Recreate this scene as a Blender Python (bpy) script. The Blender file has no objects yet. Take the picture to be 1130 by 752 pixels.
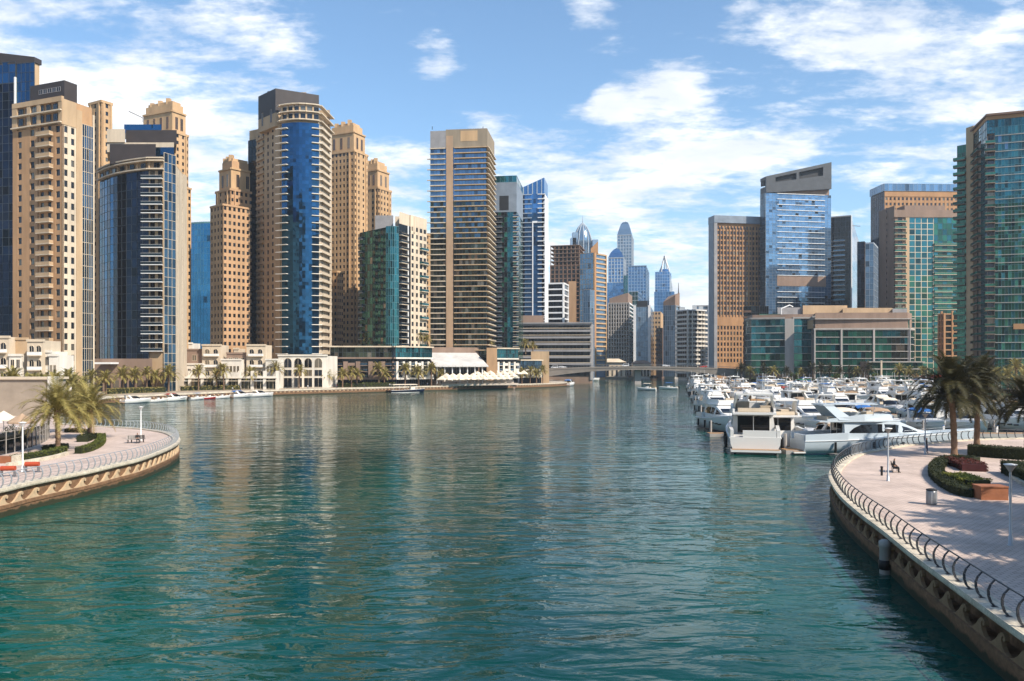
import bpy, math, random
from mathutils import Vector, Matrix
random.seed(7)
S = bpy.context.scene
COL = S.collection
PI = math.pi
rad = math.radians
HZ, CX, FP, CAMH = 403.0, 565.0, 900.0, 12.0     # horizon row, centre column, focal length (photo px), eye height (m)

# ------------------------------------------------------------------ camera, sky, sun, exposure
cam = bpy.data.objects.new('camera', bpy.data.cameras.new('camera'))
COL.objects.link(cam)
cam.location = (0, 0, CAMH)
cam.rotation_euler = (PI/2, 0, 0)
cam.data.sensor_width = 36
cam.data.lens = 36*FP/1130
cam.data.shift_y = (HZ-376)/1130
cam.data.clip_start = 0.5
cam.data.clip_end = 20000
S.camera = cam

SUN = Vector((0.57, -0.48, 0.67)).normalized()
w = bpy.data.worlds.new('World'); S.world = w; w.use_nodes = True
wn = w.node_tree; wn.nodes.clear(); L = wn.links.new
def N(nt, typ, **kw):
    n = nt.nodes.new(typ)
    for k, v in kw.items():
        setattr(n, k, v)
    return n
def MA(nt, op, a, b=None, c=None, clamp=False):
    n = nt.nodes.new('ShaderNodeMath'); n.operation = op; n.use_clamp = clamp
    for i, x in enumerate((a, b, c)):
        if x is None: continue
        if isinstance(x, (int, float)): n.inputs[i].default_value = x
        else: nt.links.new(x, n.inputs[i])
    return n.outputs[0]
def MR(nt, x, a, b, c=0.0, d=1.0, smooth=True):
    n = nt.nodes.new('ShaderNodeMapRange'); n.interpolation_type = 'SMOOTHSTEP' if smooth else 'LINEAR'
    nt.links.new(x, n.inputs['Value'])
    for k, v in zip(('From Min', 'From Max', 'To Min', 'To Max'), (a, b, c, d)): n.inputs[k].default_value = v
    return n.outputs[0]
sky = N(wn, 'ShaderNodeTexSky', sky_type='NISHITA', sun_disc=False)
sky.sun_elevation = math.asin(SUN.z); sky.sun_rotation = math.atan2(SUN.x, SUN.y)
sky.altitude = 0; sky.air_density = 1.0; sky.dust_density = 0.6; sky.ozone_density = 2.2
tc = N(wn, 'ShaderNodeTexCoord')
sep = N(wn, 'ShaderNodeSeparateXYZ'); L(tc.outputs['Generated'], sep.inputs[0])
zz = MA(wn, 'ADD', MA(wn, 'MAXIMUM', sep.outputs[2], 0.0), 0.16)
cmb = N(wn, 'ShaderNodeCombineXYZ')
L(MA(wn, 'DIVIDE', sep.outputs[0], zz), cmb.inputs[0]); L(MA(wn, 'DIVIDE', sep.outputs[1], zz), cmb.inputs[1])
cmb.inputs[2].default_value = 3.7
def fbm(scale, det, rough, dist=0.0, loc=(0, 0, 0), sc=(1, 1, 1)):
    mp = N(wn, 'ShaderNodeMapping'); L(cmb.outputs[0], mp.inputs[0])
    mp.inputs['Location'].default_value = loc; mp.inputs['Scale'].default_value = sc
    n = N(wn, 'ShaderNodeTexNoise'); L(mp.outputs[0], n.inputs['Vector'])
    n.inputs['Scale'].default_value = scale; n.inputs['Detail'].default_value = det
    n.inputs['Roughness'].default_value = rough; n.inputs['Distortion'].default_value = dist
    return n.outputs['Fac']
def bump_dir(px, py, width):          # a bank of cloud in one compass direction of the sky
    d = Vector(((px-CX)/FP, 1, (HZ-py)/FP)).normalized()
    v = N(wn, 'ShaderNodeVectorMath', operation='DOT_PRODUCT'); L(tc.outputs['Generated'], v.inputs[0]); v.inputs[1].default_value = d
    return MA(wn, 'EXPONENT', MA(wn, 'MULTIPLY', MA(wn, 'SUBTRACT', v.outputs['Value'], 1.0), 2.0/width**2))
n1 = fbm(1.5, 9, 0.60, 0.35, (1.3, 0.4, 0))
n2 = fbm(5.5, 8, 0.62, 0.2, (4.1, 7.7, 0), (0.7, 1.2, 1))
n3 = fbm(15, 6, 0.6, 0.1, (2.2, 9.1, 0), (.8, 1.1, 1))
dens = MA(wn, 'ADD', MA(wn, 'ADD', MA(wn, 'MULTIPLY', n1, 0.44), MA(wn, 'MULTIPLY', n2, 0.40)), MA(wn, 'MULTIPLY', n3, 0.20))
dens = MA(wn, 'MULTIPLY_ADD', dens, 1.75, -0.395)
for px, py, wd, amp in ((70, 130, .20, .20), (240, 120, .10, .16), (40, 50, .10, .10), (150, 15, .10, -.06), (310, 40, .06, .12), (480, 60, .055, .20), (500, 75, .03, .10),
                        (655, 20, .04, .20), (640, 14, .02, .1), (690, 97, .045, .20), (665, 103, .02, .2), (750, 90, .03, .26), (535, 140, .03, .16), (590, 185, .05, .12), (990, 120, .16, .06), (905, 30, .05, .22), (985, 35, .04, .18), (820, 20, .04, .16), (1080, 60, .10, .08),
                        (560, 110, .13, -.07), (600, 30, .12, -.03), (395, 90, .05, -.06), (430, 150, .06, .14), (680, 190, .08, .08), (560, 260, .2, .10),
                        (840, 150, .07, .10), (760, 150, .05, .10), (1110, 100, .10, .08), (800, 40, .06, -.06), (860, 90, .04, -.05), (1010, 70, .04, -.07)):
    dens = MA(wn, 'ADD', dens, MA(wn, 'MULTIPLY', bump_dir(px, py, wd), amp))
horizon = MR(wn, sep.outputs[2], 0.02, 0.34, 0.23, 0.0)
dens = MA(wn, 'ADD', MA(wn, 'ADD', dens, horizon), MR(wn, sep.outputs[2], 0.40, 0.66, 0.0, -0.30))
cov = MR(wn, dens, 0.60, 0.86)
shade = fbm(3.2, 6, 0.6, 0.2, (1.5, 0.7, 0))
ccol = N(wn, 'ShaderNodeMix', data_type='RGBA'); L(MR(wn, shade, 0.35, 0.65), ccol.inputs['Factor'])
ccol.inputs['A'].default_value = (8.2, 8.6, 9.2, 1); ccol.inputs['B'].default_value = (11.2, 11.2, 11.2, 1)
tint = N(wn, 'ShaderNodeMix', data_type='RGBA', blend_type='MULTIPLY'); tint.inputs['Factor'].default_value = 1
L(sky.outputs[0], tint.inputs['A']); tint.inputs['B'].default_value = (1.42, 1.66, 1.72, 1)
mixc = N(wn, 'ShaderNodeMix', data_type='RGBA')
L(MA(wn, 'MULTIPLY', cov, 0.93), mixc.inputs['Factor']); L(tint.outputs['Result'], mixc.inputs['A']); L(ccol.outputs['Result'], mixc.inputs['B'])
bg = N(wn, 'ShaderNodeBackground'); bg.inputs['Strength'].default_value = 0.086
wo = N(wn, 'ShaderNodeOutputWorld'); L(mixc.outputs['Result'], bg.inputs[0]); L(bg.outputs[0], wo.inputs[0])

sd = bpy.data.lights.new('sun', 'SUN'); sd.energy = 4.9; sd.angle = rad(0.53); sd.color = (1.0, 0.91, 0.79)
so = bpy.data.objects.new('sun', sd); COL.objects.link(so); so.rotation_euler = SUN.to_track_quat('Z', 'Y').to_euler()

vs = S.view_settings
vs.view_transform = 'Standard'; vs.look = 'None'; vs.gamma = 1; vs.exposure = 0.52; vs.use_curve_mapping = False
S.render.engine = 'CYCLES'
S.cycles.use_denoising = True
S.cycles.max_bounces = 6; S.cycles.diffuse_bounces = 2; S.cycles.glossy_bounces = 3; S.cycles.transmission_bounces = 3
S.cycles.caustics_reflective = False; S.cycles.caustics_refractive = False
S.cycles.sample_clamp_indirect = 4

# ------------------------------------------------------------------ materials
MAT = {}
def wall(name, col, rough=0.8, var=0.24, scale=0.22, streak=0.0, bump=0.0, metal=0.0, spec=0.3, fine=None, tide=False):
    m = bpy.data.materials.new(name); m.use_nodes = True; nt = m.node_tree
    b = nt.nodes['Principled BSDF']; b.inputs['Roughness'].default_value = rough; b.inputs['Metallic'].default_value = metal
    b.inputs['Specular IOR Level'].default_value = spec
    g = N(nt, 'ShaderNodeNewGeometry')
    n = N(nt, 'ShaderNodeTexNoise'); n.inputs['Scale'].default_value = scale; n.inputs['Detail'].default_value = 6; n.inputs['Roughness'].default_value = .65
    mp = N(nt, 'ShaderNodeMapping'); mp.inputs['Scale'].default_value = (1, 1, 0.25 if streak else 1)
    nt.links.new(g.outputs['Position'], mp.inputs[0]); nt.links.new(mp.outputs[0], n.inputs['Vector'])
    f = MR(nt, n.outputs['Fac'], 0.28, 0.72, 1-var, 1+var*0.6, False)
    if fine:
        n2 = N(nt, 'ShaderNodeTexNoise'); n2.inputs['Scale'].default_value = fine; n2.inputs['Detail'].default_value = 3
        nt.links.new(g.outputs['Position'], n2.inputs['Vector'])
        f = MA(nt, 'MULTIPLY', f, MR(nt, n2.outputs['Fac'], 0.3, 0.7, 0.8, 1.15, False))
    mx = N(nt, 'ShaderNodeVectorMath', operation='SCALE'); mx.inputs[0].default_value = col
    nt.links.new(f, mx.inputs['Scale']); nt.links.new(mx.outputs[0], b.inputs['Base Color'])
    if tide:        # algae and wet stone up to the high water mark
        sp = N(nt, 'ShaderNodeSeparateXYZ'); nt.links.new(g.outputs['Position'], sp.inputs[0])
        lv = MA(nt, 'ADD', sp.outputs[2], MA(nt, 'MULTIPLY', MA(nt, 'SUBTRACT', n.outputs['Fac'], .5), -.9))
        tm = N(nt, 'ShaderNodeMix', data_type='RGBA'); nt.links.new(MR(nt, lv, .30, .52), tm.inputs['Factor']); tm.inputs['A'].default_value = (.028, .030, .014, 1)
        nt.links.new(mx.outputs[0], tm.inputs['B']); nt.links.new(tm.outputs['Result'], b.inputs['Base Color'])
    if bump:
        bp = N(nt, 'ShaderNodeBump'); bp.inputs['Strength'].default_value = bump; bp.inputs['Distance'].default_value = 0.05
        nt.links.new(n.outputs['Fac'], bp.inputs['Height']); nt.links.new(bp.outputs[0], b.inputs['Normal'])
    MAT[name] = m; return m
def glass(name, col, metal=0.75, rough=0.05, var=0.5, dark=0.12, warp=0.0, light=0.0):
    """reflective facade glazing: every pane (a mesh island) gets its own tint, a few have drawn blinds"""
    m = bpy.data.materials.new(name); m.use_nodes = True; nt = m.node_tree
    b = nt.nodes['Principled BSDF']; b.inputs['Roughness'].default_value = rough; b.inputs['Metallic'].default_value = metal
    b.inputs['Specular IOR Level'].default_value = 0.7
    g = N(nt, 'ShaderNodeNewGeometry'); oi = N(nt, 'ShaderNodeObjectInfo')
    r = MA(nt, 'FRACT', MA(nt, 'ADD', g.outputs['Random Per Island'], oi.outputs['Random']))
    f = MR(nt, r, 0, 1, 1-var, 1+var*.5, False)
    dk = MA(nt, 'GREATER_THAN', MA(nt, 'FRACT', MA(nt, 'MULTIPLY', r, 37.7)), dark)
    f = MA(nt, 'MULTIPLY', f, MA(nt, 'ADD', MA(nt, 'MULTIPLY', dk, 0.65), 0.35))
    mx = N(nt, 'ShaderNodeVectorMath', operation='SCALE'); mx.inputs[0].default_value = col
    nt.links.new(f, mx.inputs['Scale']); nt.links.new(mx.outputs[0], b.inputs['Base Color'])
    if light:       # pale curtains behind some of the panes
        lm = N(nt, 'ShaderNodeMix', data_type='RGBA'); nt.links.new(MA(nt, 'GREATER_THAN', MA(nt, 'FRACT', MA(nt, 'MULTIPLY', r, 91.3)), 1-light), lm.inputs['Factor'])
        nt.links.new(mx.outputs[0], lm.inputs['A']); lm.inputs['B'].default_value = (.20, .17, .13, 1); nt.links.new(lm.outputs['Result'], b.inputs['Base Color'])
    if warp:
        n = N(nt, 'ShaderNodeTexNoise'); n.inputs['Scale'].default_value = 0.35; n.inputs['Detail'].default_value = 2
        nt.links.new(g.outputs['Position'], n.inputs['Vector'])
        bp = N(nt, 'ShaderNodeBump'); bp.inputs['Strength'].default_value = warp; bp.inputs['Distance'].default_value = 0.1
        nt.links.new(n.outputs['Fac'], bp.inputs['Height']); nt.links.new(bp.outputs[0], b.inputs['Normal'])
    MAT[name] = m; return m
wall('beige', (.46, .32, .19), streak=1); wall('beige_orange_lit', (.44, .26, .135), streak=1); wall('tan', (.50, .325, .175), streak=1)
wall('tan_deep', (.45, .275, .15), streak=1); wall('cream', (.58, .475, .35), streak=1); wall('cream_white', (.70, .64, .55), streak=1)
wall('white', (.74, .73, .71), 0.5, .08); wall('gelcoat', (.70, .68, .645), 0.22, .04, spec=.5); wall('gelcoat_grey', (.50, .56, .60), 0.25, .05, spec=.5)
wall('crown', (.045, .036, .034), .6); wall('dark', (.02, .02, .022), .6); wall('grey', (.27, .26, .26)); wall('grey_blue', (.20, .235, .28), .5)
wall('concrete', (.36, .33, .30), streak=1); wall('brown', (.17, .10, .065)); wall('canopy_grey', (.52, .50, .47), .7); wall('umber', (.25, .17, .125), streak=1); wall('orange_brown', (.40, .215, .10), streak=1)
wall('pier_brown', (.21, .115, .06), .85, .45, 1.1, bump=.3, fine=5, tide=True); wall('relief', (.50, .36, .22), .8, .25, 2.0, bump=.2)
wall('cap', (.60, .52, .40), .75, .35, .8, fine=7); wall('pink_stone', (.47, .345, .285), .8, .15, .5)
wall('steel', (.32, .33, .34), .35, .1, metal=.8); wall('post', (.42, .43, .44), .4, .1, metal=.4); wall('rail_dark', (.05, .052, .058), .4, .1)
wall('teak', (.33, .19, .09), .6, .2, 2); wall('tan_canvas', (.38, .26, .17), .9, .15, 1); wall('blue_canvas', (.03, .12, .33), .85, .1)
wall('green_canvas', (.02, .20, .12), .8, .1); wall('red_canvas', (.30, .05, .035), .85, .1); wall('navy', (.012, .02, .05), .25, .1)
wall('black', (.012, .012, .013), .5); wall('orange', (.42, .065, .025), .6, .1); wall('cream_canvas', (.70, .60, .47), .9, .1)
wall('trunk', (.19, .12, .075), .95, .4, 3, bump=.8); wall('soil', (.12, .08, .05), .95, .3, 1); wall('skin', (.42, .25, .17), .6); wall('shirt', (.30, .33, .40), .9)
wall('denim', (.06, .08, .14), .9); wall('dark_hair', (.02, .014, .01), .7); wall('car_white', (.7, .7, .7), .3); wall('car_red', (.4, .03, .02), .3); wall('car_dark', (.03, .03, .035), .3)
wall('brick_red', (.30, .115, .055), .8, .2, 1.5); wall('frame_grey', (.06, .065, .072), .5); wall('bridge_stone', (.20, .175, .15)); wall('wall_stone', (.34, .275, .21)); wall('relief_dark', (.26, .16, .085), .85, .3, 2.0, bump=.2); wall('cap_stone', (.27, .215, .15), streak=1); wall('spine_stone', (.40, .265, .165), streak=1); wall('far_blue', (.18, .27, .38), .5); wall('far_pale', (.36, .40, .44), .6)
wall('flower_core', (.07, .02, .02), .9, .4, 2); wall('hedge_core', (.02, .025, .008), .9, .4, 2); wall('terrace', (.5, .42, .34), .8)
def leaf(name, a, b2, scale=3.0):
    m = bpy.data.materials.new(name); m.use_nodes = True; nt = m.node_tree
    b = nt.nodes['Principled BSDF']; b.inputs['Roughness'].default_value = .6; b.inputs['Specular IOR Level'].default_value = .25
    g = N(nt, 'ShaderNodeNewGeometry'); mx = N(nt, 'ShaderNodeMix', data_type='RGBA')
    nt.links.new(g.outputs['Random Per Island'], mx.inputs['Factor']); mx.inputs['A'].default_value = (*a, 1); mx.inputs['B'].default_value = (*b2, 1)
    nt.links.new(mx.outputs['Result'], b.inputs['Base Color'])
    t = N(nt, 'ShaderNodeBsdfTranslucent'); nt.links.new(mx.outputs['Result'], t.inputs[0])
    ms = N(nt, 'ShaderNodeMixShader'); ms.inputs[0].default_value = .25
    nt.links.new(b.outputs[0], ms.inputs[1]); nt.links.new(t.outputs[0], ms.inputs[2]); nt.links.new(ms.outputs[0], nt.nodes['Material Output'].inputs[0])
    MAT[name] = m
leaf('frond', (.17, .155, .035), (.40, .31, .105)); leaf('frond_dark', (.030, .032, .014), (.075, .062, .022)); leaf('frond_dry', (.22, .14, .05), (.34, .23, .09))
leaf('hedge', (.05, .07, .012), (.15, .16, .03)); leaf('hedge_dark', (.018, .026, .01), (.05, .055, .018)); leaf('hedge_lime', (.18, .19, .03), (.30, .28, .05))
leaf('bloom', (.03, .028, .012), (.17, .03, .025)); leaf('tree_leaf', (.05, .055, .015), (.12, .10, .03))
glass('glass_blue', (.022, .098, .20), .92, .04, .30, .04, .14); glass('glass_navy', (.008, .017, .038), .85, .05, .5, .1, .1); glass('glass_teal', (.018, .13, .155), .7, .05, .45, .10, .1)
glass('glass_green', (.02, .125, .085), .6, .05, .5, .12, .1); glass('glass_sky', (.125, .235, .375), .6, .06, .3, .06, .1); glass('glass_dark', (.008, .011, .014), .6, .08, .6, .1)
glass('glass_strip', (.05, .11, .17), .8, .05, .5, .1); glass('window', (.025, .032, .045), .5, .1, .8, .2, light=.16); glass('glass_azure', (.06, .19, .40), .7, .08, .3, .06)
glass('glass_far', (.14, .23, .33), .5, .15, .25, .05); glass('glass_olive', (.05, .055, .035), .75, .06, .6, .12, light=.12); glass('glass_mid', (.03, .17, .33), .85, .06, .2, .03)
glass('boat_glass', (.012, .013, .016), .3, .05, .2, 0)
wall('mullion', (.30, .33, .36), .4, .1, metal=.3); wall('mullion_dark', (.05, .06, .07), .4, .1); wall('mullion_teal', (.10, .22, .24), .4, .1)

def water_mat():
    m = bpy.data.materials.new('water'); m.use_nodes = True; nt = m.node_tree
    b = nt.nodes['Principled BSDF']
    b.inputs['Roughness'].default_value = 0.04; b.inputs['IOR'].default_value = 1.31; b.inputs['Specular IOR Level'].default_value = .40; b.inputs['Specular Tint'].default_value = (.66, .92, .96, 1)
    g = N(nt, 'ShaderNodeNewGeometry')
    def noise(sc, stretch, rot, det, rough=.5, dist=0.0):
        mp = N(nt, 'ShaderNodeMapping'); mp.inputs['Scale'].default_value = stretch; mp.inputs['Rotation'].default_value = (0, 0, rot)
        nt.links.new(g.outputs['Position'], mp.inputs[0])
        n = N(nt, 'ShaderNodeTexNoise'); n.inputs['Scale'].default_value = sc; n.inputs['Detail'].default_value = det; n.inputs['Roughness'].default_value = rough
        n.inputs['Distortion'].default_value = dist
        nt.links.new(mp.outputs[0], n.inputs['Vector']); return n.outputs['Fac']
    big = noise(.022, (1, .7, 1), .3, 4)
    c = N(nt, 'ShaderNodeMix', data_type='RGBA'); nt.links.new(MR(nt, big, .35, .65), c.inputs['Factor'])
    c.inputs['A'].default_value = (.0006, .033, .028, 1); c.inputs['B'].default_value = (.0014, .066, .047, 1)
    nt.links.new(c.outputs['Result'], b.inputs['Base Color'])
    h = MA(nt, 'ADD', MA(nt, 'MULTIPLY', noise(.15, (.55, 1, 1), -.3, 2, .4, .8), .8), MA(nt, 'MULTIPLY', noise(.55, (.42, 1, 1), -.25, 2.6, .42, .75), .95))
    h = MA(nt, 'ADD', h, MA(nt, 'MULTIPLY', noise(1.9, (.6, 1, 1), .1, 2.5, .5, .3), .15))
    calm = MR(nt, noise(.011, (1, 1.8, 1), .5, 3), .35, .62, .45, 1.0)
    h = MA(nt, 'MULTIPLY', h, calm)
    bp = N(nt, 'ShaderNodeBump'); bp.inputs['Strength'].default_value = 1.0; bp.inputs['Distance'].default_value = 0.36
    nt.links.new(h, bp.inputs['Height']); nt.links.new(bp.outputs[0], b.inputs['Normal'])
    MAT['water'] = m
water_mat()
def paving_mat(name, a, b2, size):
    m = bpy.data.materials.new(name); m.use_nodes = True; nt = m.node_tree
    b = nt.nodes['Principled BSDF']; b.inputs['Roughness'].default_value = .85; b.inputs['Specular IOR Level'].default_value = .25
    g = N(nt, 'ShaderNodeNewGeometry')
    br = N(nt, 'ShaderNodeTexBrick'); nt.links.new(g.outputs['Position'], br.inputs['Vector'])
    br.inputs['Scale'].default_value = 1/size; br.inputs['Color1'].default_value = (*a, 1); br.inputs['Color2'].default_value = (*b2, 1)
    br.inputs['Mortar'].default_value = (*(x*.55 for x in a), 1); br.inputs['Mortar Size'].default_value = .025
    n = N(nt, 'ShaderNodeTexNoise'); n.inputs['Scale'].default_value = .35; n.inputs['Detail'].default_value = 8; n.inputs['Roughness'].default_value = .7
    nt.links.new(g.outputs['Position'], n.inputs['Vector'])
    mx = N(nt, 'ShaderNodeVectorMath', operation='SCALE'); nt.links.new(br.outputs['Color'], mx.inputs[0])
    nt.links.new(MR(nt, n.outputs['Fac'], .3, .7, .68, 1.12, False), mx.inputs['Scale']); nt.links.new(mx.outputs[0], b.inputs['Base Color'])
    MAT[name] = m
paving_mat('paving_pink', (.60, .465, .385), (.66, .52, .44), 1.0); paving_mat('paving_far', (.50, .42, .33), (.56, .47, .38), 1.5)
wall('land', (.36, .29, .21), .9, .25, .05)

# ------------------------------------------------------------------ mesh helpers
class MB:
    def __init__(s): s.v = []; s.f = []; s.mi = []; s.ms = []; s.xf = None; s.sm = []
    def add(s, vs_, fs, m, smooth=False):
        if m not in s.ms: s.ms.append(m)
        k = s.ms.index(m); b = len(s.v)
        if s.xf:
            a, ox, oy, oz = s.xf; c, q = math.cos(a), math.sin(a)
            s.v += [(ox+c*x-q*y, oy+q*x+c*y, oz+z) for x, y, z in vs_]
        else: s.v += [tuple(p) for p in vs_]
        s.f += [tuple(i+b for i in f) for f in fs]; s.mi += [k]*len(fs); s.sm += [smooth]*len(fs)
    def box(s, x0, x1, y0, y1, z0, z1, m):
        s.add([(x0, y0, z0), (x1, y0, z0), (x1, y1, z0), (x0, y1, z0), (x0, y0, z1), (x1, y0, z1), (x1, y1, z1), (x0, y1, z1)],
              [(0, 3, 2, 1), (4, 5, 6, 7), (0, 1, 5, 4), (1, 2, 6, 5), (2, 3, 7, 6), (3, 0, 4, 7)], m)
    def prism(s, poly, z0, z1, m, ztop=None):
        n = len(poly); a = sum(poly[i][0]*poly[(i+1) % n][1]-poly[(i+1) % n][0]*poly[i][1] for i in range(n))
        if a < 0: poly = poly[::-1]; ztop = ztop[::-1] if ztop else None
        s.add([(x, y, z0) for x, y in poly]+[(x, y, ztop[i] if ztop else z1) for i, (x, y) in enumerate(poly)],
              [tuple(range(n))[::-1], tuple(range(n, 2*n))]+[(i, (i+1) % n, n+(i+1) % n, n+i) for i in range(n)], m)
    def loft(s, secs, m, close=True, caps=True, smooth=False):
        n = len(secs[0]); vs_ = [p for q in secs for p in q]; fs = []
        for k in range(len(secs)-1):
            for i in range(n if close else n-1):
                j = (i+1) % n
                fs.append((k*n+i, k*n+j, (k+1)*n+j, (k+1)*n+i))
        s.add(vs_, fs, m, smooth)
        if caps and close:
            s.add(secs[0], [tuple(range(n))[::-1]], m); s.add(secs[-1], [tuple(range(n))], m)
    def tube(s, path, r, m, n=6, caps=True, smooth=True):
        rs = r if isinstance(r, (list, tuple)) else [r]*len(path); secs = []
        P = [Vector(p) for p in path]
        for i, p in enumerate(P):
            t = (P[min(i+1, len(P)-1)]-P[max(i-1, 0)]).normalized()
            a = t.cross(Vector((0, 0, 1)) if abs(t.z) < .95 else Vector((1, 0, 0))).normalized(); b = a.cross(t)
            secs.append([tuple(p+(a*math.cos(2*PI*k/n)+b*math.sin(2*PI*k/n))*rs[i]) for k in range(n)])
        s.loft(secs, m, True, caps, smooth)
    def lathe(s, prof, m, n=10, c=(0, 0), smooth=True):
        s.loft([[(c[0]+r*math.cos(2*PI*k/n), c[1]+r*math.sin(2*PI*k/n), z) for k in range(n)] for r, z in prof], m, True, True, smooth)
    def join(s, o, xf):
        old = s.xf; s.xf = xf
        for k, m in enumerate(o.ms):
            fs = [f for f, i in zip(o.f, o.mi) if i == k]; used = sorted({i for f in fs for i in f}); mp = {i: j for j, i in enumerate(used)}
            s.add([o.v[i] for i in used], [tuple(mp[i] for i in f) for f in fs], m)
        s.xf = old
    def mesh(s, name):
        me = bpy.data.meshes.new(name); me.from_pydata(s.v, [], s.f)
        for m in s.ms: me.materials.append(MAT[m])
        me.polygons.foreach_set('material_index', s.mi); me.polygons.foreach_set('use_smooth', s.sm); me.update()
        return me
    def build(s, name, parent=None, loc=(0, 0, 0)):
        o = bpy.data.objects.new(name, s.mesh(name)); COL.objects.link(o); o.location = loc
        if parent: o.parent = parent
        return o
def tag(o, label=None, cat=None, group=None, kind=None):
    for k, v in (('label', label), ('category', cat), ('group', group), ('kind', kind)):
        if v: o[k] = v
    return o
def empty(name, loc, label=None, cat=None, group=None, rz=0.0):
    o = bpy.data.objects.new(name, None); COL.objects.link(o); o.location = loc; o.rotation_euler = (0, 0, rz); o.empty_display_size = .5
    return tag(o, label, cat, group)
def copy_tree(o, parent=None):
    c = o.copy(); COL.objects.link(c)
    if parent: c.parent = parent
    for ch in KIDS.get(o.name, ()):
        copy_tree(ch, c)
    return c
KIDS = {}
def W(px, d): return ((px-CX)/FP*d, d)
def Z(py, d): return CAMH-(py-HZ)/FP*d
def lerp(a, b, t): return tuple(x+(y-x)*t for x, y in zip(a, b))
def spline(pts, step):
    """Catmull-Rom through pts, resampled at equal steps"""
    P = [Vector(p) for p in pts]; out = []
    for i in range(len(P)-1):
        p0, p1, p2, p3 = P[max(i-1, 0)], P[i], P[i+1], P[min(i+2, len(P)-1)]
        for k in range(24):
            t = k/24
            out.append(.5*((2*p1)+(p2-p0)*t+(2*p0-5*p1+4*p2-p3)*t*t+(3*p1-p0-3*p2+p3)*t**3))
    out.append(P[-1]); res = [out[0]]; acc = 0
    for a, b in zip(out, out[1:]):
        l = (b-a).length; 
        while acc+l >= step and l > 1e-9:
            a = a+(b-a)*((step-acc)/l); res.append(a.copy()); l = (b-a).length; acc = 0
        acc += l
    return [(p.x, p.y) for p in res]
def normals2(path):
    """unit normals on the right-hand side of the walking direction"""
    out = []
    for i in range(len(path)):
        a, b = path[max(i-1, 0)], path[min(i+1, len(path)-1)]
        d = Vector((b[0]-a[0], b[1]-a[1])).normalized(); out.append((d.y, -d.x))
    return out
def sweep(mb, path, nrm, prof, m, close=True):
    mb.loft([[(p[0]+n[0]*o, p[1]+n[1]*o, z) for o, z in prof] for p, n in zip(path, nrm)], m, close)
# ------------------------------------------------------------------ water and land
G0 = 2.15       # level of the quays and promenades above the water
m = MB(); m.add([(-4000, -4000, 0), (4000, -4000, 0), (4000, 4000, 0), (-4000, 4000, 0)], [(0, 1, 2, 3)], 'water')
tag(m.build('water'), kind='structure')

LQ = spline([W(57, 165), W(70, 205), W(118, 248), W(165, 266), W(232, 292), W(300, 318), W(400, 350), W(500, 388), W(600, 432), W(626, 470), W(612, 520), W(602, 545)], 2.0)
RQ = spline([W(820, 520), W(826, 495), W(880, 462), W(960, 446), W(1040, 420), W(1100, 360), W(1180, 250), W(1240, 175)], 2.0)
def land(name, poly, mat, z=G0):
    m = MB(); n = len(poly); m.add([(x, y, z) for x, y in poly]+[(x, y, -3) for x, y in poly], [tuple(range(n))]+[(i, (i+1) % n, n+(i+1) % n, n+i) for i in range(n)], mat)
    return tag(m.build(name), kind='structure')
land('left_bank_ground', [(-3000, 165)]+LQ+[W(600, 560), W(604, 700), W(640, 760), (-3000, 760)], 'land')
land('right_bank_ground', [(3000, 760), W(760, 760), W(790, 700), W(815, 540)]+RQ+[(430, 120), (3000, 120)], 'land')
land('far_ground', [(-3000, 761), (-3000, 3990), (3000, 3990), (3000, 761)], 'land')

def paved(name, path, side, width, mat, z):
    nr = normals2(path); m = MB(); n = len(path)
    m.add([(p[0], p[1], z) for p in path]+[(p[0]+q[0]*width*side, p[1]+q[1]*width*side, z) for p, q in zip(path, nr)],
          [(i, i+1, n+i+1, n+i) for i in range(n-1)], mat)
    return tag(m.build(name), kind='structure')
paved('left_quay_path', LQ, -1, 9, 'paving_far', G0+.004); paved('right_quay_path', RQ, -1, 9, 'paving_far', G0+.004)

def far_seawall(path, label):
    nr = normals2(path); r = empty('seawall', (0, 0, 0), label, 'seawall')
    m = MB(); sweep(m, path, nr, [(.05, 1.15), (.05, 1.75), (-.5, 1.75), (-.5, 1.15)], 'beige'); sweep(m, path, nr, [(.2, -1), (.12, 1.15), (-.5, 1.15), (-.5, -1)], 'pier_brown')
    for i in range(0, len(path)-1):
        a, b = path[i], path[i+1]; an = math.atan2(b[1]-a[1], b[0]-a[0]); m.xf = (an, a[0], a[1], 0); m.box(.25, 1.2, -.32, -.03, 1.15, 1.7, 'brown'); m.xf = None
    m.build('wall_band', r)
    m = MB(); sweep(m, path, nr, [(.35, 1.78), (.35, G0+.12), (-.7, G0+.12), (-.7, 1.78)], 'cap'); m.build('cap', r)
    return r
far_seawall(LQ, 'long banded stone seawall under the quay on the far left bank')
far_seawall(RQ, 'stone seawall behind the moored yachts on the right bank')

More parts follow.
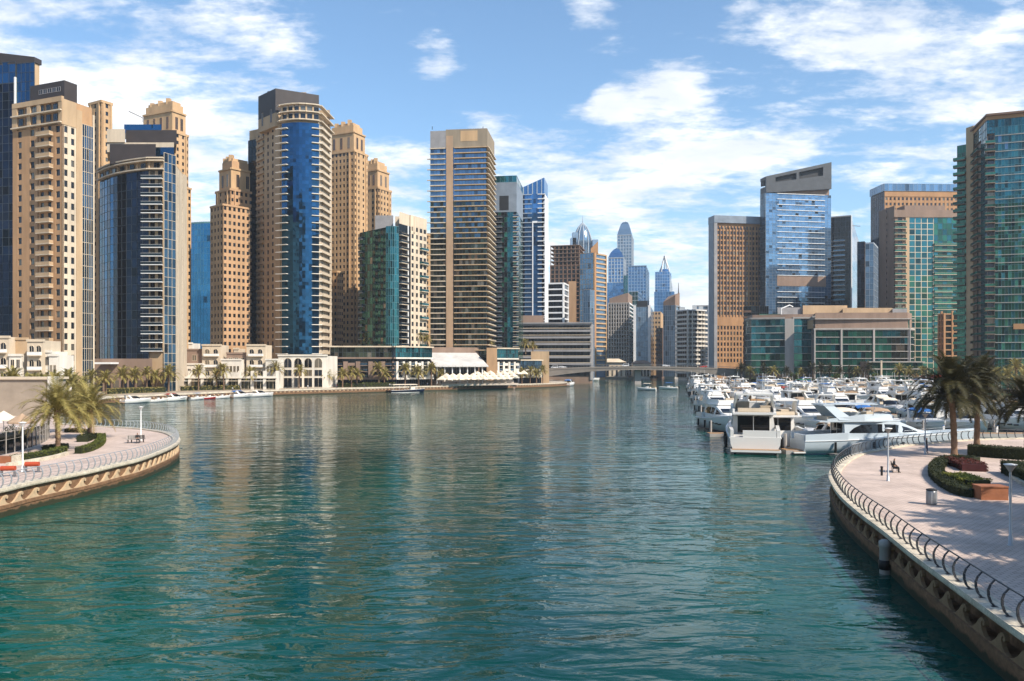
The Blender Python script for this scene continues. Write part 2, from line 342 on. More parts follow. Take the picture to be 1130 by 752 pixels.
# ------------------------------------------------------------------ near promenades
def pd(px, py, z=G0+.15): d = (CAMH-z)*FP/(py-HZ); return W(px, d)
LP = spline([pd(-120, 560), pd(-60, 550), pd(0, 539), pd(25, 533), pd(50, 528), pd(76, 523), pd(101, 518), pd(126, 512), pd(152, 506), pd(177, 497), pd(190, 491), pd(196, 486),
             pd(193, 481), pd(184, 477), pd(168, 474.2), pd(152, 472.5), pd(130, 471), pd(109, 470), pd(85, 468.5), pd(60, 467)], 1.0)
RP = spline([pd(1130, 483), pd(1090, 484), pd(1050, 486), pd(1000, 490.5), pd(966, 496), pd(948, 500), pd(934, 506), pd(923, 515), pd(919, 525), pd(925, 538), pd(935, 550), pd(954, 566), pd(980, 585), pd(1016, 613),
             pd(1066, 649), pd(1130, 694), pd(1210, 745), pd(1330, 800)], .65)
def promenade(name, poly):
    m = MB(); m.add([(x, y, G0) for x, y in poly], [tuple(range(len(poly)))], 'paving_pink'); return tag(m.build(name), kind='structure')
def rev(p): return p[::-1]
promenade('promenade_left', LP+[W(55, 165), (-260, 165), (-260, 40)])
promenade('promenade_right', RP+[(130, 12), (130, 120)])

WAVE = [(0, 0), (.35, .10), (.75, .34), (1.0, .58), (1.22, .74), (1.48, .78), (1.62, .68), (1.64, .54), (1.54, .45), (1.43, .49), (1.42, .57), (1.48, .60), (1.40, .65), (1.30, .56), (1.28, .40), (1.38, .22), (1.58, .08), (1.9, 0)]
def wave_mesh(mt):
    m = MB(); n = len(WAVE); s = .98
    P = [(x*s, z*s+.92) for x, z in WAVE]
    m.add([(x, -.16, z) for x, z in P]+[(x, .02, z) for x, z in P], [tuple(range(n))]+[(i, n+i, n+(i+1) % n, (i+1) % n) for i in range(n)], mt)
    return m.mesh('wave_relief')
WM = {k: wave_mesh(k) for k in ('relief', 'relief_dark')}  # second copy has the shade of the right wall put into its colour
def near_seawall(path, label, every=2, rec=0.0):
    nr = normals2(path); r = empty('seawall', (0, 0, 0), label, 'seawall')
    m = MB(); sweep(m, path, nr, [(-.02-rec, .9), (-.02-rec, 1.98), (-.6-rec, 1.98), (-.6-rec, .9)], 'pier_brown'); m.build('wall_band', r)
    m = MB(); sweep(m, path, nr, [(.30, -1.5), (.20, .62), (.28, .64), (.28, .90), (.1, .93), (-.6, .93), (-.6, -1.5)], 'pier_brown'); m.build('plinth', r)
    m = MB(); sweep(m, path, nr, [(.16, 1.92), (.30, 1.99), (.34, 2.10), (.34, G0+.15), (-.62, G0+.15), (-.62, 1.92)], 'cap'); m.build('cap', r)
    for i in range(0, len(path)-3, every):
        a, b = path[i], path[min(i+2, len(path)-1)]
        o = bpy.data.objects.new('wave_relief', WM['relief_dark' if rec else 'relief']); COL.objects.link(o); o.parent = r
        # stands on the outer face of the wall band, turned along it
        an = math.atan2(b[1]-a[1], b[0]-a[0]); o.location = (a[0]+nr[i][0]*.0, a[1]+nr[i][1]*.0, 0); o.rotation_euler = (0, 0, an)
    return r, nr
seaL, nL = near_seawall(LP, 'curved seawall with carved wave reliefs below the left promenade')
seaR, nR = near_seawall(RP, 'curved seawall with carved wave reliefs below the right promenade', 3, .55)

def bow(dz=1.08):
    return [(.02, 0), (.17, .18), (.25, .42), (.26, .66), (.18, .88), (.02, dz)]
def railing(path, nr, label, mat_post, mat_wire, step):
    r = empty('railing', (path[0][0], path[0][1], G0+.15), label, 'railing'); ox, oy = path[0]; zb = G0+.15
    pm = MB(); secs = []
    for i, (o, z) in enumerate(bow()):
        wd = .055-.02*i/5
        secs.append([(-.035, -o-wd, z), (.035, -o-wd, z), (.035, -o+wd, z), (-.035, -o+wd, z)])
    pm.loft(secs, mat_post); pm.box(-.09, .09, -.14, .10, 0, .02, mat_post); me = pm.mesh('post')
    off = -.12
    for i in range(0, len(path), step):
        o = bpy.data.objects.new('post', me); COL.objects.link(o); o.parent = r
        a, b = path[max(i-1, 0)], path[min(i+1, len(path)-1)]
        o.location = (path[i][0]+nr[i][0]*off-ox, path[i][1]+nr[i][1]*off-oy, 0); o.rotation_euler = (0, 0, math.atan2(b[1]-a[1], b[0]-a[0]))
    m = MB(); m.tube([(p[0]+n[0]*(off+.0)-ox, p[1]+n[1]*off-oy, 1.09) for p, n in zip(path, nr)], .035, mat_post, 6); m.build('handrail', r)
    for (q, z) in bow()[1:5]:
        m = MB(); m.tube([(p[0]+n[0]*(off+q)-ox, p[1]+n[1]*(off+q)-oy, z+.02) for p, n in zip(path, nr)], .010, mat_wire, 4); m.build('wire', r)
    return r
railing(LP, nL, 'pale steel railing of bowed posts along the left promenade edge', 'post', 'steel', 1)
railing(RP, nR, 'dark steel railing of bowed posts curving along the right promenade', 'rail_dark', 'steel', 2)
# concrete pile cap on the right wall
p = pd(979, 590); i = min(range(len(RP)), key=lambda k: (RP[k][0]-p[0])**2+(RP[k][1]-p[1])**2)
q = (RP[i][0]+nR[i][0]*.45, RP[i][1]+nR[i][1]*.45)
r = empty('fender_pile', (q[0], q[1], 0), 'pale concrete pile standing against the right seawall', 'pile')
m = MB(); m.lathe([(.3, -1.5), (.3, 1.5), (.34, 1.55), (.34, 1.85), (.2, 1.95)], 'concrete', 12); m.build('shaft', r)
m = MB(); m.lathe([(.31, .25), (.36, .3), (.36, .75), (.31, .8)], 'black', 12); m.build('rubber_collar', r)
# ------------------------------------------------------------------ building kit
class Face:
    def __init__(s, a, b, i=0):
        s.o = a; s.L = math.hypot(b[0]-a[0], b[1]-a[1]); s.d = ((b[0]-a[0])/s.L, (b[1]-a[1])/s.L); s.n = (s.d[1], -s.d[0]); s.ang = math.atan2(s.d[1], s.d[0])
    def at(s, u, n=0): return (s.o[0]+s.d[0]*u+s.n[0]*n, s.o[1]+s.d[1]*u+s.n[1]*n)
def inset(poly, d):
    c = (sum(p[0] for p in poly)/len(poly), sum(p[1] for p in poly)/len(poly))
    out = []
    n = len(poly); a = sum(poly[i][0]*poly[(i+1) % n][1]-poly[(i+1) % n][0]*poly[i][1] for i in range(n)); sg = 1 if a > 0 else -1
    for i in range(n):
        p, q, r = Vector(poly[i-1]), Vector(poly[i]), Vector(poly[(i+1) % n])
        e1 = (q-p).normalized(); e2 = (r-q).normalized(); n1 = Vector((-e1.y, e1.x))*sg; n2 = Vector((-e2.y, e2.x))*sg
        b = n1+n2; k = max(b.dot(n1), .35); v = q+b*(d/k); out.append((v.x, v.y))
    return out
TM = {}
def tmpl(key):
    """shared meshes of windows and balconies; local x along the wall, -y outward, z up, origin bottom centre on the wall plane"""
    if key in TM: return TM[key]
    m = MB(); k = key[0]
    if k == 'win':
        _, ww, h, fr = key; t = .07
        m.add([(-ww/2, .30, 0), (ww/2, .30, 0), (ww/2, .30, h), (-ww/2, .30, h)], [(0, 1, 2, 3)], 'window')
        for x0, x1, z0, z1 in ((-ww/2, -ww/2+t, 0, h), (ww/2-t, ww/2, 0, h), (-ww/2+t, ww/2-t, 0, t), (-ww/2+t, ww/2-t, h-t, h), (-t/2, t/2, t, h-t)):
            m.box(x0, x1, .24, .33, z0, z1, fr)
    elif k == 'arch':
        _, ww, h, fr = key; n = 8; P = [(-ww/2, 0), (ww/2, 0)]+[(ww/2*math.cos(PI*i/n), h-ww/2+ww/2*math.sin(PI*i/n)) for i in range(n+1)]
        m.add([(x, -.03, z) for x, z in P], [tuple(range(len(P)))], 'window')
        m.tube([(x, -.03, z) for x, z in P[2:]], .10, fr, 4); m.box(-ww/2-.1, ww/2+.1, -.15, 0, -.12, 0, fr); m.box(-.05, .05, -.06, 0, 0, h-.1, fr)
    elif k == 'flat':
        _, ww, h, fr = key; m.box(-ww/2, ww/2, -.03, .1, 0, h, 'window')
        for x0, x1, z0, z1 in ((-ww/2-.08, -ww/2, 0, h), (ww/2, ww/2+.08, 0, h), (-ww/2-.08, ww/2+.08, h, h+.09), (-ww/2-.14, ww/2+.14, -.12, 0), (-.04, .04, 0, h)):
            m.box(x0, x1, -.09, .1, z0, z1, fr)
    elif k == 'band':
        _, ww, pr, n0, h, mt = key; m.box(-ww/2, ww/2, -pr, -n0, 0, h, mt)
    elif k == 'balc':
        _, ww, dp, slab, rail, rh, th = key
        m.box(-ww/2, ww/2, -dp, 0, -th, 0, slab)
        if rail:
            t = .10; m.box(-ww/2, ww/2, -dp, -dp+t, .003, rh, rail); m.box(-ww/2, -ww/2+t, -dp+t, 0, .003, rh, rail); m.box(ww/2-t, ww/2, -dp+t, 0, .003, rh, rail)
            m.box(-ww/2-.03, ww/2+.03, -dp-.03, -dp+t+.03, rh, rh+.07, slab)
    TM[key] = (m, None); return TM[key]
def tmesh(key):
    m, me = tmpl(key)
    if me is None: me = m.mesh({'balc': 'balcony', 'band': 'floor_band'}.get(key[0], 'window')); TM[key] = (m, me)
    return me
AUTO = {'pier', 'cornice', 'fin', 'pilaster', 'parapet', 'spine', 'antenna', 'shoulder', 'penthouse', 'roof_block', 'roof_plant', 'crown_block', 'villa_wing', 'awning', 'column', 'dome_rib', 'mast', 'glass_block', 'bare_floor', 'canopy', 'roof_slab', 'stair_tower', 'podium_opening', 'sun_shade'}
class Bld:
    def __init__(s, name, label, cat, chain, D, group=None, z0=G0, back=None):
        s.ch = chain; s.z0 = z0; c = (sum(p[0] for p in chain)/len(chain), sum(p[1] for p in chain)/len(chain)); s.c = c
        s.root = empty(name, (c[0], c[1], z0), label, cat, group); s.parts = {}; s.items = {}; s.k = 0
        v = Vector(c).normalized()*D
        s.poly = list(chain)+(back or [(chain[-1][0]+v.x, chain[-1][1]+v.y), (chain[0][0]+v.x, chain[0][1]+v.y)])
        s.F = [Face(a, b) for a, b in zip(s.poly, s.poly[1:]+s.poly[:1])]
    def mb(s, part):
        if part in AUTO: s.k += 1; part = f'{part}#{s.k}'      # every such piece is a part of its own
        return s.parts.setdefault(part, MB())
    def core(s, mat, z1, z0=None, ins=.5, part='body'):
        s.mb(part).prism(inset(s.poly, ins), s.z0-3 if z0 is None else z0, z1, mat); return s
    def fb(s, F, u0, u1, n0, n1, z0, z1, m, part='body'):
        b = s.mb(part); b.xf = (F.ang, F.o[0], F.o[1], 0); b.box(u0, u1, -n1, -n0, z0, z1, m); b.xf = None
    def item(s, nm, key, F, u, z, n=0):
        x, y = F.at(u, n); s.items.setdefault(nm, []).append((key, F.ang, x, y, z))
    def punch(s, F, u0, u1, z0, z1, cols, nf, ww, wh, mat, fr='mullion_dark', sill=.32, skip=(), part='body', dep=.5):
        """a wall of piers and spandrels with a real opening for each window"""
        cw = (u1-u0)/cols; fh = (z1-z0)/nf; ww = min(ww, cw-.3); wh = min(wh, fh-.4)
        e = [u0]+[u0+cw*(i+.5)+q*ww/2 for i in range(cols) for q in (-1, 1)]+[u1]
        for i in range(0, len(e), 2): s.fb(F, e[i], e[i+1], -dep, 0, z0, z1, mat, part)
        for k in range(nf+1):
            a = z0 if k == 0 else z0+fh*(k-1)+fh*sill+wh; b = z1 if k == nf else z0+fh*k+fh*sill
            if b > a+.01: s.fb(F, u0+.01, u1-.01, -dep, -.06, a, b, mat, part)
        for k in range(nf):
            for i in range(cols):
                if i in skip: continue
                s.item('window', ('win', round(ww, 2), round(wh, 2), fr), F, u0+cw*(i+.5), z0+fh*k+fh*sill)
        if skip:
            for i in skip: s.fb(F, u0+cw*(i+.5)-ww/2-.02, u0+cw*(i+.5)+ww/2+.02, -dep-.01, -.36, z0, z1, 'window', part)
    def flat(s, F, u0, u1, z0, z1, cols, nf, ww, wh, fr, arch=False, sill=.3):
        cw = (u1-u0)/cols; fh = (z1-z0)/nf
        for k in range(nf):
            for i in range(cols): s.item('window', ('arch' if arch else 'flat', round(ww, 2), round(wh, 2), fr), F, u0+cw*(i+.5), z0+fh*k+fh*sill)
    def balc(s, F, u0, u1, z0, z1, nf, dp=1.5, slab='white', rail='glass_strip', rh=1.0, th=.28, n=0):
        fh = (z1-z0)/nf
        for k in range(nf): s.item('balcony', ('balc', round(u1-u0, 2), dp, slab, rail, rh, th), F, (u0+u1)/2, z0+fh*k, n)
    def glass(s, F, u0, u1, z0, z1, nu, nz, m, mull='mullion_dark', part='glass_facade', n=0.0, mw=.12, md=.09, jit=.012, hw=None, mats=None):
        b = s.mb(part); rn = random.Random(int(u0*10+z0*100+nu*7+F.o[0]*13)); du = (u1-u0)/nu; dz = (z1-z0)/nz; b.xf = (F.ang, F.o[0], F.o[1], 0)
        for i in range(nu):
            for k in range(nz):
                a, c = rn.uniform(-jit, jit), rn.uniform(-jit, jit); x0, x1, q0, q1 = u0+i*du+.01, u0+(i+1)*du-.01, z0+k*dz+.01, z0+(k+1)*dz-.01
                mm = mats(i, k) if mats else m
                b.add([(x0, -n-a-c, q0), (x1, -n+a-c, q0), (x1, -n+a+c, q1), (x0, -n-a+c, q1)], [(0, 1, 2, 3)], mm)
        hw = hw or mw
        if mull:
            for i in range(nu+1): b.box(u0+i*du-mw/2, u0+i*du+mw/2, -n-md, -n+.12, z0, z1, mull)
            for k in range(nz+1): b.box(u0, u1, -n-md-.02, -n+.1, z0+k*dz-hw/2, z0+k*dz+hw/2, mull)
        b.xf = None
    def bands(s, F, u0, u1, z0, z1, nf, h, proj, m, part='floor_band', n0=-.3):
        fh = (z1-z0)/nf
        for k in range(nf+1): s.item(part, ('band', round(u1-u0, 2), round(proj, 2), round(n0, 2), round(h, 2), m), F, (u0+u1)/2, z0+fh*k-h)
    def block(s, poly, z0, z1, m, part='roof_block', ztop=None):
        s.mb(part).prism(poly, z0, z1, m, ztop)
    def finish(s):
        ox, oy, oz = s.root.location
        for p, b in s.parts.items():
            b.v = [(x-ox, y-oy, z-oz) for x, y, z in b.v]; b.build(p.split('#')[0], s.root)
        for nm, its in s.items.items():
            its.sort(key=lambda t: t[4]); its2 = its[-100:]; rest = its[:-100]
            for key, a, x, y, z in its2:
                o = bpy.data.objects.new(nm, tmesh(key)); COL.objects.link(o); o.parent = s.root; o.location = (x-ox, y-oy, z-oz); o.rotation_euler = (0, 0, a)
            if rest:
                b = MB()
                for key, a, x, y, z in rest: b.join(tmpl(key)[0], (a, x-ox, y-oy, z-oz))
                tag(b.build(nm, s.root), kind='stuff')
        return s.root
def corner(xl, xc, xr, d, th):
    """chain of a rectangular plan from the pixel columns of its left edge, near corner and right edge; th turns the left arm away"""
    t = rad(th); C = W(xc, d); kl = (xl-CX)/FP; kr = (xr-CX)/FP
    a = (C[0]-kl*d)/(math.cos(t)+kl*math.sin(t)); ch = [(C[0]-math.cos(t)*a, C[1]+math.sin(t)*a), C]
    den = math.sin(t)-kr*math.cos(t); b = (kr*d-C[0])/den
    ch.append((C[0]+math.sin(t)*b, C[1]+math.cos(t)*b)); return ch
def rectback(ch):
    """fourth corner of a rectangle whose three visible corners are given"""
    return [(ch[0][0]+ch[2][0]-ch[1][0], ch[0][1]+ch[2][1]-ch[1][1])]
def box_on(B, px0, px1, d0, depth, z0, z1, m, part='roof_block', push=0):
    a, b = W(px0, d0), W(px1, d0); v = Vector(((a[0]+b[0])/2, d0)).normalized()
    B.block([a, b, (b[0]+v.x*depth, b[1]+v.y*depth), (a[0]+v.x*depth, a[1]+v.y*depth)], z0, z1, m, part)
def arcpts(a, b, bulge, n):
    """points from a to b on a bowed line, bulging to the right-hand side (outward)"""
    A, B_ = Vector(a), Vector(b); d = (B_-A); nn = Vector((d.y, -d.x)).normalized()
    return [tuple(A+d*(i/n)+nn*bulge*math.sin(PI*i/n)) for i in range(n+1)]
# ------------------------------------------------------------------ left bank towers
TC = 'tower'
# navy slab at the very edge of the picture
ch = corner(-60, 38, 46, 300, 12); B = Bld('glass_tower', 'dark navy glass tower cut by the left edge of the photo', TC, ch, 30, back=rectback(ch))
zt = Z(60, 300); B.core('beige', zt-3)
B.glass(B.F[0], 0, B.F[0].L-8.2, G0, zt-10, 11, 36, 'glass_navy', 'mullion_dark')
B.fb(B.F[0], B.F[0].L-8.2, B.F[0].L-7.7, -.3, .7, G0, zt-8, 'white', 'fin')
B.glass(B.F[0], B.F[0].L-7.6, B.F[0].L, zt-34, zt-3, 4, 9, 'glass_blue', 'mullion_dark')
B.glass(B.F[0], 0, B.F[0].L-8.2, zt-9.8, zt-2, 11, 2, 'glass_blue', 'mullion_dark')
B.block([B.poly[0], B.poly[1], B.poly[2], B.poly[3]], zt-2.9, zt, 'crown', ztop=[zt+6, zt-1, zt-1, zt+6])
B.finish()

# beige tower with a dark box on top
d = 255; ch = corner(14, 69, 104, d, 22); B = Bld('apartment_tower', 'beige apartment tower with black rooftop box and balcony stack at far left', TC, ch, 30, back=rectback(ch))
f, g = B.F[0], B.F[1]; fh = 3.42; zt = Z(137, d); nf = int((zt-G0-6)/fh); zb = zt-nf*fh; sc = f.L/55
B.core('beige_orange_lit', Z(108, d)); p = lambda px: f.L*(px-14)/55.0
B.punch(f, 0, p(30), zb, zt, 1, nf, 1.7, 2.0, 'beige_orange_lit'); B.punch(f, p(30), p(42), zb, zt, 1, nf, 1.7, 2.0, 'beige_orange_lit')
B.punch(f, p(43), p(59), zb, zt, 2, nf, 1.5, 2.3, 'beige_orange_lit'); B.balc(f, p(44), p(59), zb+.5, zt+.5, nf, 1.5, 'cream', 'beige', 1.0)
B.punch(f, p(59), f.L, zb, zt, 1, nf, 1.8, 2.0, 'beige_orange_lit')
B.fb(f, 0, f.L, -.5, -.02, G0, zb, 'beige_orange_lit')
gu = g.L
B.punch(g, 0, gu*.42, zb, zt, 2, nf, 1.2, 2.0, 'cream'); B.fb(g, gu*.42, gu*.60, -.5, .15, G0, zt+6, 'beige')  # front walls carry orange light in their colour, sunlit side painted paler
B.fb(g, 0, gu*.42, -.5, -.02, G0, zb, 'cream')
B.glass(g, gu*.61, gu*.96, G0, zt+2, 5, nf, 'glass_strip', 'cream'); B.fb(g, gu*.96, gu, -.5, .15, G0, zt+6, 'cream')
B.fb(g, 0, gu*.42, -.5, .1, zt, zt+8, 'beige')
# top loggias: frames standing in front of a recessed wall
z2 = Z(106, d)
for a, b in ((0, .10), (.30, .37), (.50, .57), (.93, 1.0)): B.fb(f, f.L*a, f.L*b, -.5, .25, zt, z2, 'beige')
for zz_ in (zt+.4, zt+4.2): B.fb(f, .05, f.L-.05, -.5, .9, zz_, zz_+.4, 'cream')
B.fb(f, .1, f.L-.1, -.5, .35, z2-1.6, z2-.01, 'beige')
B.flat(f, f.L*.1, f.L*.93, zt+.6, z2-2, 6, 2, 1.6, 2.0, 'mullion_dark')
q = inset(B.poly, 3.5); B.block(q, Z(108, d)+.01, Z(83, d), 'crown'); B.block(inset(q, 2), Z(83, d), Z(83, d)+.8, 'dark', 'roof_plant')
F2 = Face(q[0], q[1]); B.flat(F2, F2.L*.25, F2.L*.9, Z(97, d), Z(97, d)+2.6, 5, 1, 1.6, 1.3, 'grey')
B.finish()

# the slim tan tower between them
def jbr(name, label, xl, xc, xr, d, th, ytop, cols, cols2, fh=3.3, mats=('tan', 'tan'), crown=1, wing=None, group='tan residential towers behind the quay'):
    ch = corner(xl, xc, xr, d, th); B = Bld(name, label, TC, ch, 25, group, back=rectback(ch)); f, g = B.F[0], B.F[1]
    zt = Z(ytop, d); zs = zt-(16 if crown else 0); nf = int((zs-G0)/fh); zb = zs-nf*fh
    B.core(mats[0], zs)
    for F, c, m in ((f, cols, mats[0]), (g, cols2, mats[1])):
        if F.L < 1.5 or not c: 
            B.fb(F, 0, F.L, -.5, 0, G0, zs, m); continue
        e = F.L*.14
        B.punch(F, 0, e*1.2, zb, zs, 1, nf, 1.1, 1.6, m); B.punch(F, e*1.2+.01, F.L-e*1.2-.01, zb, zs, max(1, c-2), nf, 1.25, 1.7, m); B.punch(F, F.L-e*1.2, F.L, zb, zs, 1, nf, 1.1, 1.6, m)
        B.fb(F, 0, F.L, -.5, .0, G0, zb, m); B.fb(F, -.15, F.L+.15, -.5, .35, zs-.5, zs+.6, m, 'cornice')
        for u in (e*1.2, F.L-e*1.2): B.fb(F, u-.35, u+.35, -.3, .45, zb, zs-.51, m, 'pilaster')
    if crown:
        wm = min(f.L, g.L); P = inset(B.poly, min(2.2, wm*.09)); B.block(P, zs, zt-5, mats[0], 'crown_block')
        for F in (Face(P[0], P[1]), Face(P[1], P[2])):
            if F.L > 6:
                B.flat(F, 1, F.L-1, zs+1.2, zt-6, max(2, int(F.L/4.5)), 1, 1.5, 6.0, 'tan_deep', sill=.08)
                B.fb(F, -.1, F.L+.1, -.3, .5, zt-6, zt-5.2, mats[0], 'cornice')
        P2 = inset(B.poly, min(4.0, wm*.17)); B.block(P2, zt-5, zt-1.5, mats[1], 'crown_block'); P3 = inset(B.poly, min(6.0, wm*.25))
        B.block(P3, zt-1.5, zt, mats[0], 'crown_block')
        for k in range(3):
            c = lerp(P2[0], P2[1], .2+.3*k); B.mb('roof_plant').box(c[0]-1, c[0]+1, c[1]+1, c[1]+3, zt-1.5, zt+.8+.5*k, mats[0])
    if wing:
        for (wxl, wxc, wxr, wd, wy, wc, wc2) in wing:
            wch = corner(wxl, wxc, wxr, wd, th); pl = wch+rectback(wch); zw = Z(wy, wd); n2 = int((zw-G0)/fh); z3 = zw-n2*fh
            B.mb('wing').prism(inset(pl, .5), G0-2, zw, mats[0])
            for F, c, m in ((Face(wch[0], wch[1]), wc, mats[0]), (Face(wch[1], wch[2]), wc2, mats[1])):
                if F.L > 2 and c: B.punch(F, 0, F.L, z3, zw, c, n2, 1.25, 1.7, m, part='wing'); B.fb(F, 0, F.L, -.5, -.01, G0, z3, m, 'wing'); B.fb(F, -.1, F.L+.1, -.5, .3, zw-.4, zw+.5, m, 'cornice')
    return B.finish()
jbr('apartment_tower', 'slim tan tower showing behind the beige tower with black rooftop box', 98, 112, 124, 350, 30, 112, 3, 3, crown=0)
jbr('apartment_tower', 'tall tan stepped tower behind the round navy glass tower', 155, 190, 208, 400, 25, 109, 6, 4, wing=[(192, 203, 211, 392, 207, 3, 2)])
jbr('apartment_tower', 'tan tower with deep orange lower wing left of the tall blue glass tower', 238, 254, 284, 388, 40, 172, 4, 6, wing=[(232, 246, 276, 376, 226, 4, 6)], mats=('tan', 'tan_deep'))
jbr('apartment_tower', 'tallest tan tower right behind the blue glass tower', 360, 391, 406, 430, 25, 133, 7, 4, wing=[(356, 372, 379, 415, 300, 4, 3)])
jbr('apartment_tower', 'tan tower peeking over the round green glass tower', 400, 417, 432, 460, 28, 176, 4, 5)
jbr('apartment_tower', 'narrow tan tower between the green glass tower and the banded tower', 452, 466, 478, 470, 30, 258, 3, 3, crown=0)

# round navy tower
d = 305; P0, P1, P2, P3, P4 = W(110, 322), W(164, 303), W(181, 303), W(194, 308), W(206, 330)
ch = arcpts(P0, P1, 2.4, 6)+[P2, P3, P4]; B = Bld('glass_tower', 'round navy glass tower with white balcony slabs and dark stepped roof', TC, ch, 26)
zt = Z(190, d); fh = 3.2; nf = int((zt-16)/fh); zb = zt-nf*fh; B.core('beige', Z(178, d))
for k in range(6): B.glass(B.F[k], 0, B.F[k].L, zb-4, zt, 2, nf+1, 'glass_navy', 'mullion_dark', mats=lambda i, q, k=k: 'glass_blue' if k in (1, 2) and i == 0 else 'glass_navy')
f = B.F[6]; B.punch(f, 0, f.L, zb, zt, 2, nf, 1.8, 2.3, 'beige'); B.balc(f, -2.4, f.L*.92, zb+.3, zt+.3, nf, 1.3, 'white', 'glass_strip', .9)
f = B.F[7]; B.glass(f, 0, f.L, G0, Z(170, d), 3, nf+4, 'glass_strip', 'cream')
f = B.F[8]; B.punch(f, 0, f.L*.8, zb, zt+3, 2, nf+1, 1.2, 1.9, 'cream'); B.fb(f, f.L*.8, f.L, -.5, .1, G0, zt+4, 'cream'); B.fb(f, 0, f.L*.8, -.5, -.02, G0, zb, 'cream')
for z_ in (zt+.3, zt+3.4, Z(177, d)):
    for k in range(7): B.fb(B.F[k], -.05, B.F[k].L+.05, -.6, 1.3, z_, z_+.45, 'cream', f'ring_slab#{z_:.0f}')
for k in range(7):
    B.fb(B.F[k], 0, .5, -.6, .2, zt+.8, Z(177, d), 'beige', f'ring_column#{B.F[k if d < 310 else j].ang:.4f}'); B.flat(B.F[k], .3, B.F[k].L, zt+.8, zt+3.2, 1, 1, 2.0, 2.0, 'mullion_dark', sill=.05)
box_on(B, 121, 172, 309, 16, Z(178, d), Z(156, d), 'crown'); box_on(B, 172, 192, 311, 14, Z(178, d), Z(158, d), 'glass_blue', 'glass_block')
box_on(B, 118, 192, 318, 16, Z(158, d), Z(147, d), 'cream', 'penthouse'); box_on(B, 118, 138, 317.5, 14, Z(147, d), Z(132, d), 'cream', 'penthouse'); box_on(B, 139, 195, 320, 16, Z(147, d), Z(131, d), 'crown', 'penthouse')
box_on(B, 137, 178, 324, 10, Z(131, d), Z(121, d), 'glass_blue', 'glass_block')
m = B.mb('roof_crane'); a, b = W(158, 320), W(142, 318); m.tube([(a[0], a[1], Z(122, d)), (a[0], a[1], Z(117, d))], .25, 'grey', 5); m.tube([(a[0], a[1], Z(117, d)), (b[0], b[1], Z(111, d))], .2, 'grey', 5)
box_on(B, 104, 168, 300, 14, G0, Z(396, 300), 'umber', 'podium')
for px in range(110, 166, 9): a = W(px, 299.8); B.mb('podium_opening').box(a[0]-1, a[0]+1, a[1]-.1, a[1]+.2, G0+.2, G0+4.2, 'window')
B.mb('podium_canopy').box(W(104, 294)[0], W(122, 294)[0], 294, 300, Z(402, 296), Z(400, 296), 'white')
B.finish()

# azure curved slab low between
ch = arcpts(W(207, 475), W(236, 470), 1.5, 3); B = Bld('glass_tower', 'plain azure glass block between two tan towers', TC, ch, 20); zt = Z(247, 472); B.core('mullion_teal', zt)
for k in range(3): B.glass(B.F[k], 0, B.F[k].L, G0, zt, 3, 26, 'glass_mid', 'mullion_teal', mw=.05, hw=.08, jit=.004)
B.block(B.poly, zt+.02, zt+.9, 'mullion_teal'); B.finish()

# tall blue glass tower, the landmark of the left bank
d = 370; P0, P1 = W(276, 402), W(309, 374); A0, A1 = W(311, 372), W(352, 372); P3 = W(366, 392)
arc = arcpts(A0, A1, 2.4, 6); ch = [W(274, 398), W(283, 395), P1]+arc+[P3]; B = Bld('glass_tower', 'tallest blue glass tower with white balcony ribs and arched beige podium', TC, ch, 24)
zt = Z(133, d); zbase = Z(391, d); fh = 3.28; nf = round((zt-zbase)/fh); B.core('beige', Z(125, d))
f = B.F[0]; B.glass(f, 0, f.L, G0, Z(137, d), 2, nf, 'glass_dark', 'dark')
f = B.F[1]; B.punch(f, 0, f.L*.80, zbase, zt, 4, nf, 1.9, 2.0, 'beige', sill=.25); B.balc(f, 1.0, f.L*.34, zbase+.4, zt+.4, nf, .7, 'beige', 'beige', .9)
B.fb(f, f.L*.8, f.L, -.5, .1, zbase, zt, 'beige'); B.fb(f, 0, f.L, -.5, .1, G0, zbase, 'beige')
def b7(i, k): return 'glass_navy' if (k < 17 and (i*7+k*3) % 5) or (i == 1 and k < 28) else 'glass_blue'
for j in range(6):
    f = B.F[3+j]; B.glass(f, 0, f.L, zbase, zt-1, 2, nf*2, 'glass_blue', 'glass_blue', mw=.06, hw=.06, md=.02, jit=.006, mats=lambda i, k, j=j: 'glass_blue')
f = B.F[3]; B.balc(f, -2.6, f.L*1.15, zbase+.3, zt, nf, 1.4, 'cream_white', None)
f = B.F[8]; B.balc(f, -f.L*.1, f.L+1.2, zbase+.3, zt, nf, 1.4, 'cream_white', None)
f = B.F[9]; B.punch(f, 0, f.L, zbase, zt, 2, nf, 1.6, 2.1, 'cream'); B.balc(f, .8, f.L*.8, zbase+.4, zt+.4, nf, 1.3, 'cream', 'cream', .9); B.fb(f, 0, f.L, -.5, .05, G0, zbase, 'cream')
for z_ in (zt, zt+3.6, zt+7.0):
    for j in range(2, 10): B.fb(B.F[j], -.06, B.F[j].L+.06, -.6, 1.4, z_, z_+.5, 'cream', f'ring_slab#{z_:.0f}')
for j in range(3, 9):
    B.fb(B.F[j], 0, .7, -.6, .5, zt+.5, zt+7, 'beige', f'ring_column#{B.F[k if d < 310 else j].ang:.4f}'); B.flat(B.F[j], .6, B.F[j].L, zt+.6, zt+7, 1, 2, 2.0, 2.2, 'mullion_dark', sill=.05)
zc = Z(121, d)
q0, q1, q2, q3 = W(285, 386), W(304, 374.5), W(352, 384), W(333, 398)
B.block([q0, q1, q2, q3], Z(136, d), zc, 'beige', 'penthouse'); B.block([q0, q1, q2, q3], zc+.01, Z(94, d), 'crown', 'rooftop_screen')
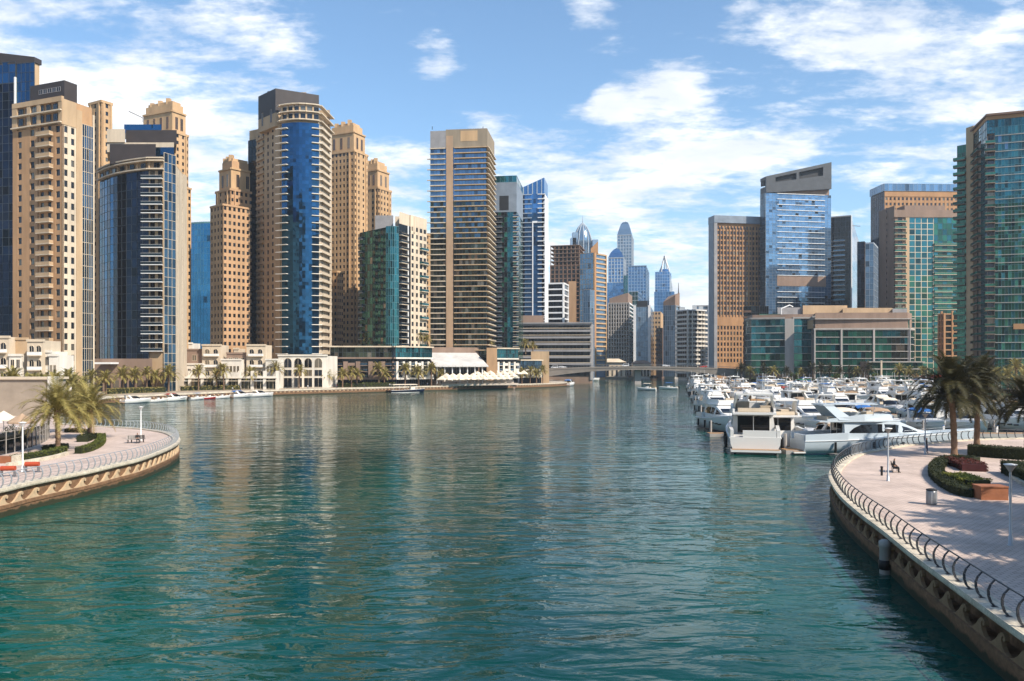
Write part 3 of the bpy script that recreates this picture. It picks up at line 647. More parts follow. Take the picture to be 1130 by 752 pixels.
a = Face(q0, q1); B.flat(a, 0, a.L, zt+1, zc-3, 2, 1, 1.4, 6, 'beige', sill=.2)
box_on(B, 349, 364, 388, 8, Z(128, d), Z(108, d), 'beige', 'penthouse'); box_on(B, 316, 338, 386, 5, Z(94, d), Z(89, d), 'beige', 'roof_plant'); box_on(B, 340, 348, 388, 4, Z(94, d), Z(91, d), 'glass_strip', 'roof_plant')
c = W(297, 384); B.mb('roof_plant').tube([(c[0], c[1], Z(94, d)), (c[0], c[1], Z(90, d))], .8, 'dark', 8)
# arched podium
pa, pb = W(307, 352), W(361, 352); pf = Face(pa, pb); zp = Z(393, 352)
B.block([pa, pb, (pb[0]+1, pb[1]+16), (pa[0]-4, pa[1]+16)], G0-2, zp, 'cream_white', 'podium')
B.fb(pf, -.2, pf.L+.2, -.5, .4, zp-.1, zp+.6, 'cream_white', 'podium_cornice')
B.flat(pf, 2.0, pf.L-1.6, Z(407, 352), zp-.4, 4, 1, 3.2, 4.0, 'cream', True, .1); B.flat(pf, 2.0, pf.L-1.6, Z(415.5, 352), Z(407.5, 352), 4, 1, 3.2, 2.6, 'cream', sill=.05); B.flat(pf, 2.0, pf.L-1.6, G0+.3, Z(416.5, 352), 4, 1, 3.4, 3.9, 'cream', sill=.01)
B.finish()

# round green glass tower with beige wing
d = 378; arc = arcpts(W(426, 376), W(440, 377), 1.2, 3); ch = [W(397, 392)]+arc+[W(453, 386), W(471, 398)]
B = Bld('glass_tower', 'green glass tower with bright teal rounded corner and beige wing', TC, ch, 22); zt = Z(252, d); fh = 3.2; nf = round((zt-Z(383, d))/fh); zb = zt-nf*fh
B.core('grey', zt-.5, ins=.6)
B.glass(B.F[0], 0, B.F[0].L, zb-12, zt, 10, nf+4, 'glass_green', 'mullion_dark', mats=lambda i, k: ('glass_olive' if (i*3+k) % 4 == 0 else 'glass_green')); B.balc(B.F[0], 0, 3.2, zb, zt, nf, 1.0, 'grey', 'glass_strip', .9)
for k in (1, 2, 3): B.glass(B.F[k], 0, B.F[k].L, zb-12, zt+.5, 2, nf+4, 'glass_teal', 'mullion_teal')
f = B.F[4]; B.glass(f, 0, f.L, zb-12, zt+2, 4, nf+4, 'glass_dark', 'mullion_dark'); B.balc(f, .3, f.L*.62, zb, zt, nf, 1.5, 'cream', 'glass_strip', .9); B.fb(f, f.L*.72, f.L*.78, -.3, .5, zb-10, zt+2, 'white', 'fin')
f = B.F[5]; z6 = Z(239, 390); B.mb('wing').prism(inset([B.poly[4], B.poly[5], (B.poly[5][0]-1, B.poly[5][1]+14), (B.poly[4][0]-1, B.poly[4][1]+14)], .5), G0, z6, 'cream')
B.punch(f, 0, f.L*.52, zb-9, z6-5, 2, nf+2, 1.7, 2.0, 'cream', part='wing', skip=()); B.punch(f, f.L*.52, f.L, zb-9, z6-5, 2, nf+2, 2.2, 2.0, 'cream', part='wing'); B.balc(f, f.L*.55, f.L*.98, zb, z6-9, nf//2, 1.4, 'cream', 'glass_teal', 1.0)
B.fb(f, 0, f.L, -.5, 0, z6-5, z6, 'cream', 'wing'); B.fb(f, 0, f.L, -.5, -.01, G0, zb-9, 'cream', 'wing')
box_on(B, 414, 434, 384, 10, zt-.5, Z(238, 384), 'grey'); box_on(B, 436, 458, 388, 9, zt-.5, Z(239, 388), 'cream'); B.finish()

# banded tower with the orange spine
d = 415; ch = corner(475, 537, 545, d, 7); B = Bld('banded_tower', 'tall tower of pale floor bands with one orange spine and beige cap', TC, ch, 25, back=rectback(ch))
f, g = B.F[0], B.F[1]; zt = Z(162, d); fh = 2.72; nf = round((zt-Z(384, d))/fh); zb = zt-nf*fh; B.core('umber', zt, ins=.8); X = lambda px: f.L*(px-474)/63.0
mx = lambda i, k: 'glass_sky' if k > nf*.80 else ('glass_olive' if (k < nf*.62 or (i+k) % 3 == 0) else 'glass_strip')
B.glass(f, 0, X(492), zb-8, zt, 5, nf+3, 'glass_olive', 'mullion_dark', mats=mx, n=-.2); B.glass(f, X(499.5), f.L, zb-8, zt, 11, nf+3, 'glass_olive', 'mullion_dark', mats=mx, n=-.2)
B.fb(f, X(492), X(499.5), -.8, .5, G0, zt+6, 'spine_stone', 'spine')
B.bands(f, X(501), f.L+.9, zb, zt, nf, .42, 1.0, 'beige'); B.bands(f, -.3, X(491), zb, zt, nf, .45, .7, 'cream')
B.balc(f, -1.6, X(478), zb, zt, nf//2, 1.0, 'cream', None, th=.35)
B.glass(g, 0, g.L, zb-8, zt, 4, nf+3, 'glass_dark', 'mullion_dark', n=-.2); B.bands(g, 0, g.L+.2, zb, zt, nf, .5, 1.3, 'cream')
B.fb(f, 0, X(491.5), -1, .4, zt+.01, Z(143, d), 'grey', 'cap_block'); B.fb(f, X(491.5), f.L+.3, -1, .45, zt+.01, Z(142, d), 'cap_stone', 'cap_block'); B.fb(f, X(508), X(527), -1, .52, zt+3, Z(144, d), 'tan', 'cap_panel')
B.block(inset(B.poly, 1.02), zt+.01, Z(142.5, d), 'cap_stone', 'cap_core')
B.fb(g, 0.01, g.L, -1, .3, zt+.01, Z(142, d), 'cap_stone', 'cap_block')
for px in (477, 533): c = W(px, d+2); B.mb('antenna').tube([(c[0], c[1], Z(142, d)), (c[0], c[1], Z(138.5, d))], .15, 'dark', 5)
B.finish()

# dark green tower with the teal parapet
d = 450; ch = corner(543, 570, 577, d, 7); B = Bld('glass_tower', 'dark green glass tower with grey upper walls and teal glass parapet', TC, ch, 22, back=rectback(ch)); f, g = B.F[0], B.F[1]
zt = Z(234, d); fh = 2.75; nf = round((zt-Z(386, d))/fh); zb = zt-nf*fh; B.core('grey_blue', Z(202, d), ins=.6)
B.glass(f, 0, f.L, zb-6, zt, 8, nf+2, 'glass_green', 'mullion_dark', mats=lambda i, k: 'glass_teal' if i in (5, 6) else ('glass_dark' if (i*5+k) % 3 else 'glass_green')); B.balc(f, .3, f.L*.42, zb, zt, nf, .8, 'grey', 'glass_strip', .9)
B.glass(g, 0, g.L, zb-6, zt, 3, nf+2, 'glass_green', 'mullion_dark'); B.balc(f, f.L*.86, f.L+1.2, zb, zt, nf, 1.3, 'cream', 'glass_strip', .9)
B.fb(f, 0, f.L, -.6, .05, zt+.01, Z(201, d), 'grey_blue', 'upper_wall'); B.fb(g, 0.01, g.L, -.6, .05, zt+.01, Z(201, d), 'grey_blue', 'upper_wall'); B.fb(f, f.L*.30, f.L*.68, -.3, .09, zt+1, Z(216, d), 'dark', 'shaded_opening')  # dark slab on the wall paints the shade inside an opening
B.glass(f, 0, f.L, Z(201, d)+.05, Z(194, d), 6, 1, 'glass_teal', 'mullion_teal', 'parapet'); B.glass(g, 0, g.L, Z(201, d)+.05, Z(194, d), 3, 1, 'glass_teal', 'mullion_teal', 'parapet'); B.finish()

# blue tower with the slanted top
d = 540; ch = corner(576, 601, 605, d, 10); B = Bld('glass_tower', 'royal blue tower with a slanted pointed roof and white floor lines', TC, ch, 22, back=rectback(ch)); f, g = B.F[0], B.F[1]
zt = Z(214, d); fh = 3.1; nf = round((zt-Z(392, d))/fh); zb = zt-nf*fh; B.core('white', zt, ins=.6)
B.glass(f, 0, f.L, zb-4, zt, 8, nf+1, 'glass_azure', 'glass_azure', mats=lambda i, k: 'glass_navy' if i in (0, 7) else 'glass_azure')
B.bands(f, 0, f.L*.44, zb, zt, nf, .5, .5, 'far_pale'); B.bands(f, f.L*.70, f.L+.3, zb, zt, nf, .5, .8, 'white'); B.fb(f, f.L*.46, f.L*.50, -.3, .8, zb, Z(246, d), 'white', 'fin'); B.fb(f, f.L*.46, f.L*.68, -.3, .7, Z(246, d), Z(244, d), 'white', 'fin')
B.fb(g, 0, g.L, -.6, .1, G0, zt, 'white'); P = inset(B.poly, .3); B.block(P, zt, zt+1, 'glass_azure', 'slanted_crown', ztop=[Z(206, d), Z(196, d), Z(198, d), Z(206, d)])
for k in range(5): B.fb(f, f.L*(.05+.2*k), f.L*(.05+.2*k)+.5, -.3, .35, zt, Z(206-2*k, d), 'far_pale', 'fin')
B.finish()
# ------------------------------------------------------------------ the distant end of the marina
def simple(name, label, xl, xc, xr, d, th, ytop, kind, kind2=None, fh=3.6, cols=6, cols2=3, m='concrete', gl='glass_far', band='far_pale', cat=TC, ybot=404, fin=True, group=None):
    ch = corner(xl, xc, xr, d, th); B = Bld(name, label, cat, ch, 25, group, back=rectback(ch)); zt = Z(ytop, d); zb0 = max(G0, Z(ybot, d)); nf = max(3, int((zt-zb0-1)/fh)); zb = zt-1-nf*fh
    B.core(m, zt, ins=.6)
    for F, k, c in ((B.F[0], kind, cols), (B.F[1], kind2 or kind, cols2)):
        if F.L < 1: continue
        if k == 'punch': B.punch(F, 0, F.L, zb, zt, c, nf, 1.7, 2.0, m); B.fb(F, 0, F.L, -.5, -.01, G0, zb, m)
        elif k == 'glass': B.glass(F, 0, F.L, G0, zt, c, nf, gl, band, mw=.25, hw=.3)
        elif k == 'bands': B.glass(F, 0, F.L, G0, zt-1, c, nf, gl, None, n=-.3); B.bands(F, 0, F.L+.2, zb, zt, nf, 1.1, .5, band); B.fb(F, 0, .8, -.5, .6, G0, zt, m); B.fb(F, F.L-.8, F.L, -.5, .6, G0, zt, m)
        elif k == 'fins': 
            B.glass(F, 0, F.L, G0, zt-2, c*2, nf, gl, None, n=-.3)
            for i in range(c+1): B.fb(F, F.L*i/c*.985, F.L*i/c*.985+F.L*.015+.6, -.5, .5, G0, zt, m)
            B.bands(F, 0, F.L, zb, zt, nf, .9, .1, m)
        else: B.fb(F, 0, F.L, -.6, 0, G0, zt, m)
    return B.finish() if fin else B
# low office block on the quay
ch = [W(574, 534), W(652, 530), W(655, 550)]; B = Bld('office_building', 'low dark banded office block beside the left end of the bridge', 'office building', ch, 25); zt = Z(357, 532)
B.core('umber', zt, ins=.7); f = B.F[0]; nf = 7; zb = zt-nf*4.3
B.glass(f, 0, f.L, zb-4, zt, 20, nf+1, 'glass_dark', 'mullion_dark', n=-.3); B.bands(f, 0, f.L+.4, zb, zt, nf, 1.3, 1.0, 'grey'); B.bands(f, 0, f.L+.3, zb, zt-3, nf-1, .35, 1.1, 'cream', 'sun_shade')
B.fb(B.F[1], 0, B.F[1].L, -.6, 0, G0, zt, 'grey'); box_on(B, 575, 600, 538, 12, zt, Z(348, 535), 'umber', 'penthouse'); B.fb(f, 0, f.L+1, -4, 1.6, zt-.3, zt+.5, 'grey', 'roof_slab'); B.finish()
simple('apartment_tower', 'short white framed tower in front of the dark unfinished tower', 603, 622, 627, 620, 15, 312, 'bands', fh=4.4, cols=5, m='white', gl='glass_navy', band='white')
B = simple('unfinished_tower', 'dark brown tower still under construction with open top floors', 607, 640, 646, 680, 12, 292, 'fins', 'bands', cols=7, m='brown', gl='glass_dark', band='brown', fin=False)
z0 = Z(292, 680)
for k in range(5):
    B.block(B.poly, z0+k*3.3+2.9, z0+k*3.3+3.3, 'umber', 'bare_floor')
    for i in range(8):
        c = B.F[0].at(B.F[0].L*i/7.3+.5, -.8); B.mb('bare_column').box(c[0]-.35, c[0]+.35, c[1]-.35, c[1]+.35, z0+k*3.3, z0+k*3.3+2.9, 'brown')
B.block(inset(B.poly, 5), z0, z0+15, 'dark', 'lift_core'); B.fb(B.F[0], B.F[0].L*.62, B.F[0].L*.88, -.3, .8, G0, z0-14, 'tan_deep', 'hoist_strip'); B.finish()
B = simple('apartment_tower', 'brown and glass tower with a thin orange blade on its roof', 640, 655, 669, 640, 40, 279, 'glass', 'bands', cols=5, cols2=4, m='tan', gl='glass_far', band='tan', fin=False)
z0 = Z(279, 640); a = W(655, 642); B.block([W(652, 642), W(660, 642), W(660, 650), W(652, 650)], z0, z0+3, 'orange_brown', 'roof_blade', ztop=[Z(274, 640), Z(266, 640), Z(266, 640), Z(274, 640)]); B.fb(B.F[1], 0, 2.5, -.4, .9, G0, z0, 'orange_brown', 'spine'); B.finish()
simple('glass_tower', 'slim slate blue glass strip tower left of the tan blade tower', 644, 651, 656, 600, 35, 320, 'glass', cols=3, gl='glass_far', band='grey_blue', m='grey_blue')
# domed tower
def dome_tower():
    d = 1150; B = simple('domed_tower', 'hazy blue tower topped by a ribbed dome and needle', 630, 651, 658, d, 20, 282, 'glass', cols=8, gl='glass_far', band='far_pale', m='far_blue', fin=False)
    c = W(643, d+14); z0 = Z(282, d); H = lambda py: Z(py, d); R = lambda px: px/FP*d
    B.mb('dome').lathe([(R(10), z0-6), (R(10), H(268)), (R(10.6), H(267.5)), (R(9.4), H(262)), (R(7.6), H(255)), (R(5.2), H(250)), (R(3), H(247)), (R(1), H(245))], 'glass_far', 16, c)
    for k in range(12):
        a = 2*PI*k/12; B.mb('dome_rib').tube([(c[0]+r*math.cos(a), c[1]+r*math.sin(a), z) for r, z in ((R(10.3), z0), (R(10.8), H(267)), (R(9.7), H(262)), (R(7.8), H(255)), (R(5.4), H(250)), (R(1.2), H(245)))], .7, 'far_pale', 4)
    B.mb('needle').tube([(c[0], c[1], H(246)), (c[0], c[1], H(236))], [.9, .15], 'far_pale', 5)
    for px, y in ((630, 262), (632, 256), (654, 264)): q = W(px+3, d+4); B.mb('shoulder').box(q[0]-4, q[0]+4, q[1], q[1]+14, z0-4, H(y), 'far_blue')
    B.finish()
dome_tower()
def spire_tower(name, label, xl, xr, d, ybody, ytop, gl, shoulders):
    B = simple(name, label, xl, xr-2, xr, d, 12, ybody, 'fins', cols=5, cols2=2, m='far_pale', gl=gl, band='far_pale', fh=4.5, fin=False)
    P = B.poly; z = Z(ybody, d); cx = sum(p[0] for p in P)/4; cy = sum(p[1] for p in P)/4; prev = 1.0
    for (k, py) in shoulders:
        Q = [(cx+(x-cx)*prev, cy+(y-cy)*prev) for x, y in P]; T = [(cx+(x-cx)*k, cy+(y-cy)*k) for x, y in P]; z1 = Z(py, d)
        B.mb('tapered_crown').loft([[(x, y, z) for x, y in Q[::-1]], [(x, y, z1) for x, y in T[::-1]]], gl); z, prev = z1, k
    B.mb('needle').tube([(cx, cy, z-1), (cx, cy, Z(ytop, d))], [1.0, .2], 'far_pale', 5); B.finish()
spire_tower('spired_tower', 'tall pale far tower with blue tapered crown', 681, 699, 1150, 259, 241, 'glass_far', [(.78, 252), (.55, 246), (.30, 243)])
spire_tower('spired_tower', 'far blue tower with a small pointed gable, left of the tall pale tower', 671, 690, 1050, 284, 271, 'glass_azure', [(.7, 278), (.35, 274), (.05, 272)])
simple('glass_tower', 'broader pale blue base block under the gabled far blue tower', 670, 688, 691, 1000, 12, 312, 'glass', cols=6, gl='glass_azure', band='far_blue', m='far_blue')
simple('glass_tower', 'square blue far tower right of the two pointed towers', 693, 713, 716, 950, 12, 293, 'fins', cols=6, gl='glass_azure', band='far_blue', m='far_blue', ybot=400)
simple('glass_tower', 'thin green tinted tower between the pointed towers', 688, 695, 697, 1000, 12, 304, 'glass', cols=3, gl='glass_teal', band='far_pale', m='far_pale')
def lattice_tower():
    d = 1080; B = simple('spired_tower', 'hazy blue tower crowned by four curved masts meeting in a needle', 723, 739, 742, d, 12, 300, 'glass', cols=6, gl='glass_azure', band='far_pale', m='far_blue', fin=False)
    cx = sum(p[0] for p in B.poly)/4; cy = sum(p[1] for p in B.poly)/4; R = lambda px: px/FP*d; H = lambda y: Z(y, d)
    B.mb('crown_drum').lathe([(R(8.2), H(301)), (R(8.2), H(292)), (R(6.5), H(290.5)), (R(6.5), H(287)), (R(3), H(286))], 'glass_azure', 12, (cx, cy))
    for k in range(4):
        a = PI/4+k*PI/2; B.mb('mast').tube([(cx+r*math.cos(a), cy+r*math.sin(a), H(y)) for r, y in ((R(8.4), 320), (R(8.2), 298), (R(6), 286), (R(2.5), 277), (R(.4), 270))], 1.0, 'white', 5)
    B.mb('needle').tube([(cx, cy, H(287)), (cx, cy, H(266))], [.9, .2], 'white', 5); B.finish()
lattice_tower()
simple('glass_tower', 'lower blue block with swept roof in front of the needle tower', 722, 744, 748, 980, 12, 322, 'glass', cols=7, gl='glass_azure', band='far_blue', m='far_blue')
B = simple('apartment_tower', 'beige gridded tower with grey corner strip above the bridge', 671, 694, 700, 760, 14, 334, 'fins', 'bands', cols=8, m='concrete', gl='glass_olive', band='white', fin=False)
B.block(inset(B.poly, 1), Z(334, 760), Z(326, 760), 'umber', 'penthouse', ztop=[Z(329, 760), Z(323, 760), Z(323, 760), Z(329, 760)]); B.finish()
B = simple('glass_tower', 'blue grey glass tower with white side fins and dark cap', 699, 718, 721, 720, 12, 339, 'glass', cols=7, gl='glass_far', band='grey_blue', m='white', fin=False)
B.fb(B.F[0], 0, 2.2, -.5, 1, G0, Z(337, 720), 'white', 'fin'); B.fb(B.F[0], B.F[0].L-2.2, B.F[0].L, -.5, 1, G0, Z(337, 720), 'white', 'fin'); B.fb(B.F[0], 3, B.F[0].L-3, -8, -.2, Z(339, 720), Z(332, 720), 'dark', 'penthouse'); B.finish()
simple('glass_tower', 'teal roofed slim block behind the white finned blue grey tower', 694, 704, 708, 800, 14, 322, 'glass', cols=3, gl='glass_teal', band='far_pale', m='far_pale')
simple('apartment_tower', 'slim tan tower between blue grey towers above the bridge', 719, 729, 733, 780, 14, 344, 'punch', cols=3, cols2=2, m='tan', fh=4.2)
simple('apartment_tower', 'lower brown tower beside the slim tan tower', 724, 731, 735, 720, 14, 362, 'punch', cols=3, cols2=2, m='brown', fh=4.2)
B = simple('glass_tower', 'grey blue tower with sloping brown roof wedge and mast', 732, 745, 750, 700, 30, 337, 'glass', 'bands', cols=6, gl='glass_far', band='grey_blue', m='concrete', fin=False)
d = 700; B.block(B.poly, Z(337, d), Z(330, d), 'umber', 'roof_wedge', ztop=[Z(333, d), Z(326, d), Z(322, d), Z(326, d)]); c = B.poly[2]; B.mb('mast').tube([(c[0]-1, c[1], Z(324, d)), (c[0]-1, c[1], Z(311, d))], [.5, .15], 'dark', 5); B.finish()
# white balcony building
def white_rounded():
    d = 640; ch = [W(747, 652), W(759, 640), W(761, 645)]+arcpts(W(764, 640), W(779, 650), 2.0, 4); B = Bld('apartment_building', 'white balconied apartment building with rounded corner right of the bridge view', 'apartment building', ch, 24)
    zt = Z(343, d); fh = 3.5; nf = int((zt-G0)/fh)-1; zb = zt-nf*fh; B.core('cream_white', zt, ins=.9)
    for k, F in enumerate(B.F[:len(ch)-1]):
        B.glass(F, 0, F.L, G0, zt, max(1, int(F.L/2)), nf, 'glass_olive', 'white', n=-.4)
        if F.L > 2.4: B.balc(F, 0, F.L, zb, zt, nf, 1.4, 'white', 'cream_white', 1.05)
        B.fb(F, 0, .5, -.8, .5, G0, zt+1, 'cream_white'); B.fb(F, 0, F.L, -.9, .9, zt, zt+.9, 'white', 'roof_slab')
    for px, q, y in ((750, 756, 338), (764, 769, 336), (771, 776, 337)): box_on(B, px, q, 650, 8, zt, Z(y, d), 'far_pale', 'penthouse')
    B.finish()
white_rounded()
simple('apartment_tower', 'grey tower half hidden behind the brown gridded hotel', 768, 782, 787, 800, 14, 337, 'bands', cols=4, m='far_pale', gl='glass_far', band='grey')
simple('apartment_tower', 'small pale tower filling the gap left of the white balconied building', 655, 668, 671, 800, 14, 352, 'punch', cols=4, cols2=2, m='concrete', fh=4.2)
# low pavilion roofs behind the bridge
for px0, px1, y0, d, lab, mt in ((664, 690, 396, 690, 'low cream pavilion roof behind the bridge', 'cream'), (699, 718, 398, 690, 'low brown roofed hall behind the bridge', 'umber')):
    a, b = W(px0, d), W(px1, d); r = empty('pavilion', ((a[0]+b[0])/2, d, G0), lab, 'pavilion'); L_ = (b[0]-a[0])/2; H_ = Z(y0, d)-G0
    m = MB(); m.box(-L_, L_, 0, 12, 0, H_*.8, 'cream'); 
    for k in range(5): m.box(-L_+L_*.38*k+.6, -L_+L_*.38*k+2.2, -.05, .1, .3, H_*.6, 'window')
    m.build('wall', r); m = MB(); m.loft([[(-L_-1, -1.5, H_*.8), (L_+1, -1.5, H_*.8), (L_+1, 13, H_*.8), (-L_-1, 13, H_*.8)], [(-L_*.5, 3, H_), (L_*.5, 3, H_), (L_*.5, 9, H_), (-L_*.5, 9, H_)]], mt); m.build('roof', r)
# ------------------------------------------------------------------ right bank towers
# brown gridded hotel
d = 566; ch = corner(782, 788, 846, d, 80); B = Bld('hotel_tower', 'broad brown hotel tower of narrow vertical window strips with grey frame', TC, ch, 25, back=rectback(ch)); g, f = B.F[0], B.F[1]
zt = Z(246, d); fh = 3.5; nf = int((zt-Z(404, d))/fh); zb = zt-nf*fh; B.core('orange_brown', zt, ins=.6); zm = Z(362, d); k0 = int((zm-zb)/fh)
u0, u1 = f.L*.05, f.L*.90; zl = zb+k0*fh
B.punch(f, u0, u1, zl+8.5, zt-2, 14, nf-k0-3, 1.25, 2.3, 'orange_brown', fr='brown'); B.fb(f, u0, u1, -.5, .12, zl+2, zl+8.49, 'orange_brown', 'plain_band'); B.punch(f, u0, u1, zb, zl+2, 14, k0, 1.3, 2.4, 'orange_brown', fr='brown')
for i in range(15): B.fb(f, u0+(u1-u0)*i/14-.22, u0+(u1-u0)*i/14+.22, -.1, .5, zl+8.5, zt-3, 'brown' if i % 2 else 'orange_brown', 'pilaster')
B.fb(f, -.3, u0, -.6, .9, G0, zt, 'grey', 'frame'); B.fb(f, u1, f.L+.3, -.6, .9, G0, zt, 'grey', 'frame'); B.fb(f, -.3, f.L+.3, -g.L, 1.1, zt, Z(238, d), 'grey_blue', 'frame'); B.fb(g, 0, g.L, -.5, .1, G0, zt, 'grey_blue', 'frame'); B.fb(f, u0, u1, -.5, -.02, G0, zb, 'orange_brown')
B.finish()

# sky blue tower with sloped frame
d = 560; ch = corner(839, 845, 917, d, 80); B = Bld('glass_tower', 'sky blue glass tower with a sloping dark framed roof and white floor lines', TC, ch, 28, back=rectback(ch)); g, f = B.F[0], B.F[1]
zt = Z(213, d); fh = 3.75; nf = int((zt-Z(345, d))/fh); zb = zt-nf*fh; B.core('grey_blue', zt, ins=.6); k1 = int(nf*.20)
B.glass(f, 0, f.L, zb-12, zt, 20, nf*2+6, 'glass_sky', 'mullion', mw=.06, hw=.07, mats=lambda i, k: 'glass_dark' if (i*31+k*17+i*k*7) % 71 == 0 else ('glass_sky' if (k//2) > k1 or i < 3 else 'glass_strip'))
for k in range(nf+1):
    z = zb+k*fh
    if k in (k1, k1+1): B.fb(f, f.L*.17, f.L*.92, -.2, .22, z, z+fh, 'umber', 'plant_floor')
    else: B.fb(f, f.L*.17, f.L*.90, -.2, .6, z-.35, z, 'white', 'floor_bands')
B.glass(g, 0, g.L, zb-12, zt, 5, nf+3, 'glass_sky', 'mullion', mats=lambda i, k: 'glass_strip')
# raised frame: rear wall, two side cheeks, sloped lid with a long slot
zl, zr = Z(195, d), Z(176, d)
b = B.mb('sloped_frame'); fb_ = lambda u0, u1, n0, n1, a, c, m: B.fb(f, u0, u1, n0, n1, a, c, m, 'sloped_frame')
fb_(0.05, f.L-.05, -g.L+.2, -2.2, zt, zt+4.4, 'umber')
def sl(u): return zl+(zr-zl)*u/f.L
def wedge(u0, u1, n0, n1, lo0, lo1, hi0, hi1, m):
    b.xf = (f.ang, f.o[0], f.o[1], 0)
    b.add([(u0, -n1, lo0), (u1, -n1, lo1), (u1, -n0, lo1), (u0, -n0, lo0), (u0, -n1, hi0), (u1, -n1, hi1), (u1, -n0, hi1), (u0, -n0, hi0)], [(0, 3, 2, 1), (4, 5, 6, 7), (0, 1, 5, 4), (1, 2, 6, 5), (2, 3, 7, 6), (3, 0, 4, 7)], m); b.xf = None
wedge(0, f.L, -g.L, .7, zt+.02, zt+4.4, zl-7.2, zr-11.5, 'frame_grey')
wedge(0, f.L, -g.L, .75, zl-2.0, zr-2.2, zl, zr, 'frame_grey'); wedge(0, f.L, -.8, .75, zl-7.2, zr-11.5, zl-5.0, zr-8.6, 'frame_grey')
for a_, c_ in ((0, .14), (.46, .50), (.87, 1)):
    wedge(f.L*a_, f.L*c_, -.8, .72, zl-5.2+(zr-8.6-zl+5)*a_, zl-5.2+(zr-8.6-zl+5)*c_, sl(f.L*a_)-2, sl(f.L*c_)-2, 'frame_grey')
wedge(0.1, f.L-.1, -g.L+.5, -2, zl-5.5, zr-9, zl-1.9, zr-2.1, 'dark')
B.finish()

# dark slanted tower
d = 570; ch = corner(916, 939, 958, d, 28); B = Bld('glass_tower', 'near black tower with balconies and a steeply slanting pale blue side', TC, ch, 26, back=rectback(ch)); f, g = B.F[0], B.F[1]
zt = Z(238, d); fh = 3.6; nf = int((zt-12-Z(345, d))/fh); zb = zt-12-nf*fh; P = B.poly; zr = Z(276, d); B.block(inset(P, .6), G0, 0, 'dark', 'body', ztop=[zt-.5, zt-.5, zr-.5, zr-.5])
B.glass(f, 0, f.L, zb-8, zt, 8, nf+5, 'glass_dark', 'mullion_dark'); B.balc(f, 0, f.L*.72, zb, zt-14, nf, 1.3, 'grey', 'glass_strip', .9)
q = B.mb('slanted_glass'); N_ = 6
for i in range(N_):
    for k in range(14):
        z0_ = lambda t: G0; zz0 = zt+(zr-zt)*i/N_; zz1 = zt+(zr-zt)*(i+1)/N_; a, b2 = g.at(g.L*i/N_, .02), g.at(g.L*(i+1)/N_-.1, .02)
        q.add([(a[0], a[1], G0+(zz0-G0)*k/14), (b2[0], b2[1], G0+(zz1-G0)*k/14), (b2[0], b2[1], G0+(zz1-G0)*(k+1)/14-.15), (a[0], a[1], G0+(zz0-G0)*(k+1)/14-.15)], [(0, 1, 2, 3)], 'glass_sky')
for i in range(2): e = g.at(g.L*i, .3); B.mb('edge_frame').tube([(e[0], e[1], G0), (e[0], e[1], (zt, zr)[i])], .5, 'white', 4)
B.fb(f, 0, f.L, -.4, .5, zt-.6, zt+.2, 'grey', 'edge_frame'); c = P[1]; B.mb('roof_crane').tube([(c[0]+3, c[1]+6, zt-12), (c[0]+3, c[1]+6, zt-6)], .3, 'grey', 5); B.mb('roof_crane').tube([(c[0]+2, c[1]+6, zt-6), (c[0]+9, c[1]+6, zt-6.5)], .25, 'grey', 5)
B.finish()
def slim(name, label, xl, xc, xr, d, th, y, gl, m):
    ch = corner(xl, xc, xr, d, th); B = Bld(name, label, TC, ch, 20, back=rectback(ch)); zt = Z(y, d); B.core(m, zt)
    for F in B.F[:2]:
        if F.L > 1: B.glass(F, 0, F.L, G0, zt, max(2, int(F.L/2.5)), 24, gl, m)
    B.block(B.poly, zt, zt+.9, m); B.finish()
slim('glass_tower', 'thin dark blue tower sliver right of the near black slanting tower', 946, 954, 958, 540, 30, 268, 'glass_navy', 'mullion_dark'); slim('glass_tower', 'thin slate grey tower sliver left of the orange crowned tower', 955, 964, 969, 500, 30, 269, 'glass_far', 'far_pale')

# orange crowned tower with navy side
d = 590; ch = corner(961, 976, 1066, d, 88); B = Bld('hotel_tower', 'orange brown tower with small square windows under a pale glass roof band', TC, ch, 25, back=rectback(ch)); g, f = B.F[0], B.F[1]; zt = Z(211, d); B.core('orange_brown', zt)
B.glass(g, 0, g.L, G0, zt, 7, 30, 'glass_navy', 'mullion_dark'); nf = int((zt-4-G0)/3.8); B.punch(f, 0, f.L, zt-4-nf*3.8, zt-4, 20, nf, 1.5, 2.0, 'orange_brown', fr='brown'); B.fb(f, 0, f.L, -.5, .3, zt-4, zt, 'orange_brown')
for F in (g, f): B.glass(F, -.4, F.L+.4, zt+.02, Z(203, d), int(F.L/3), 1, 'glass_sky', 'mullion', 'roof_band', n=.6)
B.block(inset(B.poly, .3), zt+.01, Z(203, d)-.3, 'grey_blue'); B.finish()

# teal glass apartment tower
d = 520; ch = corner(970, 987, 1070, d, 88); B = Bld('glass_tower', 'teal glass tower with beige side wall and stacked balconies', TC, ch, 25, back=rectback(ch)); g, f = B.F[0], B.F[1]; zt = Z(240, d); fh = 3.7; nf = int((zt-Z(400, d))/fh); zb = zt-nf*fh; B.core('umber', zt, ins=.6)
B.punch(g, 0, g.L, zb, Z(227, d), 1, nf, 1.0, 1.6, 'umber'); B.fb(g, 0, g.L, -.5, -.01, G0, zb, 'umber'); U = lambda px: f.L*(px-987)/83.0
B.punch(f, 0, U(999), zb, zt, 1, nf, 2.8, 2.5, 'umber'); B.balc(f, -.4, U(999), zb+.3, zt+.3, nf, 1.9, 'cream', 'glass_green', 1.0)
B.fb(f, U(999), U(1003), -.5, .6, G0, zt+4, 'beige', 'pier'); B.glass(f, U(1003), U(1030), G0, zt, 4, nf*1+4, 'glass_teal', 'cream', mw=.4, hw=.35, mats=lambda i, k: 'glass_green' if k < 18 and (i+k) % 3 else 'glass_teal')
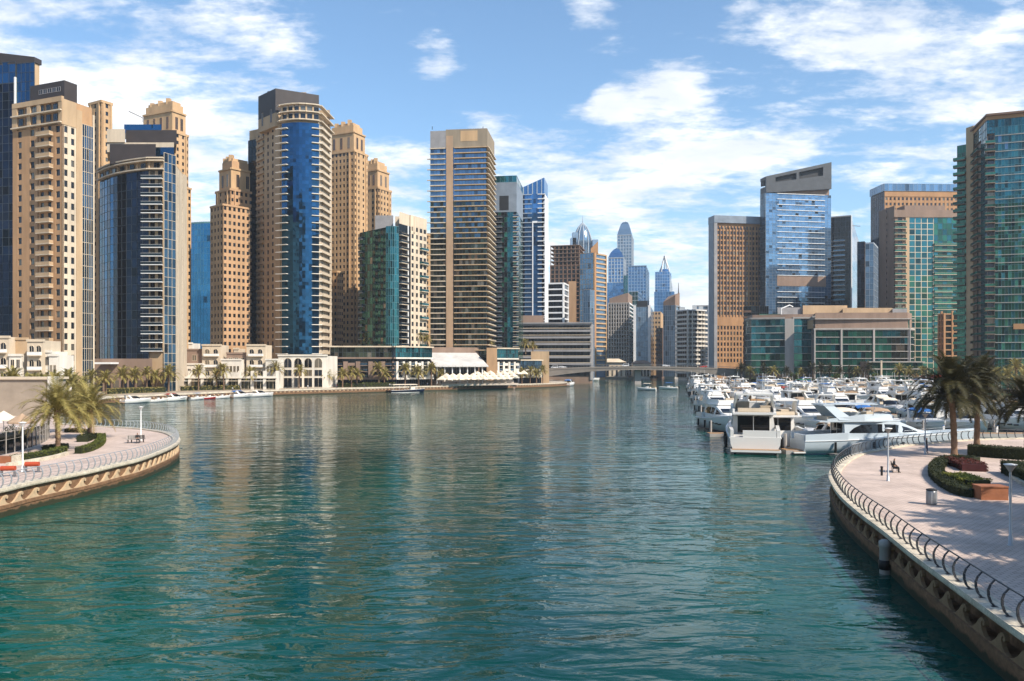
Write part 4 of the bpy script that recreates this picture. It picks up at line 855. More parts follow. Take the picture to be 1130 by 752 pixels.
B.glass(f, U(1030), f.L, G0, zt, 8, nf+4, 'glass_teal', 'mullion_dark', mats=lambda i, k: 'glass_green' if (i+k) % 3 else 'glass_teal'); B.balc(f, U(1030), U(1062), zb+.3, zt-14, nf-4, 1.6, 'cream', 'glass_green', 1.0)
B.fb(f, -.5, f.L, -3, .8, zt+.01, Z(232, d), 'umber', 'roof_slab'); B.fb(f, U(1000), U(1045), -12, -2, Z(232, d), Z(226, d), 'umber', 'penthouse'); B.fb(f, 1, f.L, -2.9, -1.5, Z(238, d), Z(234, d), 'dark', 'roof_slab'); B.finish()

# brown framed mid-rise in front of it
ch = [W(1036, 485), W(1042, 478), W(1078, 476)]; B = Bld('apartment_building', 'mid rise of orange brown frames and dark glass left of the big teal tower', 'apartment building', ch, 18); zt = Z(346, 477); B.core('brown', zt, ins=.8)
for F, c in ((B.F[0], 2), (B.F[1], 4)):
    B.glass(F, 0, F.L, G0, zt, c, 9, 'glass_olive', None, n=-.4)
    for i in range(c+1): B.fb(F, F.L*i/c-.5, F.L*i/c+.5, -.6, .5, G0, zt+(1.5 if i % 2 else .2), 'orange_brown', 'frame')
    B.bands(F, 0, F.L, zt-31.5, zt, 9, .7, .3, 'orange_brown', 'frame')
B.finish()

# large teal tower at the right edge
d = 345; ch = [W(1056, 374), W(1067, 371), W(1075, 367), W(1089, 346), W(1165, 337)]; B = Bld('glass_tower', 'huge teal glass apartment tower filling the right edge, brown eaves', TC, ch, 26)
F0, F1, F2, f = B.F[:4]; zt = Z(150, d); fh = 3.36; nf = int((zt-Z(404, d))/fh); zb = zt-nf*fh; B.core('umber', Z(162, 372), ins=.8); ztop = Z(133, 346); zw = Z(160, 372)
B.glass(F0, 0, F0.L, G0, zw, 4, nf+3, 'glass_green', 'mullion_dark', n=-.4); B.balc(F0, -1.2, F0.L*.9, zb, zb+nf*fh, nf, 2.0, 'umber', 'glass_green', 1.0, n=-.4)
B.fb(F1, 0, F1.L, -.8, .5, G0, Z(141, 370), 'beige', 'pier')
B.punch(F2, 0, F2.L*.55, zb, zt, 1, nf, 3.2, 2.4, 'umber'); B.balc(F2, 0, F2.L*.55, zb+.2, zt+.2, nf, 1.6, 'umber', 'glass_green', .9); B.glass(F2, F2.L*.56, F2.L, G0, ztop, 4, nf+5, 'glass_teal', 'mullion_dark'); B.glass(F2, 0, F2.L*.55, zt+1, ztop, 3, 4, 'glass_teal', 'mullion_dark')
U = lambda px: f.L*(px-1089)/76.0
B.block([F2.at(.4, -.6), f.at(.2, -.9), f.at(f.L, -.9), f.at(f.L, -18)], Z(162, 372), ztop-.3, 'umber', 'penthouse')
B.glass(f, U(1098), f.L, G0, ztop, 18, nf+7, 'glass_teal', 'mullion_teal', mw=.07, mats=lambda i, k: 'glass_green' if k < 24 and (i*5+k*3) % 4 else ('glass_sky' if (i*7+k) % 13 == 0 and k > 30 else 'glass_teal'))
B.glass(f, 0, U(1098), zt+1, ztop, 3, 4, 'glass_teal', 'mullion_dark'); B.punch(f, 0, U(1098), zb, zt, 1, nf, 2.4, 2.5, 'umber'); B.balc(f, -.8, U(1098), zb+.2, zt+.2, nf, 1.5, 'umber', 'glass_green', 1.0)
B.bands(f, U(1098), f.L, zb, zt, nf, .28, .40, 'concrete')
Pi = [F2.at(0, .3), f.at(-.1, .5), f.at(f.L, .3), f.at(f.L, -18)]; B.block(Pi, ztop, ztop+1.5, 'orange_brown', 'eaves'); Pe = [F2.at(-1.4, 1.4), f.at(-.5, 1.8), f.at(f.L, 1.6), f.at(f.L, -19)]; B.block(Pe, ztop+1.51, ztop+2.3, 'brown', 'eaves')
B.fb(f, U(1118), U(1150), .6, 1.4, Z(364, d), Z(358, d), 'orange_brown', 'sign_canopy'); B.finish()

# dark block left of the podium and the long green glass podium itself
ch = [W(820, 515), W(838, 512), W(848, 512)]; B = Bld('apartment_building', 'dark mid rise with stacked balconies between the hotel and green podium', 'apartment building', ch, 16); zt = Z(338, 512); B.core('brown', zt)
for F in B.F[:2]: B.glass(F, .4, F.L, G0, zt, 4, 12, 'glass_dark', 'mullion_dark')
B.balc(B.F[0], 0, B.F[0].L*.5, zt-44, zt, 12, 1.5, 'brown', 'brown', 1); B.finish()
ch = [W(823, 500), W(829, 486), W(866, 480), W(875, 479), W(897, 478), W(898, 466), W(1003, 463), W(1008, 472)]
B = Bld('office_building', 'long green glass waterfront office with beige bands behind the yachts', 'office building', ch, 35)
zt = Z(352, 480); fh = 4.05; nf = int((zt-G0-1)/fh); zb = zt-nf*fh; B.core('umber', Z(347, 480), ins=.8); z2 = Z(364, 464); nf2 = int((z2-G0)/fh)
for k, F in enumerate(B.F[:7]):
    top, n_ = (zt, nf) if k < 5 else (z2, nf2); z0_ = top-n_*fh; c = max(1, int(F.L/2.4))
    if k == 2: B.fb(F, 0, F.L, -.8, .9, G0, zt, 'concrete', 'pier'); continue
    B.glass(F, 0, F.L, z0_, top, c, n_, 'glass_green', 'mullion_dark', mats=(lambda i, q: 'glass_teal' if (i//4+q) % 5 == 0 else ('glass_olive' if (i//9) % 3 == 2 else 'glass_green')) if k > 4 else (lambda i, q: 'glass_teal' if i < 10 and q > 2 else 'glass_green'), mw=.08)
    B.bands(F, -.02, F.L+.02, z0_, top, n_, .36, .45, 'concrete'); B.fb(F, -.1, F.L+.1, -.8, .8, top, top+.9, 'concrete', 'cornice')
    if k in (3, 4, 6): B.fb(F, -.5, .5, -.6, .8, G0, top, 'concrete', 'pier')
f = B.F[5]; B.fb(B.F[5], 0, .8, -.6, .9, G0, z2, 'concrete', 'pier'); f = B.F[6-1]
for t_ in (.28, .62): B.fb(B.F[5], B.F[5].L*t_, B.F[5].L*t_+1.0, -.4, .9, G0, z2+.5, 'concrete', 'pier')
a, b = W(899, 468), W(1003, 466); B.block([a, b, (b[0]+1, b[1]+22), (a[0]-1, a[1]+22)], z2+.95, Z(353, 468), 'beige', 'terrace_storey'); F9 = Face((a[0], a[1]-.6), (b[0], b[1]-.6)); B.glass(F9, 0, F9.L, z2+1, Z(353.5, 468), 22, 1, 'glass_green', 'mullion_dark', 'terrace_glass'); B.fb(F9, -1, F9.L+2, -8, 2.5, Z(353, 468), Z(352, 468), 'concrete', 'roof_slab')
box_on(B, 858, 886, 494, 14, Z(350, 480), Z(339, 490), 'grey', 'penthouse'); box_on(B, 886, 935, 492, 20, Z(350, 480), Z(337, 490), 'beige', 'penthouse'); box_on(B, 930, 985, 486, 16, Z(352, 480), Z(340, 486), 'beige', 'penthouse'); box_on(B, 985, 1001, 484, 14, Z(352, 480), Z(341, 486), 'grey', 'penthouse'); box_on(B, 838, 862, 492, 12, Z(350, 480), Z(346, 486), 'glass_green', 'penthouse')
m = B.mb('roof_crane'); c = W(862, 484); m.tube([(c[0], c[1], Z(352, 484)), (c[0], c[1], Z(341, 484))], .4, 'white', 5); m.tube([(c[0], c[1], Z(341, 484)), (c[0]+5, c[1], Z(337, 484)), (c[0]+7, c[1], Z(339, 484))], .4, 'white', 5)
# lower wing by the water
a, b = W(958, 456), W(1018, 452); B.block([a, b, (b[0]+1, b[1]+10), (a[0]-1, a[1]+10)], G0, Z(399, 455), 'umber', 'lower_wing'); F8 = Face(a, b); B.glass(F8, 0, F8.L, G0, Z(400, 455), 12, 3, 'glass_green', 'mullion_dark', 'lower_wing_glass', n=.1); B.bands(F8, -1, F8.L+1, G0, Z(399, 455), 3, .6, 1.2, 'concrete', 'lower_wing_bands'); B.fb(F8, F8.L*.22, F8.L*.25, -.3, 1.3, G0, Z(398, 455), 'cream', 'pier')
B.finish()
# low canopies and kiosks by the right quay
r = empty('kiosk', (*W(1027, 404), G0), 'tan kiosk with an orange striped awning behind the dark palms', 'kiosk')
m = MB(); m.box(-5, 5, 0, 6, 0, 4, 'tan'); m.build('wall', r); m = MB(); m.loft([[(-5.5, -3, 3.4), (5.5, -3, 3.4), (5.5, 0, 4.6), (-5.5, 0, 4.6)], [(-5.5, -3, 3.55), (5.5, -3, 3.55), (5.5, 0, 4.75), (-5.5, 0, 4.75)]], 'orange'); m.build('awning', r)

# ------------------------------------------------------------------ low buildings of the left bank
def villa_row(name, label, px0, px1, d, spec, group=None):
    """stepped white villas: each spec is (from, to, top row, set back, material, window columns, floors, arched)"""
    c = W((px0+px1)/2, d); B = Bld(name, label, 'townhouses', [W(px0, d), W(px1, d)], 14); 
    for (a, b, y, sb, mt, cols, nf, arch) in spec:
        p, q = W(a, d+sb), W(b, d+sb); zt = Z(y, d+sb); part = 'villa_wing'
        B.block([p, q, (q[0], q[1]+9), (p[0], p[1]+9)], G0-1, zt, mt, part); F = Face(p, q); B.fb(F, -.15, F.L+.15, -.6, .3, zt-.35, zt+.35, mt, 'parapet')
        if cols: 
            h = (zt-G0)/nf; B.flat(F, F.L*.06, F.L*.94, G0, zt-.5, cols, nf, min(1.7, F.L/cols*.5), min(2.3, h*.6), 'cream', arch, .22)
            for k in range(1, nf): B.balc(F, F.L*.12, F.L*.88, G0+h*k, G0+h*(k+1), 1, 1.1, mt, 'white', .9) if arch else None
    return B.finish()
villa_row('townhouse_row', 'white and tan terraced villas left of the blue glass tower', 194, 308, 336, [
    (194, 207, 399, 4, 'umber', 2, 2, False), (206, 223, 386, 5, 'umber', 1, 3, False), (223, 244, 381, 3, 'cream', 2, 4, True), (194, 224, 402, 0, 'cream_white', 5, 2, False), (244, 266, 397, 0, 'cream_white', 5, 2, False), (250, 272, 390, 5, 'umber', 3, 3, False),
    (272, 293, 381, 3, 'cream', 2, 4, True), (293, 306, 397, 1, 'cream_white', 3, 2, False), (196, 204, 390, 6, 'cream', 1, 3, False), (208, 212, 379, 7, 'cream_white', 0, 1, False), (258, 263, 385, 6.5, 'cream', 0, 1, False)])
villa_row('townhouse_row', 'white terraced villas at the far left below the beige tower', -45, 66, 236, [
    (-45, -10, 372, 2, 'cream', 3, 4, True), (-12, 10, 372, 1, 'cream', 2, 4, True), (8, 30, 374, 4, 'beige', 0, 1, False), (30, 48, 376, 0, 'cream', 2, 4, True), (48, 56, 388, 1, 'cream_white', 1, 3, False), (54, 63, 392, .5, 'cream_white', 2, 2, False), (10, 24, 392, .5, 'cream_white', 2, 3, False)])
# shop arcade at the foot of the villas
c0, c1 = W(196, 326), W(306, 328); B = Bld('arcade', 'white walled shop arcade with pale awnings along the left quay', 'arcade', [c0, c1], 6); F = B.F[0]; B.core('umber', G0+4.8)
for i in range(9): B.fb(F, F.L*i/8-.6, F.L*i/8+.6, -.5, .6, G0, G0+7.5, 'cream_white', 'pier')
B.glass(F, 0, F.L, G0+.2, G0+4.4, 24, 1, 'glass_olive', 'cream', 'shop_front', n=.1); B.fb(F, 0, F.L, -.4, 1.0, G0+4.5, G0+5.3, 'cream_white', 'parapet')
for i in range(8): B.fb(F, F.L*(i+.15)/8, F.L*(i+.85)/8, .2, 2.3, G0+3.4, G0+3.55, 'cream_canvas' if i % 3 else 'white', 'awning')
B.finish()
# long podium with glazed top storey
def podium(name, label, chain, ytop, d, bays, D=26):
    B = Bld(name, label, 'podium building', chain, D); zt = Z(ytop, d)
    B.core('umber', zt-.2, ins=1.6); zs = zt-5.2
    for F, (n, wm, gm) in zip(B.F, bays):
        B.glass(F, .2, F.L-.2, zs, zt-.6, n*3, 2, gm, 'mullion_dark'); B.fb(F, -.3, F.L+.3, -1.8, .9, zt-.6, zt, 'cream', 'roof_slab'); B.fb(F, 0, F.L, -1.7, .7, zs-.7, zs, wm, 'roof_slab')
        B.glass(F, 0, F.L, G0+4, zs-.7, n*2, 3, 'glass_dark', 'mullion_dark', n=-1.4); nfl = 3; fh = (zs-.7-G0-4)/nfl
        for i in range(n):
            a = F.L*(i+.08)/n; B.fb(F, a, a+F.L*.34/n, -1.6, .6, G0+3.8, zs-1.9, wm, 'pier'); B.balc(F, a+F.L*.36/n, a+F.L*.92/n, G0+4.2, zs-.8, nfl, 1.2, wm, wm if i % 2 else 'glass_strip', 1.0, n=-.5)
        B.fb(F, 0, F.L, -1.7, 1.2, G0+3.2, G0+3.8, wm, 'canopy'); B.glass(F, 0, F.L, G0, G0+3.2, n*3, 1, 'glass_dark', 'mullion_dark', 'shop_front', n=-.6)
    return B
B = podium('podium_building', 'long podium of dark and white piers under a glazed top storey', [W(364, 372), W(433, 374), W(436, 373), W(477, 388)], 382, 374, [(5, 'umber', 'glass_olive'), (1, 'umber', 'glass_strip'), (6, 'cream_white', 'glass_teal')]); B.finish()  # umber on the left bays paints the shade they stand in
B = podium('podium_building', 'short white podium with glazed top right of the sloping canopy', [W(548, 408), W(572, 414)], 384, 410, [(4, 'cream_white', 'glass_teal')], 20); box_on(B, 537, 548.5, 404, 14, G0, Z(384, 404), 'tan_deep', 'stair_tower'); B.finish()
B = podium('podium_building', 'low white terrace building near the left end of the bridge', [W(574, 430), W(598, 440)], 397, 434, [(4, 'cream_white', 'glass_strip')], 12); box_on(B, 586, 606, 446, 10, G0, Z(388, 446), 'beige', 'stair_tower'); B.finish()
# sloping canopy pavilion
c0, c1 = W(478, 392), W(536, 402); B = Bld('pavilion', 'pavilion with a large white sloping canopy roof on columns', 'pavilion', [c0, c1], 22); F = B.F[0]; z0_, z1_ = Z(404, 396), Z(389, 396)
b = B.mb('canopy_roof'); b.xf = (F.ang, F.o[0], F.o[1], 0); b.add([(0, -4, z0_), (F.L, -4, z0_), (F.L, 14, z1_), (0, 14, z1_), (0, -4, z0_-.5), (F.L, -4, z0_-.5), (F.L, 14, z1_-.5), (0, 14, z1_-.5)], [(0, 1, 2, 3), (7, 6, 5, 4), (0, 4, 5, 1), (1, 5, 6, 2), (2, 6, 7, 3), (3, 7, 4, 0)], 'canopy_grey')
for i in range(1, 8): b.box(F.L*i/8-.12, F.L*i/8+.12, -4.05, -3.8, z0_-.5, z0_+.1, 'concrete')
b.xf = None
for i in range(7): a = F.at(F.L*(i+.3)/7, 2.5); B.mb('column').tube([(a[0], a[1], G0), (a[0], a[1], z0_-.2)], .3, 'white', 8)
B.fb(F, 1, F.L-1, -12, -6, G0, z0_+1, 'umber', 'rear_wall'); B.glass(F, 2, F.L-2, G0, z0_-.5, 12, 1, 'glass_dark', 'cream', 'shop_front', n=-5.5); B.fb(F, -1, F.L+2, -20, -14.2, G0, Z(383, 400), 'umber', 'rear_wall'); B.finish()
# beige blank building and terrace beside the left promenade
r = empty('restaurant_building', (*W(20, 158), G0), 'large plain beige restaurant building behind the left promenade palms', 'building')
x0, x1 = W(-120, 158)[0]-r.location.x, W(54, 158)[0]-r.location.x; H_ = Z(419, 158)-G0
m = MB(); m.box(x0, x1, 0, 6, 0, H_, 'wall_stone'); m.build('wall', r); m = MB(); m.box(x0-.3, x1+.4, -.4, 6.4, H_, H_+.45, 'cream'); m.box(x1+.01, x1+1.2, -.5, 1.2, -.02, H_+.6, 'cream_white'); m.build('coping', r)
m = MB(); m.box(x0, x0+8.5, -6, -.01, 0, H_*.72, 'cream_white'); m.build('white_wing', r); m = MB(); m.box(x0+7, x0+8.3, -6.08, -5.9, 1.2, 3.2, 'window'); m.build('window', r)

# ------------------------------------------------------------------ the bridge
r = empty('road_bridge', (0, 500, 0), 'low arched grey road bridge across the far end of the water', 'bridge')
xs = [15+(142-15)*i/24 for i in range(25)]; top = lambda x: 9.3+1.7*(1-((x-78)/63)**2); bot = lambda x: top(x)-2.0-3.6*abs((x-78)/63)**2.2
m = MB(); m.loft([[(x, 0, bot(x)), (x, 0, top(x)), (x, 14, top(x)), (x, 14, bot(x))] for x in xs], 'bridge_stone'); m.build('deck', r)
m = MB(); m.loft([[(x, -.25, top(x)-.75), (x, -.25, top(x)+.25), (x, .2, top(x)+.25), (x, .2, top(x)-.75)] for x in xs], 'bridge_stone'); m.build('parapet', r)
m = MB(); m.tube([(x, -.05, top(x)+1.15) for x in xs], .09, 'steel', 4)
for i in range(75): x = 15+127*i/74; m.box(x-.05, x+.05, -.09, .01, top(x)+.2, top(x)+1.15, 'steel')
m.build('handrail', r)
for a, b in ((-30, 17), (139, 200)): m = MB(); m.box(a, b, .1, 13.9, 0, top(16)-1.0, 'bridge_stone'); m.build('abutment', r)
m = MB(); m.box(76, 80, 5, 9, -1, bot(78)+.2, 'concrete'); m.build('pier', r)

# ------------------------------------------------------------------ towers standing outside the frame: mirrored in the glass, shading the near water
ORD = ['first', 'second', 'third', 'fourth', 'fifth', 'sixth', 'seventh', 'eighth', 'ninth', 'tenth', 'eleventh']
for i, (x0, x1, y, h, mt, gl) in enumerate(((-520, -470, -250, 150, 'tan', 'glass_navy'), (-440, -405, -300, 215, 'beige', 'glass_dark'), (-360, -310, -240, 130, 'umber', 'glass_navy'), (-285, -250, -290, 190, 'tan_deep', 'glass_dark'), (-215, -175, -260, 160, 'grey', 'glass_green'), (-140, -110, -310, 230, 'beige', 'glass_navy'), (-70, -20, -270, 120, 'umber', 'glass_dark'), (60, 100, -330, 200, 'tan', 'glass_navy'), (180, 230, -280, 150, 'grey', 'glass_dark'), (330, 380, -320, 210, 'beige', 'glass_green'), (450, 520, -300, 170, 'tan_deep', 'glass_navy'))):
    B = Bld('apartment_tower', f'residential tower behind the camera, {ORD[i]} from the left of the opposite bank', TC, [(x1, y), (x0, y)], -30, 'towers behind the camera', back=[(x0, y-30), (x1, y-30)]); B.core(mt, h); f = B.F[0]; nf = int(h/8)
    B.glass(f, f.L*.3, f.L*.7, 0, h-4, 4, nf, gl, mt, mw=1.2, hw=1.6); B.bands(f, 0, f.L, 4, h, nf, 1.4, .6, mt); B.finish()
land('rear_bank_ground', [(-900, -200), (900, -200), (900, -900), (-900, -900)], 'land')
land('near_bank_ground', [(60, -90), (60, 11.99), (140, 11.99), (140, -90)], 'land')
B = Bld('apartment_tower', 'apartment block beside the right promenade whose shade falls on the near water', TC, [(74, -9), (74, -50)], 16, back=[(90, -50), (90, -9)]); B.core('beige', 66); f = B.F[0]
B.punch(f, 0, f.L, G0, 64, 10, 18, 1.8, 2.2, 'beige'); B.finish()
# ------------------------------------------------------------------ boats
def hull_secs(Ln, Bm, fb_s, fb_b, n=14, draft=.5, flare=.0, transom=.92):
    secs = []
    for i in range(n+1):
        t = i/n; x = -Ln/2+Ln*t; b = Bm/2*(transom+(1-transom)*min(1, t*3))*(1 if t < .5 else max(.015, 1-((t-.5)/.5)**2.3)); z = fb_s+(fb_b-fb_s)*t**1.6
        xo = 0 if t < .7 else (t-.7)/.3*Ln*.05
        k = .80-.28*max(0, (t-.4)/.6)
        secs.append([(x, 0, -draft*(1-t**3)), (x+xo*.2, -b*k, -.05+.15*t), (x+xo*.55, -b*.97, z*.55), (x+xo, -b, z), (x+xo, b, z), (x+xo*.55, b*.97, z*.55), (x+xo*.2, b*k, -.05+.15*t)])
    return secs
def hull(Ln, Bm, fs, fb, mat='gelcoat', stripe='navy', **kw):
    m = MB(); S_ = hull_secs(Ln, Bm, fs, fb, **kw); n = len(S_[0])
    m.loft([[q[j] for j in (4, 5, 6, 0, 1, 2, 3)] for q in S_], mat, False, False, True)
    m.loft([[q[3], q[4]] for q in S_], 'gelcoat', False, False); m.add(S_[0], [(0, 1, 2, 3, 4, 5, 6)], mat)
    # rubbing strake along the sheer and boot stripe near the water
    for sgn, j in ((-1, 3), (1, 4)): m.tube([(q[j][0], q[j][1]*1.01, q[j][2]-.08) for q in S_], .06, 'white', 4)
    for sgn, j in ((-1, 1), (1, 6)): m.loft([[(q[j][0], q[j][1]*1.03+sgn*.01, q[j][2]-.02), (q[j][0], q[j][1]*1.03+sgn*.03, q[j][2]+.14), (q[j][0], q[j][1]*.9, q[j][2]+.1)] for q in S_[:-2]], stripe)
    return m
def sup(sec, mat, m=None):
    """superstructure: sec = list of (x, half width, z0, z1, top inset)"""
    m = m or MB(); m.loft([[(x, -w, z0), (x, -w, z0+(z1-z0)*.35), (x, -w+ti, z1), (x, w-ti, z1), (x, w, z0+(z1-z0)*.35), (x, w, z0)] for x, w, z0, z1, ti in sec], mat); return m
def rail_path(Ln, Bm, fs, fb, t0, h):
    S_ = hull_secs(Ln, Bm, fs, fb); q = [s for i, s in enumerate(S_) if i/14 >= t0]
    a = [(s[3][0]-.1, s[3][1]*.93, s[3][2]) for s in q]; b = [(s[4][0]-.1, s[4][1]*.93, s[4][2]) for s in q][::-1]; return a+b
def bow_rail(m, *a):
    P = rail_path(*a); h = a[-1]; m.tube([(x, y, z+h) for x, y, z in P], .03, 'steel', 4); m.tube([(x, y, z+h*.5) for x, y, z in P], .018, 'steel', 4)
    for x, y, z in P[::1]: m.tube([(x, y, z), (x, y, z+h)], .022, 'steel', 4)
def seats(m, lst, mat):
    for x0, x1, y0, y1, z0, z1 in lst: m.box(x0, x1, y0, y1, z0, z1, mat)

def flybridge(name, Ln=18.0, Bm=5.6, hmat='gelcoat', canopy=None, hard=True, seat='teak'):
    r = empty(name, (0, 0, 0)); s = Ln/18.0; f0, f1 = 1.75*s, 2.9*s; A = -Ln/2; w = Bm/2
    hull(Ln, Bm, f0, f1, hmat).build('hull', r)
    m = MB(); m.box(A-1.1*s, A+.1, -w*.9, w*.9, .28, .50, 'gelcoat'); m.box(A-1.05*s, A, -w*.86, w*.86, .503, .53, 'teak'); m.build('swim_platform', r)
    m = MB(); S_ = hull_secs(Ln, Bm, f0, f1)      # side decks, foredeck and coamings
    m.loft([[(q[3][0], q[3][1]*.98, q[3][2]+.01), (q[3][0], q[3][1]*.98, q[3][2]+.16), (q[3][0], q[3][1]*.6, q[3][2]+.24), (q[4][0], q[4][1]*.6, q[4][2]+.24), (q[4][0], q[4][1]*.98, q[4][2]+.16), (q[4][0], q[4][1]*.98, q[4][2]+.01)] for q in S_[5:]], 'gelcoat')
    for sg in (-1, 1): m.loft([[(A+.1, sg*w*.90, f0), (A+.1, sg*w*.90, f0+.75*s), (A+.1, sg*w*.78, f0+.75*s), (A+.1, sg*w*.78, f0)], [(A+4.4*s, sg*w*.97, f0), (A+4.4*s, sg*w*.97, f0+1.0*s), (A+4.4*s, sg*w*.84, f0+1.0*s), (A+4.4*s, sg*w*.84, f0)]], 'gelcoat')
    m.box(A+.05, A+.3, -w*.76, w*.45, f0, f0+.72*s, 'gelcoat'); m.build('deck', r)
    m = MB(); m.box(A+.4, A+1.2*s, -w*.7, w*.4, f0+.05, f0+.5*s, seat); m.build('cockpit_seat', r)
    c0, c1 = A+4.2*s, A+12.2*s; zc = f0+2.35*s
    m = sup([(c0, w*.80, f0+.1, zc, .18), (c0+4*s, w*.82, f0+.15, zc, .22), (c1-2.2*s, w*.78, f0+.4, zc-.05, .3), (c1, w*.62, f0+.6*s, f0+1.25*s, .25), (c1+1.8*s, w*.4, f0+.7*s, f0+.85*s, .2)], 'gelcoat'); m.build('cabin', r)
    m = MB(); CS = [(c0, w*.80, f0+.1, zc, .18), (c0+4*s, w*.82, f0+.15, zc, .22), (c1-2.2*s, w*.78, f0+.4, zc-.05, .3), (c1, w*.62, f0+.6*s, f0+1.25*s, .25), (c1+1.8*s, w*.4, f0+.7*s, f0+.85*s, .2)]
    def side(x, z):          # half width of the cabin side at x, z
        for p, q in zip(CS, CS[1:]):
            if x <= q[0]:
                t = max(0, (x-p[0])/(q[0]-p[0])); c = [a+(b-a)*t for a, b in zip(p, q)]; break
        k = (z-c[2])/(c[3]-c[2]); return c[1]-(c[4]*max(0, min(1, (k-.35)/.65)))
    for sg in (-1, 1):
        T = [(0, .95, 1.10), (.06, .94, 1.55), (.16, .94, 1.95), (.40, .94, 2.05), (.66, .95, 1.98), (.84, .98, 1.60), (.97, 1.02, 1.14), (1, 1.03, 1.08)]; lo, hi = [], []
        for t, a, b in T:
            x = c0+.5*s+(c1-.2*s-c0-.5*s)*t; lo.append((x, sg*(side(x, f0+a*s)+.035), f0+a*s)); hi.append((x, sg*(side(x, f0+b*s)+.035), f0+b*s))
        n = len(lo); m.add(lo+hi, [(i, i+1, n+i+1, n+i) for i in range(n-1)], 'boat_glass')
    m.loft([[(c1-2.15*s, -w*.55, zc-.12), (c1-2.15*s, w*.55, zc-.12), (c1-2.3*s, w*.5, zc-.3), (c1-2.3*s, -w*.5, zc-.3)], [(c1+.02, -w*.5, f0+1.32*s), (c1+.02, w*.5, f0+1.32*s), (c1-.3, w*.5, f0+1.0*s), (c1-.3, -w*.5, f0+1.0*s)]], 'boat_glass'); m.build('window_band', r)
    m = MB(); m.box(c0-.06, c0+.1, -w*.62, w*.62, f0+.15, zc-.35, 'boat_glass'); m.build('salon_door', r)
    m = MB()
    for y in (-w*.64, -w*.02, w*.60): m.box(c0-.10, c0+.05, y, y+.09, f0+.1, zc-.25, 'gelcoat')
    m.build('door_frame', r)
    m = MB(); m.loft([[(A+1.6*s, -w*.80, zc-.05), (A+1.6*s, w*.80, zc-.05), (A+1.6*s, w*.80, zc+.16), (A+1.6*s, -w*.80, zc+.16)], [(c0+3*s, -w*.88, zc-.02), (c0+3*s, w*.88, zc-.02), (c0+3*s, w*.88, zc+.2), (c0+3*s, -w*.88, zc+.2)], [(c1-2*s, -w*.6, zc+.02), (c1-2*s, w*.6, zc+.02), (c1-2*s, w*.6, zc+.2), (c1-2*s, -w*.6, zc+.2)]], 'gelcoat')
    for sg in (-1, 1): m.loft([[(A+2.4*s, sg*w*.80, zc+.15), (A+2.4*s, sg*w*.80, zc+.45), (A+2.4*s, sg*w*.72, zc+.45), (A+2.4*s, sg*w*.72, zc+.15)], [(c0+2*s, sg*w*.86, zc+.15), (c0+2*s, sg*w*.84, zc+.95*s), (c0+2*s, sg*w*.76, zc+.95*s), (c0+2*s, sg*w*.76, zc+.15)], [(c1-2.6*s, sg*w*.5, zc+.15), (c1-3.0*s, sg*w*.48, zc+.9*s), (c1-3.1*s, sg*w*.42, zc+.9*s), (c1-2.8*s, sg*w*.42, zc+.15)]], 'gelcoat')
    m.box(c1-3.1*s, c1-2.7*s, -w*.47, w*.47, zc+.15, zc+.85*s, 'gelcoat'); m.build('flybridge', r)
    m = MB(); seats(m, [(A+2.6*s, A+3.3*s, -w*.60, w*.60, zc+.2, zc+.6*s)], seat); m.build('sunpad', r); m = MB(); seats(m, [(c0+1.2*s, c0+3*s, -w*.7, -w*.3, zc+.2, zc+.7*s)], seat); m.build('bench_seat', r); m = MB(); seats(m, [(c0+3.2*s, c0+4*s, w*.1, w*.6, zc+.2, zc+1.1*s)], seat); m.build('helm_seat', r)
    m = MB()
    for sg in (-1, 1): m.loft([[(c0-.6*s, sg*w*.84, zc+.3), (c0+1.0*s, sg*w*.84, zc+.3), (c0+1.0*s, sg*w*.74, zc+.3), (c0-.6*s, sg*w*.74, zc+.3)], [(c0-2.0*s, sg*w*.66, zc+2.0*s), (c0-1.0*s, sg*w*.66, zc+2.0*s), (c0-1.0*s, sg*w*.58, zc+2.0*s), (c0-2.0*s, sg*w*.58, zc+2.0*s)]], 'gelcoat')
    m.box(c0-2.1*s, c0-.9*s, -w*.68, w*.68, zc+2.0*s, zc+2.2*s, 'gelcoat'); m.build('radar_arch', r)
    m = MB(); m.lathe([(.05, zc+2.2*s), (.32, zc+2.25*s), (.34, zc+2.45*s), (.1, zc+2.65*s)], 'white', 8, (c0-1.5*s, .8)); m.tube([(c0-1.5*s, -.9, zc+2.2*s), (c0-1.9*s, -.9, zc+4.4*s)], .03, 'white', 4); m.build('radar_dome', r)
    if canopy or hard:
        mt = canopy or 'gelcoat'; m = MB(); z = zc+2.15*s
        m.loft([[(c0-.9*s, -w*.72, z-.04), (c0-.9*s, 0, z+.05), (c0-.9*s, w*.72, z-.04), (c0-.9*s, w*.72, z+.08), (c0-.9*s, 0, z+.2), (c0-.9*s, -w*.72, z+.08)], [(c0+3.6*s, -w*.66, z-.04), (c0+3.6*s, 0, z+.08), (c0+3.6*s, w*.66, z-.04), (c0+3.6*s, w*.66, z+.06), (c0+3.6*s, 0, z+.2), (c0+3.6*s, -w*.66, z+.06)]], mt)
        m.build('canopy', r)
        for sg in (-1, 1): m = MB(); m.tube([(c0+3.0*s, sg*w*.74, zc+.8*s), (c0+3.3*s, sg*w*.62, z)], .04, 'steel', 4); m.build('canopy_post', r)
    m = MB(); bow_rail(m, Ln, Bm, f0, f1, .55, .75*s); m.build('bow_rail', r)
    for x in (A+3*s, A+7*s, A+10*s):
        for sg in (-1, 1): m = MB(); m.tube([(x, sg*(w+.12), f0-.2), (x, sg*(w+.14), .35)], .16, 'black', 6); m.build('fender', r)
